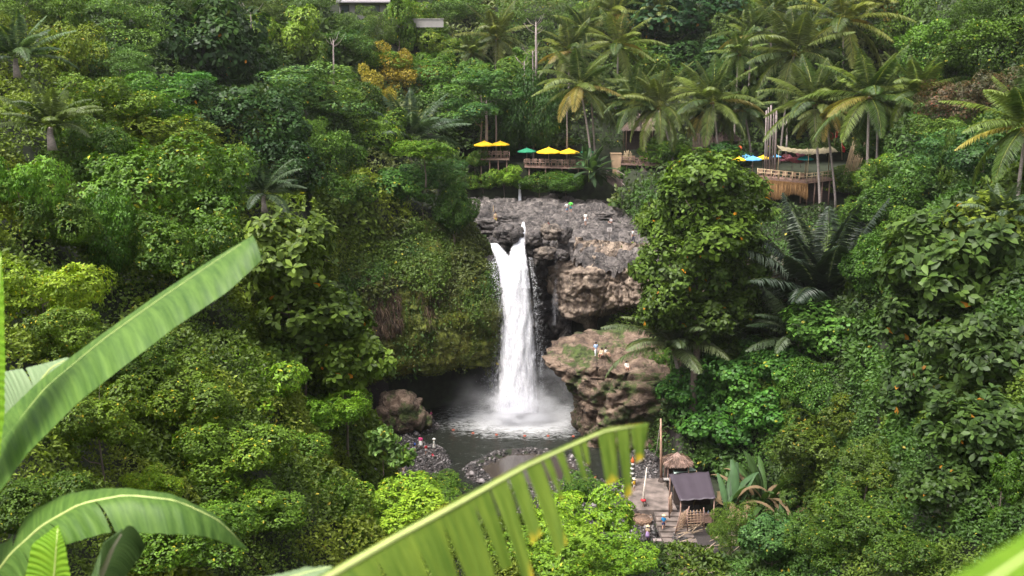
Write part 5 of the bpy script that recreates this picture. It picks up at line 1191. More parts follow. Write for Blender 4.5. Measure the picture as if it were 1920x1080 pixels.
# grey-green sugar palms
def spalm(px, py, Y, size, label, **k): palm(px, py, Y, size, label, crown='dark', group='dark feather palms on the slopes', name='feather_palm', tr=.22, **k)
PDK.append(palm_crown('crown', np.random.default_rng(333), 26, 6.4, M['frond'], ((.03, .045, .028), (.09, .105, .075)), old=.0, leaf_len=1.0, nl=70, wd=.045, el_rng=(.55, 1.5), droop=(.7, 1.5), rib_col=(.10, .12, .05)))
PDK = [PDK[3]] * 4
spalm(1545, 590, 104, 205, 'dark grey sugar palm with tall upright fronds on the right slope', foot=(1545, 640), tint=(.8, .9, .85))
PDK = PDK_
spalm(1500, 640, 100, 115, 'low feather palm whose fronds arch left below the dark sugar palm', foot=(1500, 665), tint=(.85, 1, .8))
spalm(770, 262, 140, 95, 'silvery grey-green feather palm right below the golden yellow tree', foot=(770, 290), tint=(1.1, 1.35, 1.3))
spalm(1880, 415, 74, 85, 'grey feather palm at the right edge above the big-leaved tree', foot=(1880, 440), tint=(1.2, 1.4, 1.2))
spalm(495, 365, 92, 80, 'grey feather palm in the shadow left of the mossy cliff', foot=(495, 376), tint=(.9, 1.1, 1))
spalm(30, 110, 84, 90, 'grey-green feather palm in the upper left corner', foot=(30, 120), tint=(1.1, 1.4, 1.1))
spalm(95, 240, 66, 95, 'olive feather palm below the upper left corner palm', foot=(95, 250), tint=(1.3, 1.4, .8))
spalm(1262, 655, 104, 125, 'feather palm whose fronds hang over the brown outcrop', foot=(1275, 700), tint=(1.4, 1.45, 1))
# tall bare trunks in the slope
def bare(px, py0, py1, Y, r_, label, lean=0, mat='palm_bark', limbs=True):
    a = at(px, py0, Y); b = at(px + lean, py1, Y); o = empty('bare_tree', b); tag(o, label, 'tree')
    mb = MB(); d = a - b; mb.tube([Vector((0, 0, -2)), d * .35 + Vector((.05, 0, 0)), d * .7, d], [r_ * 1.2, r_, r_ * .85, r_ * .5], 8); mb.build('trunk', M[mat], o)
    mb = MB(); rg = np.random.default_rng(int(px))
    for i in range(7 if limbs else 2):
        e = d * rg.uniform(.75, 1); an = rg.uniform(0, 6.28); L_ = rg.uniform(.8, 2.6) * (1 if limbs else .35); mb.tube([e, e + Vector((math.cos(an) * L_ * .6, math.sin(an) * L_ * .6, L_ * .3)), e + Vector((math.cos(an) * L_, math.sin(an) * L_, L_ * .8))], [r_ * .35, r_ * .2, r_ * .08], 5)
    mb.build('branches', M[mat], o)
bare(1005, 40, 145, 172, .22, 'tall pale bare trunk standing above the slope at top centre')
bare(983, 115, 165, 171, .14, 'thin brown trunk left of the tall pale one')
bare(999, 95, 155, 173, .13, 'thin trunk right against the tall pale one')
bare(912, 190, 268, 165, .24, 'reddish brown trunk rising behind the left yellow umbrella', limbs=False)
bare(930, 190, 268, 166, .14, 'thinner brown trunk rising between the two left yellow umbrellas', limbs=False)
bare(1063, 205, 275, 165, .15, 'straight slim trunk behind the middle umbrellas', limbs=False)
bare(1475, 225, 280, 163, .16, 'brown trunk behind the woven awning', limbs=False)
bare(1436, 250, 290, 161, .1, 'thin pale sapling beside the blue umbrella', limbs=False)
bare(625, 75, 140, 150, .12, 'pale bare forked tree on the upper left slope')
bare(470, 20, 50, 150, .10, 'small pale bare tree near the top edge')
bare(1787, 300, 370, 104, .08, 'thin pale stem standing on the right slope', limbs=False)
bare(1848, 860, 1030, 54, .14, 'pale brown trunk under the darkest big-leaved crown, lower right', limbs=False)
bare(1627, 900, 1000, 60, .12, 'mossy leaning trunk in the dark gap of the olive trees', lean=-12, mat='bark', limbs=False)
# ================================================================ BANANA LEAVES
def banana_material(name, a, b_, tr=.42, tip=(.55, .42, .03), tipamt=0.0):
    m, nt, b = mat_new(name); N = nt.nodes; L = nt.links
    at_ = N.new('ShaderNodeAttribute'); at_.attribute_name = 'Col'; sp = N.new('ShaderNodeSeparateColor'); L.new(at_.outputs['Color'], sp.inputs[0])
    cb = N.new('ShaderNodeCombineXYZ'); ml = N.new('ShaderNodeMath'); ml.operation = 'MULTIPLY'; ml.inputs[1].default_value = 55; L.new(sp.outputs[0], ml.inputs[0]); L.new(ml.outputs[0], cb.inputs[0])
    m2 = N.new('ShaderNodeMath'); m2.operation = 'MULTIPLY'; m2.inputs[1].default_value = .7; L.new(sp.outputs[1], m2.inputs[0]); L.new(m2.outputs[0], cb.inputs[1])
    no = N.new('ShaderNodeTexNoise'); no.inputs['Scale'].default_value = 1.0; no.inputs['Detail'].default_value = 5; no.inputs['Roughness'].default_value = .75; L.new(cb.outputs[0], no.inputs['Vector'])
    rp = N.new('ShaderNodeValToRGB'); rp.color_ramp.elements[0].position = .35; rp.color_ramp.elements[1].position = .66; rp.color_ramp.elements[0].color = a + (1,); rp.color_ramp.elements[1].color = b_ + (1,); L.new(no.outputs['Fac'], rp.inputs[0])
    out = rp.outputs[0]
    if tipamt:
        n2 = N.new('ShaderNodeTexNoise'); n2.inputs['Scale'].default_value = .35; n2.inputs['Detail'].default_value = 6; L.new(cb.outputs[0], n2.inputs['Vector'])
        ad = N.new('ShaderNodeMath'); ad.operation = 'ADD'; L.new(n2.outputs['Fac'], ad.inputs[0]); L.new(sp.outputs[1], ad.inputs[1])
        mr = N.new('ShaderNodeMapRange'); mr.inputs['From Min'].default_value = 1.52 - tipamt; mr.inputs['From Max'].default_value = 1.62 - tipamt * .6; L.new(ad.outputs[0], mr.inputs[0])
        mx = N.new('ShaderNodeMix'); mx.data_type = 'RGBA'; L.new(mr.outputs[0], mx.inputs[0]); L.new(out, mx.inputs[6]); mx.inputs[7].default_value = tip + (1,); out = mx.outputs[2]
    L.new(out, b.inputs['Base Color']); b.inputs['Roughness'].default_value = .5; b.inputs['Specular IOR Level'].default_value = .3
    t = N.new('ShaderNodeBsdfTranslucent'); L.new(out, t.inputs['Color']); ms = N.new('ShaderNodeMixShader'); ms.inputs[0].default_value = tr
    L.new(b.outputs[0], ms.inputs[1]); L.new(t.outputs[0], ms.inputs[2]); L.new(ms.outputs[0], N['Material Output'].inputs['Surface'])
    bp = N.new('ShaderNodeBump'); bp.inputs['Strength'].default_value = .5; bp.inputs['Distance'].default_value = .01; L.new(no.outputs['Fac'], bp.inputs['Height']); L.new(bp.outputs[0], b.inputs['Normal'])
    return m
BAN = banana_material('banana_leaf', (.055, .125, .022), (.15, .265, .05))
BANP = banana_material('banana_leaf_pale', (.20, .30, .14), (.31, .40, .22))
BANL = banana_material('young_banana_leaf', (.13, .30, .015), (.27, .45, .03), .5)
BANF = banana_material('torn_banana_leaf', (.075, .145, .012), (.20, .28, .03), .45, tipamt=.10)
BAND = banana_material('shaded_banana_leaf', (.035, .07, .02), (.08, .13, .04), .3)
RIB = simple('midrib', (.42, .48, .16), .5, .12, 8, .05); RIBP = simple('pale_midrib', (.55, .50, .33), .5, .1, 8, .05)
STEM = simple('banana_stem', (.20, .28, .07), .6, .3, 5, .2, stretch=(1, 1, .3))
def crv(P, n):
    """smooth curve through pixel+distance points -> world points"""
    W = np.array([tuple(at(*p)) for p in P]); d = np.concatenate([[0], np.cumsum(np.linalg.norm(np.diff(W, axis=0), axis=1))]); d /= d[-1]
    t = np.linspace(0, 1, n); out = np.stack([np.interp(t, d, W[:, k]) for k in range(3)], -1)
    for _ in range(max(1, n // (len(P) * 2))):
        o2 = out.copy(); o2[1:-1] = (out[:-2] + out[1:-1] * 2 + out[2:]) / 4; out = o2
    return out
def blade(name, rib, sides, mat, parent, n=140, m=9, ribmat=None, ribr=.012, pleat=.004, seed=0):
    """rib and blade margins given as curves; tears split a side into strips"""
    R_ = crv(rib, n); V = []; C = []; Fc = []; cnt = 0; rng = np.random.default_rng(seed)
    for edge, tears, sag, gap in sides:
        E = crv(edge, n); cuts = [0] + sorted(tears) + [1] if not (tears and hasattr(tears[0], '__len__')) else None
        for a, b, Lx in ([(p_, q_, None) for p_, q_ in zip(cuts[:-1], cuts[1:])] if cuts else tears):
            k = max(4, int((b - a) * n)); s = np.linspace(a, b, k); w = np.linspace(0, 1, m)
            mid = (a + b) / 2; g = gap * rng.uniform(.5, 1.3) if len(tears) else 0
            Lm = Lx if Lx else 1.0; sg = sag * rng.uniform(.6, 1.4)
            SS = s[:, None] + (mid - s[:, None]) * g * np.clip(w[None] - .12, 0, 1) ** 1.0
            ii = SS * (n - 1)
            def sm(A): return np.stack([np.interp(ii.ravel(), np.arange(n), A[:, q]) for q in range(3)], -1).reshape(ii.shape + (3,))
            Pr, Pe = sm(R_), sm(E); W = w[None, :, None] * Lm
            P = Pr * (1 - W) + Pe * W; ln = np.linalg.norm(Pe - Pr, axis=-1, keepdims=True)
            P[..., 2:3] += sg * ln * (W * (1 - W)) * 4 * .25
            P[..., 1:2] -= pleat * np.sin(SS * n * 1.1 + 3 * np.sin(SS * 14))[..., None] * W ** .5 + .02 * ln * np.sin(SS * 23 + seed)[..., None] * W
            P[..., 1:2] += rng.uniform(-.12, .12) * ln * W * (1 if len(tears) > 4 else 0)
            V.append(P.reshape(-1, 3)); C.append(np.stack([SS, np.broadcast_to(w[None], SS.shape), 0 * SS], -1).reshape(-1, 3)); Fc.append(grid_faces(k, m) + cnt); cnt += k * m
    V = np.concatenate(V); o = link(name, raw_mesh(name, V - np.array(parent.location), np.concatenate(Fc), 4, mat, col=np.concatenate(C), smooth=True), parent)
    mb = MB(); q = R_[::max(1, n // 24)] - np.array(parent.location); rr = np.linspace(ribr, ribr * .25, len(q)); mb.tube(q, list(rr), 8); mb.build('midrib', ribmat or RIB, o)
    return o
bp1 = empty('banana_plant', (-3.45, 5.2, hgt(-3.45, 5.2))); tag(bp1, 'banana plant with long pale green leaves at the lower left edge', 'banana plant')
Y1 = 5.4
blade('leaf', [(-110, 960, 5.5), (-10, 845, 5.4), (85, 727, 5.3), (195, 635, 5.25), (300, 560, 5.2), (400, 492, 5.2), (474, 443, 5.2)],
      [([(-90, 985, 5.0), (0, 922, 4.9), (52, 850, 4.85), (143, 757, 4.85), (222, 695, 4.85), (330, 612, 4.9), (430, 545, 4.95), (490, 488, 5.1)], [], .5, 0),
       ([(-130, 935, 5.7), (-30, 815, 5.6), (75, 712, 5.5), (190, 627, 5.4), (294, 553, 5.35), (396, 487, 5.3), (476, 440, 5.2)], [], .1, 0)], BAN, bp1, seed=1, ribr=.006)
blade('leaf', [(-20, 870, 5.9), (20, 800, 5.8), (62, 735, 5.7), (95, 690, 5.7), (130, 672, 5.7)],
      [([(-30, 905, 5.6), (30, 840, 5.5), (95, 775, 5.5), (150, 720, 5.5), (158, 684, 5.6)], [.55], .3, .05), ([(-60, 800, 6.1), (-30, 740, 6), (0, 697, 6), (40, 692, 5.9), (120, 672, 5.8)], [.35, .7], .2, .12)], BANP, bp1, seed=2, ribr=.02)
blade('leaf', [(-40, 1120, 5.3), (20, 1040, 5.0), (80, 985, 4.8), (150, 945, 4.7), (235, 928, 4.7), (330, 938, 4.7), (410, 975, 4.75), (465, 1030, 4.8)],
      [([(10, 1150, 5), (60, 1050, 4.7), (130, 1018, 4.6), (205, 998, 4.55), (300, 1000, 4.55), (372, 1003, 4.6), (430, 1020, 4.7), (465, 1030, 4.8)], [.30, .47, .62], .8, .06),
       ([(-40, 1030, 5.6), (18, 1015, 5.3), (55, 960, 5.1), (125, 925, 5), (215, 920, 4.95), (320, 931, 4.9), (408, 970, 4.85), (465, 1030, 4.8)], [.28], .6, .15)], BAN, bp1, seed=3, ribr=.012)
blade('leaf', [(98, 1180, 4.6), (102, 1080, 4.5), (106, 1020, 4.5), (109, 984, 4.55)], [([(140, 1180, 4.5), (132, 1085, 4.4), (124, 1030, 4.45), (109, 984, 4.55)], [], .2, 0), ([(40, 1180, 4.7), (46, 1085, 4.6), (60, 1020, 4.6), (108, 984, 4.55)], [], .2, 0)], BANL, bp1, seed=4, ribr=.01)
blade('leaf', [(150, 1150, 4.4), (190, 1075, 4.3), (212, 1025, 4.3), (230, 995, 4.35)], [([(250, 1150, 4.6), (236, 1080, 4.6), (262, 1045, 4.55), (273, 1025, 4.5)], [], .9, 0), ([(185, 1150, 4.0), (187, 1060, 4.1), (192, 1020, 4.2), (228, 995, 4.3)], [], .9, 0)], BAND, bp1, seed=5, ribmat=RIBP, ribr=.03)
blade('leaf', [(-30, 860, 4.9), (-10, 760, 4.9), (-5, 640, 4.9), (0, 520, 4.9), (2, 470, 4.9)], [([(0, 860, 4.8), (9, 760, 4.8), (9, 640, 4.8), (6, 530, 4.85), (2, 470, 4.9)], [], .2, 0), ([(-60, 860, 5), (-70, 760, 5), (-60, 640, 5), (-30, 520, 5), (2, 470, 4.9)], [], .2, 0)], BANL, bp1, seed=6, ribr=.012)
mb = MB(); mb.tube([(0, 0, -.3), (.02, 0, .4), (.05, -.02, .9), (.1, -.1, 1.35)], [.16, .14, .11, .07], 12); mb.build('stem', STEM, bp1)
mb = MB()
for q in [(-110, 960, 5.5), (-20, 870, 5.9), (-40, 1120, 5.3), (98, 1180, 4.6), (150, 1150, 4.4), (-30, 860, 4.9)]:
    e = at(*q) - bp1.location; mb.tube([Vector((.08, -.05, 1.1)), Vector((.08, -.05, 1.2)).lerp(e, .5) + Vector((0, 0, .1)), e], [.045, .03, .018], 8)
mb.build('leaf_stalks', RIB, bp1)
# near leaf across the bottom
bp2 = empty('banana_plant', (-1.1, 1.6, hgt(-1.1, 1.6))); tag(bp2, 'banana plant whose blurred torn leaf crosses the bottom of the view', 'banana plant')
tears = [(0, .15, 1), (.15, .25, .97), (.25, .345, 1.02), (.345, .42, .94), (.42, .505, 1.03), (.505, .55, .9), (.555, .60, 1.08), (.605, .645, .78), (.655, .70, 1.12), (.708, .728, .66), (.748, .772, .5), (.80, .822, .62), (.826, .842, .45), (.872, .915, .95), (.918, .95, 1.25), (.955, 1, .8)]
blade('leaf', [(480, 1175, 1.75), (620, 1080, 1.9), (740, 1010, 2.05), (860, 945, 2.2), (980, 878, 2.35), (1080, 832, 2.5), (1140, 806, 2.55), (1215, 798, 2.6)],
      [([(600, 1290, 1.6), (700, 1240, 1.75), (790, 1180, 1.9), (890, 1130, 2.05), (1000, 1065, 2.2), (1070, 985, 2.3), (1125, 925, 2.45), (1182, 900, 2.5), (1212, 872, 2.55)], tears, .15, .42),
       ([(470, 1160, 1.8), (612, 1072, 1.95), (733, 1003, 2.1), (853, 938, 2.25), (975, 872, 2.4), (1076, 827, 2.55), (1138, 801, 2.6), (1216, 793, 2.62)], [], .1, 0)], BANF, bp2, n=260, seed=7, ribr=.009, pleat=.0015)
mb = MB(); mb.tube([(0, 0, -.3), (.02, 0, .3), (.06, 0, .62)], [.13, .11, .07], 12); mb.build('stem', STEM, bp2)
mb = MB(); e = at(480, 1175, 1.75) - bp2.location; mb.tube([Vector((.05, 0, .45)), Vector((.1, .02, .6)).lerp(e, .5), e], [.04, .02, .01], 8); mb.build('leaf_stalk', RIB, bp2)
bp3 = empty('banana_plant', (1.0, .55, hgt(1.0, .55))); tag(bp3, 'banana plant with one very blurred leaf in the bottom right corner', 'banana plant')
blade('leaf', [(1725, 1205, .80), (1825, 1112, .84), (1905, 1056, .88), (2015, 975, .92)], [([(1625, 1178, .86), (1780, 1083, .9), (1880, 1026, .92), (1985, 955, .94)], [], .1, 0), ([(1800, 1260, .76), (1900, 1160, .8), (1980, 1080, .84), (2010, 990, .9)], [], .2, 0)], BANL, bp3, n=60, seed=8, ribr=.004, pleat=.0005)
mb = MB(); mb.tube([(0, 0, -.3), (0, 0, .4), (.0, 0, .9)], [.13, .11, .07], 12); mb.build('stem', STEM, bp3)
mb = MB(); e = at(1725, 1205, .8) - bp3.location; mb.tube([Vector((0, 0, .8)), Vector((0, 0, 1.0)).lerp(e, .6), e], [.03, .015, .005], 8); mb.build('leaf_stalk', RIB, bp3)
bp4 = empty('banana_plant', (-.9, 3.0, hgt(-.9, 3.0))); tag(bp4, 'banana plant of which only a pale leaf tip shows at the bottom edge', 'banana plant')
blade('leaf', [(440, 1130, 3.0), (520, 1090, 3.0), (580, 1072, 3.0), (624, 1062, 3.0)], [([(440, 1090, 3.1), (515, 1078, 3.1), (572, 1064, 3.1), (624, 1061, 3.0)], [], .1, 0), ([(480, 1170, 2.9), (550, 1120, 2.9), (595, 1090, 2.9), (624, 1062, 3.0)], [], .2, 0)], BANP, bp4, n=50, seed=10, ribr=.006)
mb = MB(); mb.tube([(0, 0, -.3), (0, 0, .4)], [.1, .06], 12); e = at(440, 1130, 3.0) - bp4.location; mb.tube([Vector((0, 0, .3)), e], [.04, .01], 8); mb.build('stem', STEM, bp4)

# banana clumps far away: arching broad blades round short stems
def clump(px, py, Y, size, n, label, tint, seed, dead=.3, el0=.5, name='banana_clump', wid=.095, mat='leaf_gloss'):
    p = at(px, py, Y); b = empty(name, p); tag(b, label, 'banana clump'); rng = np.random.default_rng(seed); k = ppm(Y)
    V = []; C = []; Fc = []; cnt = 0; S_ = size * k
    for i in range(n):
        az = rng.uniform(0, 6.28); q = i / n; el = 1.5 - (1.5 - el0) * q + rng.uniform(-.15, .15); L_ = S_ * rng.uniform(.8, 1.1); isd = rng.random() < dead * q * 1.6
        dr = (2.2 if isd else .9) * rng.uniform(.6, 1.2); t = np.linspace(0, 1, 14); ang = el - dr * t ** 1.6
        hx = np.array([math.cos(az), math.sin(az), 0]); seg = np.stack([hx[0] * np.cos(ang), hx[1] * np.cos(ang), np.sin(ang)], -1) * L_ / 13
        org = np.array([rng.normal() * .1 * S_, rng.normal() * .06 * S_, -.1 * S_ * rng.random()])
        line = org + np.cumsum(seg, 0); side = nrm(np.cross(seg, [0, 0, 1.0])); up = nrm(np.cross(side, seg))
        wp = (np.sin(np.pi * (t * .9 + .06)) ** .55) * wid * L_ * (t > .12)
        jag = (rng.uniform(.55, 1, 14) if isd else rng.uniform(.85, 1, 14))
        P = np.stack([line - side * (wp * jag)[:, None] - up * (wp * .25)[:, None], line + up * .002, line + side * (wp * jag)[:, None] - up * (wp * .25)[:, None]], 1)
        c0 = np.array((.17, .12, .07)) if isd else np.array(tint) * rng.uniform(.7, 1.4)
        cc = c0[None] * rng.uniform(.85, 1.15, (42, 1)); cc.reshape(14, 3, 3)[:, 1] *= 1.3
        V.append(P.reshape(-1, 3)); C.append(cc); Fc.append(grid_faces(14, 3) + cnt); cnt += 42
    o = link('leaves', raw_mesh('leaves', np.concatenate(V), np.concatenate(Fc), 4, M[mat], col=np.clip(np.concatenate(C), .004, .8)), b)
    g = float(tz(p.x, p.y)); mb = MB()
    for i in range(3): mb.tube([((i - 1) * .12 * S_, 0, -(.45 if dead == 0 else .6) * S_), ((i - 1) * .10 * S_, 0, 0)], [.03 * S_, .02 * S_], 10)
    mb.build('stem', STEM if dead < .5 else M['bark'], b)
clump(1425, 945, 90, 104, 30, 'wild banana clump with tall dark leaves and hanging brown dead ones', (.034, .064, .018), 1, dead=.6, wid=.07, el0=.1)
clump(1370, 955, 88, 90, 14, 'low banana clump with torn grey-green leaves beside the purple roof', (.045, .085, .035), 2, dead=.6)
clump(1468, 980, 87, 70, 8, 'small banana plant with drooping brown leaves right of the tall clump', (.045, .10, .03), 3, dead=.9)
clump(1110, 320, 159, 46, 24, 'grey-green broad-leaved plant hanging at the right end of the middle deck', (.04, .07, .03), 4, dead=0, el0=-.6, wid=.15)
clump(1098, 300, 160, 30, 16, 'smaller broad-leaved plant at the foot of the leaning palm pair', (.035, .07, .025), 5, dead=0, el0=-.3, wid=.15)

# ================================================================ CAFES
WOOD = simple('weathered_wood', (.24, .15, .12), .8, .35, 7, .3); WOODL = simple('chair_wood', (.42, .27, .19), .7, .25, 8, .2); BAMB = simple('bamboo', (.45, .33, .20), .6, .3, 5, .2, stretch=(1, 1, .3))
DWOOD = simple('dark_wood', (.05, .035, .03), .85, .3, 5, .3); THATCH = simple('thatch', (.38, .22, .11), .95, .5, 9, 1.0, stretch=(3, 3, .4)); PTHATCH = simple('grey_thatch', (.34, .25, .23), .95, .4, 8, .9, stretch=(2, 2, .5))
GWOOD = simple('grey_pole', (.25, .20, .19), .75, .25, 5, .2, stretch=(1, 1, .3)); CONC = simple('mossy_concrete', (.16, .13, .11), .9, .4, 1.2, .4); TANW = simple('tan_concrete', (.36, .24, .15), .9, .3, .8, .3)
CLOTH = {}
def cloth(name, rgb):
    if name not in CLOTH: CLOTH[name] = simple(name + '_cloth', rgb, .75, .08, 20, .05)
    return CLOTH[name]
YC, GC, BC, TC = cloth('yellow', (.86, .52, .012)), cloth('green', (.015, .20, .10)), cloth('blue', (.10, .33, .62)), cloth('teal', (.01, .33, .32))
def umbrella(px, py, Y, rpx, mat, label, h=2.5, sides=8, tall=.27):
    p = at(px, py, Y); r = rpx * ppm(Y); o = empty('umbrella', (p.x, p.y, p.z - h)); tag(o, label, 'umbrella', 'sun umbrellas on the cafe decks')
    mb = MB(); V = [(0, 0, h)]; Fc = []; n = sides * 4
    for ring, (q, dz) in enumerate([(.35, -.12), (.7, -.24), (1, -.36), (1.0, -.46)]):
        for k in range(n):
            a = 6.2832 * k / n; f = abs(math.cos(a * sides / 2)); sc = 1 - .10 * (1 - f); V.append((math.cos(a) * r * q * sc, math.sin(a) * r * q * sc, h + dz * r * tall / .27 * (1 + .06 * (1 - f))))
    for k in range(n): Fc.append((0, 1 + k, 1 + (k + 1) % n))
    for g in range(3):
        for k in range(n): k2 = (k + 1) % n; Fc.append((1 + g * n + k, 1 + (g + 1) * n + k, 1 + (g + 1) * n + k2, 1 + g * n + k2))
    mb.add(V, Fc); c = mb.build('canopy', mat, o); mb = MB(); mb.lathe((0, 0, h), [(.05, -.02), (.06, .06), (0, .14)], 8); mb.build('finial', mat, o)
    mb = MB(); mb.tube([(0, 0, 0), (0, 0, h)], .035, 8); mb.build('pole', WOODL, o)
    mb = MB()
    for k in range(sides): a = 6.2832 * k / sides; mb.tube([(math.cos(a) * r * .9, math.sin(a) * r * .9, h - .4 * r * tall / .27), (0, 0, h - .08)], .018, 4)
    mb.build('ribs', WOODL, o)
UM = [(908, 264, 163, 19, YC, 'left yellow umbrella of the pair on the left deck'), (938, 264, 163.6, 17, YC, 'right yellow umbrella of the pair on the left deck'),
      (988, 277, 163, 17, GC, 'green umbrella at the left end of the middle deck'), (1029, 276, 162.5, 22, YC, 'larger yellow umbrella in the middle of the middle deck'),
      (1067, 278, 162.5, 19, YC, 'yellow umbrella at the right end of the middle deck'), (1101, 280, 165, 12, GC, 'small half hidden green umbrella right of the middle yellow ones'),
      (1386, 294, 153, 14, YC, 'small yellow umbrella peeking over the orange-flecked tree'), (1399, 289, 155, 16, BC, 'blue umbrella behind the other blue one by the bamboo poles'),
      (1412, 292, 153, 17, BC, 'blue umbrella in front, left of the bamboo poles'), (1431, 291, 156, 14, YC, 'yellow umbrella right beside the bamboo poles'), (1456, 290, 158, 9, BC, 'small blue umbrella right behind the bamboo poles'),
      (1511, 292, 153, 15, TC, 'teal umbrella under the woven awning')]
for u in UM: umbrella(*u)
def deck(px0, px1, py, Y, depth, label, rail=1.0, posts=6, leg=3.0, wood=WOOD, slats=0, py1=None, railwood=None):
    a = at(px0, py, Y); b = at(px1, py1 or py, Y); L_ = b.x - a.x; o = empty('deck', (a.x, a.y, a.z)); tag(o, label, 'deck'); sl = (b.z - a.z) / L_; ry = -math.atan(sl)
    mb = MB()
    for i in range(int(depth / .3)): mb.box((L_ / 2, .15 + i * .3, L_ / 2 * sl), (L_, .27, .07), ry=ry)
    mb.box((L_ / 2, .02, -.16 + L_ / 2 * sl), (L_, .12, .22), ry=ry); mb.build('floor', wood, o)
    mb = MB(); rw = railwood or wood
    for z in (rail, rail * .62): mb.tube([(0, 0, z), (L_ / 2, 0, z + L_ / 2 * sl), (L_, 0, z + L_ * sl)], .055, 6)
    if slats:
        for i in range(slats): x = L_ * (i + .5) / slats; mb.tube([(x, .0, 0 + x * sl), (x, 0, rail + x * sl)], .025, 5)
    mb.build('railing', rw, o)
    for i in range(posts):
        mb = MB(); x = L_ * i / (posts - 1); mb.tube([(x, 0, -.05 + x * sl), (x, 0, rail + .1 + x * sl)], .06, 6); mb.build('rail_post', rw, o)
    for i in range(4):
        mb = MB(); x = L_ * (i + .3) / 3.6; mb.tube([(x, .4, -leg), (x, .4, -.15 + x * sl)], .11, 8); mb.build('post', wood, o)
    return o, L_, sl
def make_chair():
    o = empty('chair'); w_ = .52
    for (x, y) in ((-1, -1), (1, -1)): mb = MB(); mb.box((x * w_ / 2, y * .22, .22), (.05, .05, .44)); mb.build('leg', WOODL, o)
    for x in (-1, 1): mb = MB(); mb.box((x * w_ / 2, .22, .47), (.05, .05, .94), rx=-.06); mb.build('leg', WOODL, o)
    mb = MB(); mb.box((0, 0, .45), (w_ + .06, .5, .05)); mb.build('seat', WOODL, o)
    mb = MB()
    for z in (.62, .74, .86): mb.box((0, .24, z), (w_, .03, .09))
    mb.build('backrest', WOODL, o); return o
CHAIR = make_chair(); register(CHAIR); first = [True]
ORD = ['first', 'second', 'third', 'fourth', 'fifth', 'sixth', 'seventh', 'eighth', 'ninth']
def chairs(dk, L_, sl, n, label, group, z=.04, y=.75, x0=.6, rows=1):
    for r_ in range(rows):
        for i in range(n):
            c = CHAIR if first[0] else copy_tree(CHAIR); first[0] = False
            x = x0 + (L_ - 2 * x0) * i / (n - 1); c.location = dk.location + Vector((x, y + r_ * 1.5, z + x * sl)); c.rotation_euler = (0, 0, math.pi + (i % 3 - 1) * .2 + r_ * math.pi); s = 1.25
            c.scale = (s, s, s); tag(c, label % ORD[i], 'chair', group)
d1, l1, s1 = deck(897, 955, 297, 163, 3.4, 'small dark wooden deck with a row of chairs under the left yellow umbrellas', posts=8, leg=4)
chairs(d1, l1, s1, 5, 'pale wooden chair, %s from the left on the small left deck', 'chairs on the left deck')
d2, l2, s2 = deck(983, 1094, 311, 162, 4.2, 'long wooden deck full of chairs under the green and yellow umbrellas', posts=12, leg=4, py1=314)
chairs(d2, l2, s2, 9, 'pale wooden chair, %s from the left on the long middle deck', 'chairs on the middle deck')
d3, l3, s3 = deck(1165, 1292, 306, 160, 4.5, 'brown wooden deck crossed by leaning palms, left of the orange-flecked tree', posts=9, leg=5, py1=311, rail=.9)
chairs(d3, l3, s3, 8, 'brown chair, %s from the left on the deck crossed by leaning palms', 'chairs on the brown deck', y=1.6)
d4, l4, s4 = deck(1420, 1512, 332, 150, 5, 'bamboo-railed deck with a hanging thatch skirt below', posts=8, leg=4, slats=0, py1=341, rail=1.25, railwood=BAMB)
chairs(d4, l4, s4, 6, 'yellowish chair, %s from the left behind the railing of the thatch-skirted deck', 'chairs on the thatch-skirted deck', rows=1)
d5, l5, s5 = deck(1512, 1562, 341, 150.2, 4, 'right wing of bamboo-railed deck behind two leaning palm trunks', posts=6, leg=4, slats=12, py1=335, rail=1.2, railwood=BAMB)
# thatch skirt: hanging straw
def straw(name, a, L_, sl, hgt_, n, parent, mat_cols=((.20, .11, .05), (.48, .28, .13)), depth=.35, seed=3, top=0.0):
    rng = np.random.default_rng(seed); x = rng.uniform(0, L_, n); P = np.stack([x, rng.uniform(-depth, .05, n), x * sl + top + rng.uniform(-.25, 0, n)], -1)
    h = hgt_ * (.78 + .22 * np.sin(x * 1.1) + rng.uniform(-.18, .18, n))
    return link(name, leaf_mesh(name, P, np.stack([rng.normal(size=n) * .05, rng.normal(size=n) * .06 - .05, -np.ones(n)], -1), np.tile([[0, -1.0, .1]], (n, 1)) + rng.normal(size=(n, 3)) * .3, h, np.full(n, .035), vary(rng, n, *mat_cols), M['leaf'], curl=.0), parent)
straw('thatch_skirt', None, l4 - 1.4, s4, 2.5, 5200, d4, top=-.15).location = (1.5, 0, 1.5 * s4)
mb = MB(); mb.box((l4 / 2 + .7, .35, -1.3 + l4 * s4 / 2), (l4 - 1.5, .1, 2.0), ry=-math.atan(s4)); mb.build('skirt_backing', DWOOD, d4)
mb = MB(); mb.box((l5 / 2, 1.2, -1.6), (l5, .1, 3.2)); mb.build('dark_underside', DWOOD, d5)
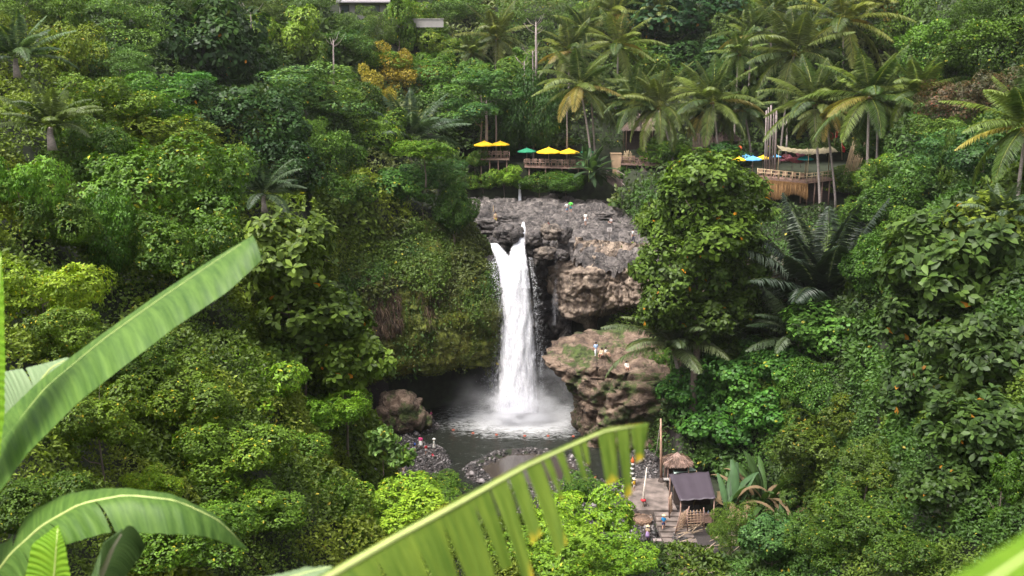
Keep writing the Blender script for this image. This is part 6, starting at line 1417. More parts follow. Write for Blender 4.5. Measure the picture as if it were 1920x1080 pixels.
# woven awning on slanting posts
a = at(1455, 272, 154); b = at(1572, 277, 151); aw = empty('awning', a); tag(aw, 'thin woven straw awning over the bamboo-railed deck', 'awning')
V = []; nu, nv = 60, 10
for i in range(nu):
    for j in range(nv):
        s, t = i / (nu - 1), j / (nv - 1); V.append(((b.x - a.x) * s, -3.2 * t + .4 * math.sin(s * 3), (b.z - a.z) * s - .55 * math.sin(s * 3.1) - .55 * t + .05 * math.sin(s * 60 + j)))
link('mat', raw_mesh('mat', V, grid_faces(nu, nv), 4, simple('woven_mat', (.36, .30, .19), .9, .75, 5, .8, stretch=(3, 3, 3))), aw)
for s, t in ((.05, .1), (.5, .9), (.95, .1), (.55, .1)): mb = MB(); x = (b.x - a.x) * s; mb.tube([(x, -3 * t, -4.6), (x, -3 * t, -.4)], .06, 6); mb.build('post', BAMB, aw)
# tall bundle of bamboo poles
for i, (px, py0, py1, r_, lb) in enumerate([(1434, 222, 316, .10, 'leftmost and thinnest pole of the tall pole bundle'), (1438, 216, 316, .10, 'second pole from the left in the tall pole bundle'), (1443, 212, 312, .14, 'thick grey pole in the middle of the tall pole bundle'),
                                        (1448, 225, 310, .09, 'thin brown pole right of the thick grey one in the bundle'), (1453, 218, 314, .17, 'thickest purple-grey pole at the right of the bundle')]):
    p = at(px, py1, 153 + i * .2); t = at(px + 3, py0 - 15, 153 + i * .2); o = empty('pole', p); tag(o, lb, 'pole', 'tall poles standing at the deck'); mb = MB(); mb.tube([Vector((0, 0, -2)), (t - p) * .5, t - p], [r_ * 1.2, r_ * 1.1, r_], 8)
    for z in np.arange(.6, (t - p).z, .75): mb.lathe(((t - p).x * z / (t - p).z, (t - p).y * z / (t - p).z, z), [(r_ * 1.05, -.03), (r_ * 1.28, 0), (r_ * 1.05, .03)], 8)
    mb.build('shaft', GWOOD, o)
# bamboo screens
def screen(px0, px1, py0, py1, Y, n, label, mat, lean=0.0, wob=.3, name='bamboo_screen', px_top=0):
    a, b = at(px0, py1, Y), at(px1, py1, Y); h = (at(px0, py0, Y) - a).z; o = empty(name, a); tag(o, label, 'screen'); mb = MB(); rg = np.random.default_rng(px0)
    L_ = b.x - a.x
    for i in range(n): x = L_ * i / (n - 1); hh = h * (.85 + wob * rg.random()); mb.tube([(x, 0, -.6), (x + lean * hh + rg.normal() * .08, rg.normal() * .08, hh)], .05, 5)
    mb.build('canes', mat, o); mb = MB()
    for q in (.2, .5, .8): mb.tube([(lean * q * h, -.06, q * h), (L_ + lean * q * h, -.06, q * h)], .04, 5)
    mb.build('rails', mat, o)
screen(1299, 1352, 254, 292, 162, 44, 'fence of upright reddish-brown canes beside the thatched shelter', simple('brown_cane', (.30, .20, .18), .8, .3, 8, .2), wob=.3)
screen(1578, 1604, 268, 335, 152, 26, 'tall leaning screen of yellow-brown bamboo canes right of the deck', BAMB, lean=.25, wob=.25)
screen(1167, 1182, 284, 304, 160.5, 12, 'bundle of pale canes leaning at the left end of the brown deck', BAMB, lean=.15)
# thatched shelters
def shelter(px, py, Y, w_, d_, hr, label, roofmat, wallmat, hw=2.3, name='thatched_hut', cat='hut', rz=0):
    p = at(px, py, Y); o = empty(name, (p.x, p.y, p.z - hr - hw), rz); tag(o, label, cat)
    mb = MB(); V = []; n = 16
    for (q, z) in ((0.02, hr), (.5, hr * .45), (1, 0), (1.0, -.18)):
        for k in range(n): a_ = 6.2832 * (k + .5) / n; c, s = math.cos(a_), math.sin(a_); m_ = max(abs(c), abs(s)); V.append((c / m_ ** .8 * w_ / 2 * q * (1 + .03 * math.sin(k * 5)), s / m_ ** .8 * d_ / 2 * q, hw + z + .05 * math.sin(k * 3.7)))
    Fc = [(g * n + k, (g + 1) * n + k, (g + 1) * n + (k + 1) % n, g * n + (k + 1) % n) for g in range(3) for k in range(n)]; Fc.append(tuple(range(n)))
    mb.add(V, Fc); mb.build('roof', roofmat, o)
    rng = np.random.default_rng(int(px)); m_ = 1500; k = rng.uniform(0, 6.2832, m_); q = rng.uniform(.15, 1, m_) ** .6; c, s = np.cos(k), np.sin(k); mx = np.maximum(abs(c), abs(s)) ** .8
    P = np.stack([c / mx * w_ / 2 * q, s / mx * d_ / 2 * q, hw + hr * (1 - q) + .04], -1); D = nrm(np.stack([c * w_, s * d_, -np.full(m_, hr * 1.6)], -1)); rc = roofmat.node_tree.nodes['Color Ramp'].color_ramp.elements
    link('thatch', leaf_mesh('thatch', P, D + rng.normal(size=D.shape) * .12, np.tile([[0, 0, 1.0]], (m_, 1)), np.full(m_, .55), np.full(m_, .07), vary(rng, m_, tuple(rc[0].color)[:3], tuple(rc[1].color)[:3]), M['leaf'], curl=.05), o.children[0])
    mb = MB(); mb.box((0, .3, hw / 2), (w_ * .78, d_ * .7, hw)); mb.build('wall', wallmat, o)
    for x in (-1, 1):
        for y in (-1, 1): mb = MB(); mb.tube([(x * w_ * .42, y * d_ * .42, -1), (x * w_ * .42, y * d_ * .42, hw)], .07, 6); mb.build('post', WOOD, o)
    return o
shelter(1197, 212, 170, 5.2, 5, 2.6, 'hut with a pinkish grey thatched roof half hidden behind a leaning palm', PTHATCH, DWOOD, hw=3.4)
shelter(1362, 240, 166, 4.5, 4, 1.8, 'low brown thatched roof behind the cane fence', PTHATCH, DWOOD)
shelter(1237, 208, 172, 4, 4, 2.0, 'grey thatched roof glimpsed right of the pinkish one', PTHATCH, DWOOD, hw=3.0)
shelter(1282, 276, 163, 3.2, 3, .7, 'low grey board roof behind the brown deck', PTHATCH, DWOOD, hw=1.6)
o = shelter(1270, 848, 96.8, 2.5, 2.3, .9, 'small hut with a pointed brown shingle roof above the terrace', simple('brown_shingle', (.27, .18, .15), .9, .4, 7, .8), DWOOD, hw=1.9)
# concrete pier and retaining wall, bank stair
def blockwall(name, pts, Y, th, mat, label, cat):
    P = [at(px, py, Y) for px, py in pts]; c = P[0]; o = empty(name, c); tag(o, label, cat); n = len(P); V = [tuple(q - c) for q in P] + [tuple(q - c + Vector((0, th, 0))) for q in P]
    mb = MB(); mb.add(V, [tuple(range(n)), tuple(range(2 * n - 1, n - 1, -1))] + [(i, i + n, (i + 1) % n + n, (i + 1) % n) for i in range(n)]); w_ = mb.build('masonry', mat, o)
    a_, b_ = P[-1], P[-2]; mb = MB(); mb.box(((a_ + b_) / 2 - c + Vector((0, th / 2, .06))), ((b_ - a_).length + .12, th + .12, .12), ry=-math.atan2((b_ - a_).z, abs((b_ - a_).x)) if b_.x > a_.x else math.atan2((b_ - a_).z, abs((b_ - a_).x))); mb.build('coping', mat, o)
blockwall('pier', [(1151, 334), (1162, 334), (1166, 289), (1146, 289)][::1], 160, 1.6, TANW, 'tapered tan concrete pier left of the brown deck', 'pier')
blockwall('retaining_wall', [(1203, 372), (1262, 372), (1262, 329), (1218, 329), (1203, 312)][::1], 158.6, 1.0, CONC, 'mossy grey retaining wall below the brown deck', 'wall')
st = empty('stone_stair', at(1205, 378, 156)); tag(st, 'stone stair curving down from the cafes to the ledge with a pale handrail', 'stair')
mb = MB(); path_ = [(1148, 331, 160), (1160, 339, 159.6), (1172, 350, 158.6), (1184, 362, 157.6), (1196, 372, 156.6), (1208, 380, 155.8)]
pw = [at(*q) for q in path_]
for i in range(20):
    t = i / 19 * 5; k = min(4, int(t)); p = pw[k].lerp(pw[k + 1], t - k) - st.location; mb.box(p, (1.9, .55, .16), rz=-.3); mb.box(p + Vector((.1, .2, -.5)), (1.7, .4, .9), rz=-.3)
mb.build('steps', simple('stair_stone', (.25, .18, .16), .9, .3, 3, .3), st)
for dx in (-.95, .75):
    mb = MB(); rl = [q - st.location + Vector((dx, -.3, 1.0 + .1 * math.sin(i))) for i, q in enumerate(pw)]; mb.tube(rl, .05, 6)
    for q in rl: mb.tube([q - Vector((0, 0, 1.1)), q], .04, 5)
    mb.build('handrail', GWOOD, st)
# banners, lantern, flowering shrub, tarp
def banner(px, py0, py1, Y, w_, mat, label, lean=0):
    a, b = at(px, py1, Y), at(px + lean, py0, Y); o = empty('banner', a); tag(o, label, 'banner', 'red banners by the bamboo screen'); d = b - a; mb = MB(); mb.tube([(0, 0, -1.2), d * 1.05], .04, 6); mb.build('pole', BAMB, o)
    mb = MB(); V = [tuple(d * (i / 8) + Vector((w_ * j * (.6 + .4 * math.sin(i * .8)), .12 * math.sin(i * 1.3 + j), -.1 * j))) for i in range(9) for j in (0, 1)]; mb.add(V, [(2 * i, 2 * i + 1, 2 * i + 3, 2 * i + 2) for i in range(8)]); c = mb.build('flag', mat, o)
    sm = c.modifiers.new('thickness', 'SOLIDIFY'); sm.thickness = .01
REDC = cloth('red', (.45, .02, .03))
banner(1557, 232, 262, 153, .55, REDC, 'red banner left of the bamboo screen, upper one', lean=-2); banner(1580, 262, 285, 152, .5, REDC, 'small red banner right beside the leaning bamboo screen', lean=-2); banner(1566, 232, 258, 154, .4, REDC, 'narrow red banner between the other two', lean=2)
o = empty('lantern', at(1387, 278, 157)); tag(o, 'orange paper lantern hanging above the blue umbrellas', 'lantern'); mb = MB(); mb.lathe((0, 0, 0), [(0, -.4), (.28, -.3), (.42, 0), (.28, .3), (0, .4)], 14); mb.build('shade', cloth('orange', (.75, .14, .04)), o); mb = MB(); mb.tube([(0, 0, .38), (0, 0, 2.2)], .02, 5); mb.build('cord', DWOOD, o)
plant('lime', 1488, 300, 20, 'pink flowering shrub under the woven awning', ry=9, Y=155, tint=(3.0, .75, 10), name='flowering_shrub')
plant('lime', 1503, 290, 9, 'small lilac flowering twig above the pink shrub', ry=8, Y=155.5, tint=(2.6, .8, 11), name='flowering_shrub')
o = empty('tarp', at(1640, 243, 160)); tag(o, 'blue tarpaulin glimpsed right of the twin pale palm trunks', 'tarp'); mb = MB()
V = [(i * .35, -.3 * j, .1 * math.sin(i * 1.7) - .12 * j) for i in range(9) for j in range(4)]; mb.add(V, [tuple(q) for q in grid_faces(9, 4)]); c = mb.build('sheet', cloth('blue_tarp', (.03, .06, .45)), o); c.modifiers.new('t', 'SOLIDIFY').thickness = .02
mb = MB(); mb.tube([(0, 0, -3), (0, 0, 0)], .05, 6); mb.tube([(2.8, 0, -3), (2.8, 0, 0)], .05, 6); mb.build('posts', BAMB, o)
# villa on the hill top

vl = empty('villa', at(690, 38, 197)); tag(vl, 'pale villa with a grey roof on the hill top, cut by the top edge', 'house'); k = ppm(197); WHT = simple('pale_plaster', (.27, .25, .24), .8, .08, 1, .05)
mb = MB(); mb.box((0, 2, .4), (96 * k, 6, 6.8)); mb.build('wall', WHT, vl)
mb = MB(); w2, dd = 52 * k, 5.5
mb.add([(-w2, -2.5, 3.3), (w2, -2.5, 3.3), (w2, 6.5, 3.3), (-w2, 6.5, 3.3), (-w2 * .75, 2, 5.6), (w2 * .75, 2, 5.6), (-w2, -2.5, 3.1), (w2, -2.5, 3.1), (w2, 6.5, 3.1), (-w2, 6.5, 3.1)], [(0, 1, 5, 4), (1, 2, 5), (2, 3, 4, 5), (3, 0, 4), (0, 6, 7, 1), (1, 7, 8, 2), (2, 8, 9, 3), (3, 9, 6, 0), (6, 9, 8, 7)]); mb.build('roof', simple('roof_shingle', (.22, .20, .22), .9, .25, 3, .4), vl)
for i, x in enumerate((-4.2, -1.4, 1.6, 4.4)):
    mb = MB(); mb.box((x, -1.03, 1.9), (1.7, .1, 1.8)); w_ = mb.build('window', DWOOD, vl); mb = MB(); mb.box((x, -1.09, 1.9), (1.4, .03, 1.5)); mb.build('pane', simple('glass%d' % i, (.05, .06, .07), .1, .1), w_)
vw = empty('garden_wall', at(742, 46, 194)); tag(vw, 'long pale garden wall running right from the villa', 'wall'); mb = MB(); mb.box((3.5, 0, .25), (11, .3, 1.5)); mb.build('masonry', WHT, vw); mb = MB(); mb.box((3.5, 0, 1.02), (11.2, .5, .14)); mb.build('coping', simple('coping', (.28, .26, .25), .8, .1, 2, .1), vw)

# ================================================================ TERRACE, STEPS AND STALL AT THE RIVER
tr = empty('terrace', (13.7, 93.2, 1.12)); tag(tr, kind='structure')
PAVE = simple('terrace_stone', (.15, .118, .105), .9, .65, .8, .5)
mb = MB(); mb.add([(-2.3, -3.9, .06), (2.2, -3.9, .06), (2.0, 3.8, .06), (-1.9, 3.8, .06), (-2.3, -3.9, -2), (2.2, -3.9, -2), (2.0, 3.8, -2), (-1.9, 3.8, -2)], [(0, 1, 2, 3), (4, 7, 6, 5), (0, 4, 5, 1), (1, 5, 6, 2), (2, 6, 7, 3), (3, 7, 4, 0)]); mb.build('paving', PAVE, tr)
ss = empty('stone_steps', (14.6, 89.1, 1.0)); tag(ss, 'worn grey stone steps leading from the terrace down towards the viewer', 'steps'); rg = np.random.default_rng(4)
for i in range(11): mb = MB(); mb.box((.15 + .10 * i + rg.uniform(-.15, .15), -.5 - i * .84, -1.0 - .13 * min(i, 6) - .05 * max(0, i - 6)), (2.5 + .12 * i, .80, 2.2), rz=rg.uniform(-.06, .06)); mb.build('step', PAVE, ss)
pl = empty('pole', at(1240, 905, 96.2)); tag(pl, 'tall brown wooden pole standing at the edge of the terrace', 'pole'); tp = at(1239, 785, 96.2) - pl.location
mb = MB(); mb.tube([(0, 0, -.6), tp * .5, tp], [.15, .13, .08], 10); mb.build('shaft', simple('brown_pole', (.34, .21, .15), .8, .3, 4, .3, stretch=(1, 1, .3)), pl)
mb = MB(); mb.lathe((0, 0, 0), [(.5, -.5), (.42, 0), (.28, .45), (.16, .6)], 12); mb.build('black_wrap', DWOOD, pl)
mb = MB(); mb.tube([tp * .97, tp * .55 + Vector((-.45, -.1, 0)), at(1221, 880, 96) - pl.location], .025, 5); mb.build('rope', GWOOD, pl)
pj = empty('leaning_pole', at(1204, 962, 90)); tag(pj, 'leaning whitish pole with a red ribbon rising from the woven nest', 'pole'); t1 = at(1213, 876, 90.3) - pj.location
mb = MB(); mb.tube([(0, 0, -.4), t1 * .45 + Vector((-.05, 0, 0)), t1], [.12, .10, .05], 8); mb.build('shaft', simple('white_pole', (.55, .48, .42), .7, .3, 3, .2), pj); mb = MB(); mb.lathe(tuple(t1 * .28), [(.13, -.12), (.30, 0), (.14, .14)], 10); mb.build('red_ribbon', REDC, pj); mb = MB(); mb.lathe(tuple(t1 * .05), [(.14, -.15), (.2, 0), (.14, .15)], 10); mb.build('dark_band', DWOOD, pj)
for i, (a, b, lb) in enumerate([((1159, 908), (1199, 963), 'upper bamboo pole leaning left of the terrace'), ((1172, 928), (1194, 968), 'lower bamboo pole leaning left of the terrace'), ((1206, 930), (1222, 966), 'short thick bamboo pole lying right of the woven nest')]):
    p, q = at(a[0], a[1], 90 + i * .3), at(b[0], b[1], 89 + i * .3); o = empty('bamboo_pole', q); tag(o, lb, 'pole', 'bamboo poles round the woven nest'); mb = MB(); mb.tube([(0, 0, 0), (p - q) * .5 + Vector((0, 0, -.05)), p - q], [.07, .065, .06], 8); 
    for t in np.linspace(.1, .9, 6): mb.lathe(tuple((p - q) * float(t)), [(.07, -.03), (.09, 0), (.07, .03)], 7)
    mb.build('cane', GWOOD, o)
ns = empty('woven_nest', at(1205, 972, 87.8)); tag(ns, 'round nest seat woven from brown twigs beside the steps', 'nest seat'); rng = np.random.default_rng(8); mb = MB()
for i in range(150):
    a0 = rng.uniform(0, 6.28); z = rng.uniform(-.45, .12); r_ = .82 + .18 * (z + .4) + rng.normal() * .05; da = rng.uniform(.5, 1.1)
    mb.tube([(math.cos(a0 + da * q) * r_, math.sin(a0 + da * q) * r_, z + .12 * math.sin(q * 3 + i)) for q in (0, .33, .66, 1)], .022, 4, cap=False)
mb.build('twig_rim', simple('twigs', (.30, .19, .13), .9, .4, 9, .3), ns); mb = MB(); mb.lathe((0, 0, 0), [(0, -.5), (.5, -.5), (.78, -.3), (.80, -.05)], 20); mb.build('bowl', simple('nest_bowl', (.16, .10, .07), .95, .4, 9, .6), ns)
of = empty('offering_tower', at(1185, 905, 95.2)); tag(of, 'tall white and black tiered decoration at the left end of the terrace', 'decoration'); k = ppm(93.5); 
for i in range(9): z = i * .24; r_ = .42 - .03 * i; mb = MB(); mb.lathe((.03 * math.sin(i), 0, z), [(r_ * .7, 0), (r_, .06), (r_ * .9, .16), (r_ * .6, .22)], 9); mb.build('tier', cloth('white', (.75, .72, .68)) if i % 2 == 0 else cloth('black', (.04, .035, .04)), of)
mb = MB(); mb.lathe((0, 0, 2.15), [(.14, 0), (.2, .2), (.05, .5), (0, .7)], 8); mb.build('orange_top', cloth('orange', (.75, .14, .04)), of)
# stall with the dark purple roof
P4 = [at(1254, 890, 92.6), at(1329, 885, 92.6), at(1342, 935, 86.4), at(1275, 940, 86.4)]; sl = empty('stall', (P4[0].x + 2, 89.4, 1.0)); tag(sl, 'open wooden stall under a flat dark purple sheet roof', 'stall')
V = []; nn_ = 14
for i in range(nn_):
    for j in range(nn_):
        s, t = i / (nn_ - 1), j / (nn_ - 1); p = (P4[0] * (1 - s) + P4[1] * s) * (1 - t) + (P4[3] * (1 - s) + P4[2] * s) * t - sl.location; p.z += .04 * math.sin(i * 1.5) - .12 * math.sin(t * 3.14) * math.sin(s * 3.14); V.append(tuple(p))
ro = link('roof', raw_mesh('roof', V, grid_faces(nn_, nn_), 4, simple('purple_sheet', (.055, .042, .056), .55, .12, .8, .05)), sl); ro.modifiers.new('t', 'SOLIDIFY').thickness = .06
for q in P4: mb = MB(); l_ = q - sl.location; mb.tube([(l_.x * .94, l_.y * .94, -.8), (l_.x * .94, l_.y * .94, l_.z - .08)], .07, 7); mb.build('post', WOOD, sl)
mb = MB(); c = (P4[0] + P4[1] + P4[2] + P4[3]) / 4 - sl.location; mb.box((c.x, -2.2, .75), (3.0, .5, .1)); mb.box((c.x, -2.2, .3), (2.8, .4, .8)); mb.build('counter', WOOD, sl); mb = MB(); mb.box((c.x + .2, 1.5, 1.0), (3.6, .15, 2.0)); mb.build('back_wall', DWOOD, sl)
mb = MB()
for i in range(7): mb.lathe((c.x - 1.2 + i * .38, -2.2, .8), [(.06, 0), (.07, .15), (.03, .2), (.03, .28)], 8)
mb.build('bottles', simple('bottle_glass', (.3, .35, .5), .2, .5, 9), sl)
tp_ = empty('tarp', at(1282, 885, 96.5)); tag(tp_, 'white and mint green tarp stretched between the brown hut and purple roof', 'tarp'); mb = MB(); Q = [at(1258, 874, 97.6), at(1283, 868, 98.4), at(1306, 882, 97), at(1264, 888, 95.2)]
V = [tuple((Q[0] * (1 - s) + Q[1] * s) * (1 - t) + (Q[3] * (1 - s) + Q[2] * s) * t - tp_.location - Vector((0, 0, .15 * math.sin(s * 3.14) * math.sin(t * 3.14)))) for s in np.linspace(0, 1, 8) for t in np.linspace(0, 1, 8)]
mb.add(V, [tuple(q) for q in grid_faces(8, 8)], True); c_ = mb.build('sheet', simple('mint_tarp', (.48, .60, .55), .6, .25, .7, .1), tp_); c_.modifiers.new('t', 'SOLIDIFY').thickness = .02
mb = MB()
for q in Q: l_ = q - tp_.location; mb.tube([(l_.x, l_.y, l_.z - 2.4), tuple(l_)], .04, 6)
mb.build('posts', BAMB, tp_)
# lattice panels and rough fence in front of the stall
def lattice(px, py, Y, w_, h_, rz, lean, label, n=7):
    o = empty('lattice_panel', at(px, py, Y), rz); tag(o, label, 'lattice panel', 'bamboo lattice panels by the steps'); mb = MB()
    for i in range(n): x = w_ * i / (n - 1) - w_ / 2; mb.tube([(x, 0, -.2), (x, lean * h_, h_)], .035, 5)
    for i in range(n): z = h_ * (i + .3) / n; mb.tube([(-w_ / 2, lean * z - .04, z), (w_ / 2, lean * z - .04, z)], .025, 5)
    mb.build('canes', simple('lattice_cane', (.36, .24, .16), .8, .35, 8, .2), o); mb = MB()
    for sx in (-1, 1): mb.tube([(sx * w_ / 2, 0, -.5), (sx * w_ / 2, lean * h_, h_ + .15)], .06, 6)
    mb.build('frame', WOOD, o)
lattice(1272, 998, 86, 1.7, 2.3, .9, -.25, 'large bamboo lattice panel leaning by the steps, behind the man in blue'); lattice(1258, 958, 88.5, 1.2, 1.5, 1.2, .1, 'short rough lattice between the terrace and the stall', 6); lattice(1305, 985, 85, 1.6, 1.4, .2, .2, 'low lattice panel right of the large one under dead banana leaves', 6)
o = empty('coil', at(1288, 968, 86.5)); tag(o, 'round coil of dark brown vine leaning on the lattice', 'coil'); mb = MB()
for r_ in (.28, .38, .48, .58): mb.tube([(math.cos(a) * r_, .05 * math.sin(3 * a), math.sin(a) * r_) for a in np.linspace(0, 6.2832, 20)], .035, 5, cap=False)
mb.build('vine_rings', DWOOD, o)
o = empty('stool', at(1232, 1022, 83)); tag(o, 'small grey stool standing on the lower stone steps', 'stool'); mb = MB(); mb.box((0, 0, .5), (.75, .45, .07)); mb.build('seat', GWOOD, o)
for x in (-1, 1): mb = MB(); mb.box((x * .28, 0, .25), (.07, .35, .48)); mb.build('leg', GWOOD, o)
o = empty('stone_shrine', at(1249, 915, 95)); tag(o, 'small stone post with a pale cap at the right edge of the terrace', 'stone post'); mb = MB(); mb.lathe((0, 0, 0), [(.22, -.2), (.2, .5), (.16, .55), (.16, .9)], 4, False); mb.build('post', CONC, o); mb = MB(); mb.box((0, 0, .95), (.55, .5, .1)); mb.build('cap', WHT, o)
# cut bamboo and branches lying on the slope at the bottom right
rg = np.random.default_rng(12); mb = MB()
for i in range(70):
    px, py = rg.uniform(1268, 1400), rg.uniform(975, 1075); p = hit(px, py, .25); a_ = rg.normal(.5, .5); L_ = rg.uniform(.8, 3.2); d = Vector((math.cos(a_), math.sin(a_) * .8, rg.uniform(-.1, .35))) * L_ / 2; mb.tube([p - d, p + Vector((0, 0, rg.uniform(0, .15))), p + d], [.02, .04, .025], 5)
tag(mb.build('debris', simple('dry_canes', (.40, .30, .21), .85, .4, 6, .2)), 'dry cut canes and branches scattered on the slope below the stall', 'debris', kind='stuff')
# driftwood raft on the beach
dr = empty('driftwood', at(806, 882, 103.0)); tag(dr, 'heap of pale driftwood branches at the edge of the pebble beach', 'driftwood'); rg = np.random.default_rng(9); mb = MB(); mb2 = MB()
for i in range(16): x = rg.uniform(-1.2, 1.4); a_ = rg.uniform(-.5, .9); L_ = rg.uniform(.4, 1.4); mb.tube([(x - math.cos(a_) * L_, -math.sin(a_) * L_, .15), (x, 0, .35), (x + math.cos(a_) * L_, math.sin(a_) * L_, .2)], [.03, .06, .03], 5)
mb.build('branches', simple('driftwood', (.46, .31, .21), .85, .3, 5, .3), dr); mb2.tube([(-2.6, .9, .15), (-.5, .4, .3), (1.8, -.9, .1)], [.05, .09, .05], 6); mb2.tube([(-2.2, .2, .15), (0, .3, .35), (2.0, .4, .25)], [.04, .07, .04], 6); mb2.build('long_branches', GWOOD, dr)
# float line
for i, (px, py) in enumerate([(810, 802), (850, 806), (887, 812), (931, 815), (984, 817), (1028, 817), (1075, 818)]):
    u = (42 - .1) / math.tan(PITCH + math.atan((py - 540) / F)); p = at(px, py, u); o = empty('buoy', (p.x, p.y, .06)); tag(o, ['first orange float from the left, beside white ripples', 'second orange float from the left on the pool', 'third orange float from the left on the pool', 'middle orange float of the line across the pool', 'fifth orange float from the left, below the fall', 'sixth orange float from the left on the pool', 'last orange float on the right, near the brown outcrop'][i], 'buoy', 'orange floats across the pool')
    mb = MB(); mb.lathe((0, 0, 0), [(0, -.13), (.15, -.09), (.20, .02), (.15, .12), (0, .16)], 12); mb.build('float', cloth('float', (.40, .10, .06)), o); mb = MB(); mb.lathe((0, 0, .14), [(.04, 0), (.05, .05), (0, .08)], 6); mb.build('knob', GWOOD, o)
# signs and stake on the ledge
def sign(px, py, Y, h, label, col):
    p = at(px, py, Y); p.z = ledge_z(p.x, p.y) - .05; o = empty('warning_sign', p); tag(o, label, 'sign', 'small signs on the ledge'); mb = MB(); mb.tube([(0, 0, 0), (0, 0, h)], .04, 6); mb.build('post', DWOOD, o); mb = MB(); mb.box((0, -.05, h), (.62, .04, .5)); b_ = mb.build('board', cloth(col[0], col[1]), o); mb = MB()
    for z in (.12, 0, -.12): mb.box((0, -.075, h + z), (.42 - abs(z), .01, .035))
    mb.build('lettering', DWOOD, b_)
sign(1036, 416, 137, 1.5, 'small pale sign on a thin post left of the backpacker on the ledge', ('sign_cream', (.62, .52, .40))); sign(1143, 430, 129, 1.7, 'small pale sign on a post near the right end of the ledge', ('sign_grey', (.5, .44, .42)))
p = at(925, 396, 148); p.z = ledge_z(p.x, p.y); o = empty('stake', p); tag(o, 'short brown wooden stake standing far back on the ledge', 'stake'); mb = MB(); mb.tube([(0, 0, -.3), (0, 0, 1.1)], [.07, .06], 7); mb.build('shaft', BAMB, o); mb = MB(); mb.lathe((0, 0, 1.1), [(.08, -.06), (.08, .04), (0, .08)], 7); mb.build('cap', BAMB, o)
# ================================================================ PEOPLE
SKIN = simple('skin', (.42, .22, .15), .6, .1, 9, .02); HAIR = simple('hair', (.02, .014, .012), .6, .2, 20, .2)
def skeleton(pose):
    """joints (x, y, z, radius) and bones of a 1.7 m figure looking to -Y"""
    J = {'pelvis': (0, 0, .92, .135), 'waist': (0, 0, 1.06, .118), 'chest': (0, .01, 1.26, .14), 'neckb': (0, .02, 1.42, .07), 'neck': (0, .0, 1.49, .052), 'head0': (0, -.01, 1.56, .078), 'head1': (0, -.01, 1.65, .088), 'head2': (0, 0, 1.72, .06)}
    for s, n in ((-1, 'L'), (1, 'R')):
        J['hip' + n] = (s * .09, 0, .88, .10); J['knee' + n] = (s * .10, -.01, .49, .062); J['ankle' + n] = (s * .10, .02, .09, .038); J['toe' + n] = (s * .11, -.13, .035, .032)
        J['sh' + n] = (s * .18, .01, 1.38, .062); J['elb' + n] = (s * .24, .03, 1.11, .042); J['wr' + n] = (s * .25, -.04, .87, .028); J['palm' + n] = (s * .25, -.05, .81, .03)
    def mv(n, **k):
        x, y, z, r = J[n]; J[n] = (x + k.get('x', 0), y + k.get('y', 0), z + k.get('z', 0), r)
    if pose == 'walk':
        mv('kneeL', y=-.16, z=.02); mv('ankleL', y=-.22); mv('toeL', y=-.22, z=.01); mv('kneeR', y=.04); mv('ankleR', y=.26, z=.05); mv('toeR', y=.24); mv('wrL', y=.12); mv('palmL', y=.14); mv('wrR', y=-.10, z=.04); mv('palmR', y=-.12, z=.05)
    if pose == 'reach':
        for n in 'LR': mv('elb' + n, y=-.14, z=.06); mv('wr' + n, y=-.30, z=.26, x=(.06 if n == 'L' else -.06)); mv('palm' + n, y=-.36, z=.34, x=(.07 if n == 'L' else -.07))
    if pose == 'hips':
        for s, n in ((-1, 'L'), (1, 'R')): mv('elb' + n, x=s * .13, y=.06); mv('wr' + n, x=-s * .08, y=0, z=.12); mv('palm' + n, x=-s * .12, z=.16)
    if pose == 'sit':
        for k in list(J):
            if k[:4] not in ('knee', 'ankl', 'toeL', 'toeR'): mv(k, z=-.72)
        for s, n in ((-1, 'L'), (1, 'R')):
            J['knee' + n] = (s * .14, -.36, .42, .062); J['ankle' + n] = (s * .12, -.46, .08, .038); J['toe' + n] = (s * .12, -.60, .035, .032)
            mv('elb' + n, y=-.12); mv('wr' + n, y=-.24, z=.14); mv('palm' + n, y=-.29, z=.17)
    B_ = [('pelvis', 'waist'), ('waist', 'chest'), ('chest', 'neckb'), ('neckb', 'neck'), ('neck', 'head0'), ('head0', 'head1'), ('head1', 'head2')]
    for n in 'LR':
        B_ += [('pelvis', 'hip' + n), ('hip' + n, 'knee' + n), ('knee' + n, 'ankle' + n), ('ankle' + n, 'toe' + n), ('chest', 'sh' + n), ('sh' + n, 'elb' + n), ('elb' + n, 'wr' + n), ('wr' + n, 'palm' + n)]
    return J, B_
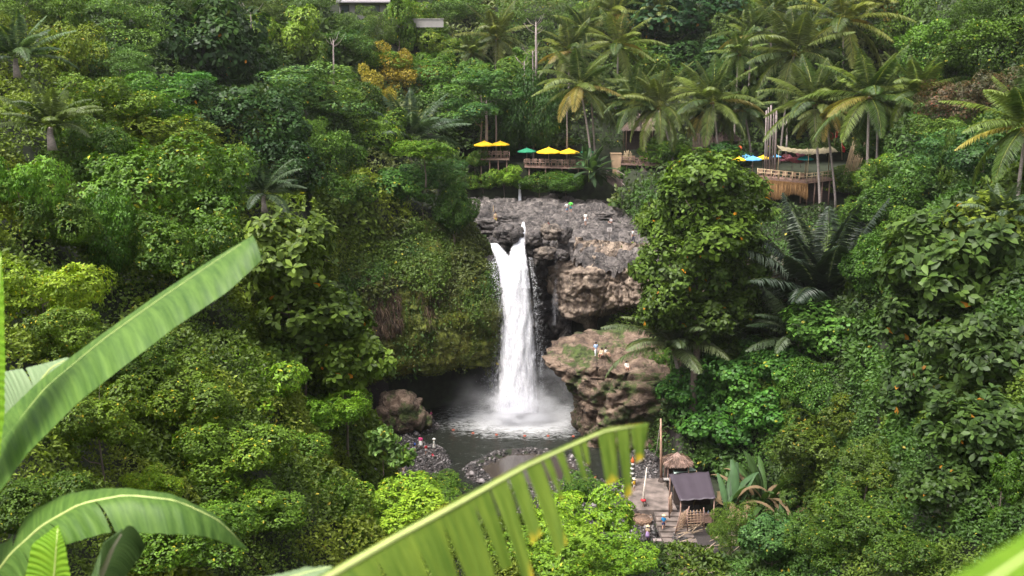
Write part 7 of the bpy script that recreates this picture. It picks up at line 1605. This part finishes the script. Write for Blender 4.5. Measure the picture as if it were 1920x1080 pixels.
def skin_obj(name, J, B_, mat, parent, grow=0.0, root='pelvis', lv=1, fingers=False):
    J = dict(J); B_ = list(B_)
    if fingers:
        for s, n in ((-1, 'L'), (1, 'R')):
            px, py, pz, _ = J['palm' + n]
            for i in range(4):
                J['f%d%s' % (i, n)] = (px + s * .005, py - .03 + .022 * i, pz - .045, .010); J['g%d%s' % (i, n)] = (px - s * .012, py - .034 + .022 * i, pz - (.085, .095, .09, .07)[i], .008)
                B_ += [('palm' + n, 'f%d%s' % (i, n)), ('f%d%s' % (i, n), 'g%d%s' % (i, n))]
            J['t' + n] = (px - s * .02, py - .05, pz - .02, .011); J['u' + n] = (px - s * .03, py - .065, pz - .05, .009); B_ += [('palm' + n, 't' + n), ('t' + n, 'u' + n)]
    names = sorted({a for b in B_ for a in b}); ix = {n: i for i, n in enumerate(names)}
    me = bpy.data.meshes.new(name); me.from_pydata([J[n][:3] for n in names], [(ix[a], ix[b]) for a, b in B_], []); me.materials.append(mat)
    o = link(name, me, parent); m = o.modifiers.new('Skin', 'SKIN'); m.use_smooth_shade = True
    for n in names:
        v = me.skin_vertices[0].data[ix[n]]; r = J[n][3] + grow; wide = 1.22 if n in ('chest', 'waist', 'pelvis') else 1.0; v.radius = (r * wide, r); v.use_root = (n == (root if root in ix else names[0]))
    s = o.modifiers.new('Sub', 'SUBSURF'); s.levels = lv; s.render_levels = lv
    return o
BODY = {}
def person(px, py, Y, hpx, label, top, bottom, pose='stand', face=0.0, hat=None, skirt=False, pack=None, hair=True, group=None, z=None, long=False, child=1.0):
    p = at(px, py, Y)
    if z is not None: p.z = z
    o = empty('person', p, face); s = (hpx * ppm(Y) / 1.75) if hpx else child; s = max(.5, min(1.1, s)); o.scale = (s, s, s); tag(o, label, 'person', group)
    J, B_ = skeleton(pose)
    skin_obj('body', J, B_, SKIN, o, fingers=True)
    if top: skin_obj('shirt', J, [b for b in B_ if b in (('pelvis', 'waist'), ('waist', 'chest'), ('chest', 'neckb')) or b[0] == 'chest' and b[1][:2] == 'sh' or b[0][:2] == 'sh'], cloth(*top), o, grow=.022, root='chest')
    dz = -.72 if pose == 'sit' else 0
    if skirt:
        mb = MB(); mb.lathe((0, 0, dz), [(.15, 1.06), (.19, .9), (.24, .6), (.27, .36)], 14, sy=.85); mb.build('skirt', cloth(*bottom), o)
    elif bottom:
        bb = [b for b in B_ if b[0] == 'pelvis' and b[1][:3] == 'hip' or b[0][:3] == 'hip' or (long and b[0][:4] == 'knee')] + [('pelvis', 'waist')]; J2 = dict(J); J2['waist'] = (0, 0, 1.0 + dz, .12); skin_obj('trousers' if long else 'shorts', J2, bb, cloth(*bottom), o, grow=.024)
    hz = 1.66 + dz
    if hair: mb = MB(); mb.lathe((0, .02, hz), [(.098, -.09), (.112, -.02), (.10, .06), (.06, .12), (0, .14)], 12); mb.build('hair', HAIR, o)
    mb = MB(); mb.lathe((0, -.105, hz - .055), [(.016, -.03), (.018, -.01), (.006, .03)], 6); mb.build('nose', SKIN, o)
    if hat: mb = MB(); mb.lathe((0, 0, hz + .05), [(.25, -.02), (.24, 0), (.12, .02), (.11, .11), (.05, .14), (0, .14)], 16); mb.build('hat', cloth(*hat), o)
    if pack: mb = MB(); mb.lathe((0, .19, 1.02 + dz), [(.0, 0), (.13, .02), (.15, .2), (.13, .36), (.05, .42), (0, .42)], 10, sy=.7); mb.build('backpack', cloth(*pack), o)
    return o
W_, WB, RD, GN, PK, BL, DKC, TN, LB, PU, RYL = ('white', (.75, .72, .68)), ('off_white', (.6, .6, .62)), ('red', (.45, .02, .03)), ('bright_green', (.10, .50, .06)), ('pink', (.65, .06, .22)), ('royal_blue', (.02, .10, .42)), ('dark', (.03, .03, .05)), ('tan', (.45, .33, .22)), ('light_blue', (.33, .45, .68)), ('purple', (.12, .05, .16)), ('azure', (.01, .22, .52))
def ground_y(px, py, zref):
    return (CAMZ - zref) / math.tan(PITCH + math.atan((py - 540) / F))
def on_ledge(px, py, *args, **k):
    Y = ground_y(px, py, 21.9)
    p = at(px, py, Y); return person(px, py, Y, None, *args, z=max(ledge_z(p.x + a, Y + b) for a in (-.45, 0, .45) for b in (-.7, -.3, .2)) - .05, child=1.05, **k)
on_ledge(1063, 400, 'person in a pale top and blue shorts standing close behind the one in green', WB, ('denim', (.12, .2, .35)), pose='hips', face=.5)
on_ledge(1070, 403, 'person in a bright green shirt and teal shorts on the ledge', GN, ('teal_shorts', (.02, .22, .25)), pose='hips', face=2.6)
on_ledge(1098, 416, 'person in white with a dark purple backpack walking on the ledge', W_, WB, pose='walk', face=0.1, pack=PU)
on_ledge(1187, 447, 'person in a white top and dark trousers near the lip, far right of the ledge', W_, DKC, pose='walk', face=1.2, long=True)
on_ledge(929, 416, 'person in cream and yellow standing on the dark boulders left of the ledge', TN, ('mustard', (.6, .45, .12)), face=.4)
on_ledge(1028, 416, 'person in dark red sitting on the rocks left of the pale sign', ('maroon', (.16, .03, .03)), DKC, pose='sit', face=.8)
on_ledge(1146, 414, 'person in grey crouching behind the sign on the right of the ledge', ('grey', (.3, .28, .28)), DKC, pose='sit', face=-.8)
zo = lambda x, y: outcrop_z(x, y)
for px, py, a, k in [(1117, 668, ('person in a light blue shirt and white trousers on the brown outcrop', LB, WB), dict(pose='walk', face=.2, long=True)), (1128, 668, ('person in cream sitting on the brown outcrop beside the one in light blue', TN, W_), dict(pose='sit', face=-.6)),
                    (1136, 671, ('second seated person in pale clothes on the outcrop, further right', W_, TN), dict(pose='sit', face=.9)), (1175, 693, ('person all in white crouching low on the right end of the outcrop', W_, W_), dict(pose='sit', face=.3))]:
    Y = ground_y(px, py, 11)
    for _ in range(6): p = at(px, py, Y); Y = .5 * Y + .5 * ground_y(px, py, zo(p.x, Y))
    p = at(px, py, Y); person(px, py, Y, None, *a, z=zo(p.x, Y) - .05, child=1.02, **k)
def on_ground(px, py, hpx, *a, **k):
    p = hit(px, py, 0.0, y0=60); g = float(tz(p.x, p.y)); return person(px, py, p.y, hpx, *a, z=max(g, -.3) + .02, **k)
GB = 'people on the pebble beach'
on_ground(789, 843, 28, 'woman in a long white skirt and pink top at the water edge on the beach', PK, W_, skirt=True, face=2.9)
on_ground(814, 846, 24, 'person all in white with white cap at the tip of the beach', W_, W_, skirt=True, face=1.6, hat=W_)
on_ground(778, 848, 22, 'person with a blue shirt and dark hair behind the big leaves on the beach', BL, WB, face=2.2, pack=DKC)
on_ground(799, 852, 20, 'person in a red shirt on the beach', RD, WB, face=.4)
on_ground(811, 857, 13, 'child in red sitting on the pebbles right of the red shirt', RD, PK, pose='sit', face=.9)
on_ground(700, 889, 25, 'person in a magenta top at the far left of the beach', ('magenta', (.55, .03, .35)), DKC, face=.5)
on_ground(705, 893, 25, 'person in a pale grey-blue dress standing right beside the magenta top', ('pale_blue', (.5, .53, .62)), WB, skirt=True, face=.2)
on_ground(714, 888, 25, 'person in a white shirt bending towards the group left on the beach', W_, W_, pose='reach', face=1.2)
on_ground(721, 894, 17, 'child in white and blue in front of the group left on the beach', W_, BL, face=-.4)
on_ground(744, 882, 20, 'person in white partly hidden under the big leaves on the beach', W_, WB, pose='sit', face=.6)
on_ground(756, 884, 14, 'person in cream sitting low right of the big leaves on the beach', TN, W_, pose='sit', face=.1)
sw = person(808, 777, ground_y(808, 777, 0), None, 'swimmer in a pink top in the white ripples near the cave', PK, DKC, pose='reach', z=-1.15, child=1.0, face=1.4)
on_ground(1116, 912, 24, 'dark-haired person in black and orange standing on the right river bank', ('rust', (.45, .16, .06)), DKC, face=1.0)
tzz = 1.2
def on_terr(px, py, hpx, *a, z=tzz, **k): return person(px, py, ground_y(px, py, z), hpx, *a, z=z, **k)
on_terr(1189, 920, 24, 'person with straw hat, yellow sash and white trousers at the terrace edge', ('saffron', (.7, .42, .03)), W_, hat=('straw', (.6, .48, .30)), face=.6)
on_terr(1181, 912, 22, 'person with a straw hat and dark top left of the yellow sash', DKC, DKC, hat=('straw', (.6, .48, .30)), face=-.6)
on_terr(1244, 993, 31, 'man in an azure shirt and navy shorts with a straw hat on the steps', RYL, ('navy', (.02, .03, .12)), hat=('straw', (.6, .48, .30)), pose='walk', face=2.9, z=.72)
on_terr(1214, 1012, 30, 'woman with a straw hat and lilac skirt beside the bush by the steps', TN, ('lilac', (.33, .22, .42)), skirt=True, hat=('straw', (.6, .48, .30)), face=2.7, z=.6)

# ================================================================ AIR
bm = bmesh.new(); bmesh.ops.create_cube(bm, size=1.0); me = bpy.data.meshes.new('haze'); bm.to_mesh(me); bm.free()
hz = link('haze', me); hz.location = (0, 120, 45); hz.scale = (620, 520, 110); tag(hz, kind='stuff')
m = bpy.data.materials.new('haze'); m.use_nodes = True; nt = m.node_tree; nt.nodes.remove(nt.nodes['Principled BSDF']); pv = nt.nodes.new('ShaderNodeVolumePrincipled')
pv.inputs['Color'].default_value = (.95, .93, 1, 1); pv.inputs['Density'].default_value = 0.00007; pv.inputs['Anisotropy'].default_value = .2; nt.links.new(pv.outputs[0], nt.nodes['Material Output'].inputs['Volume']); me.materials.append(m)
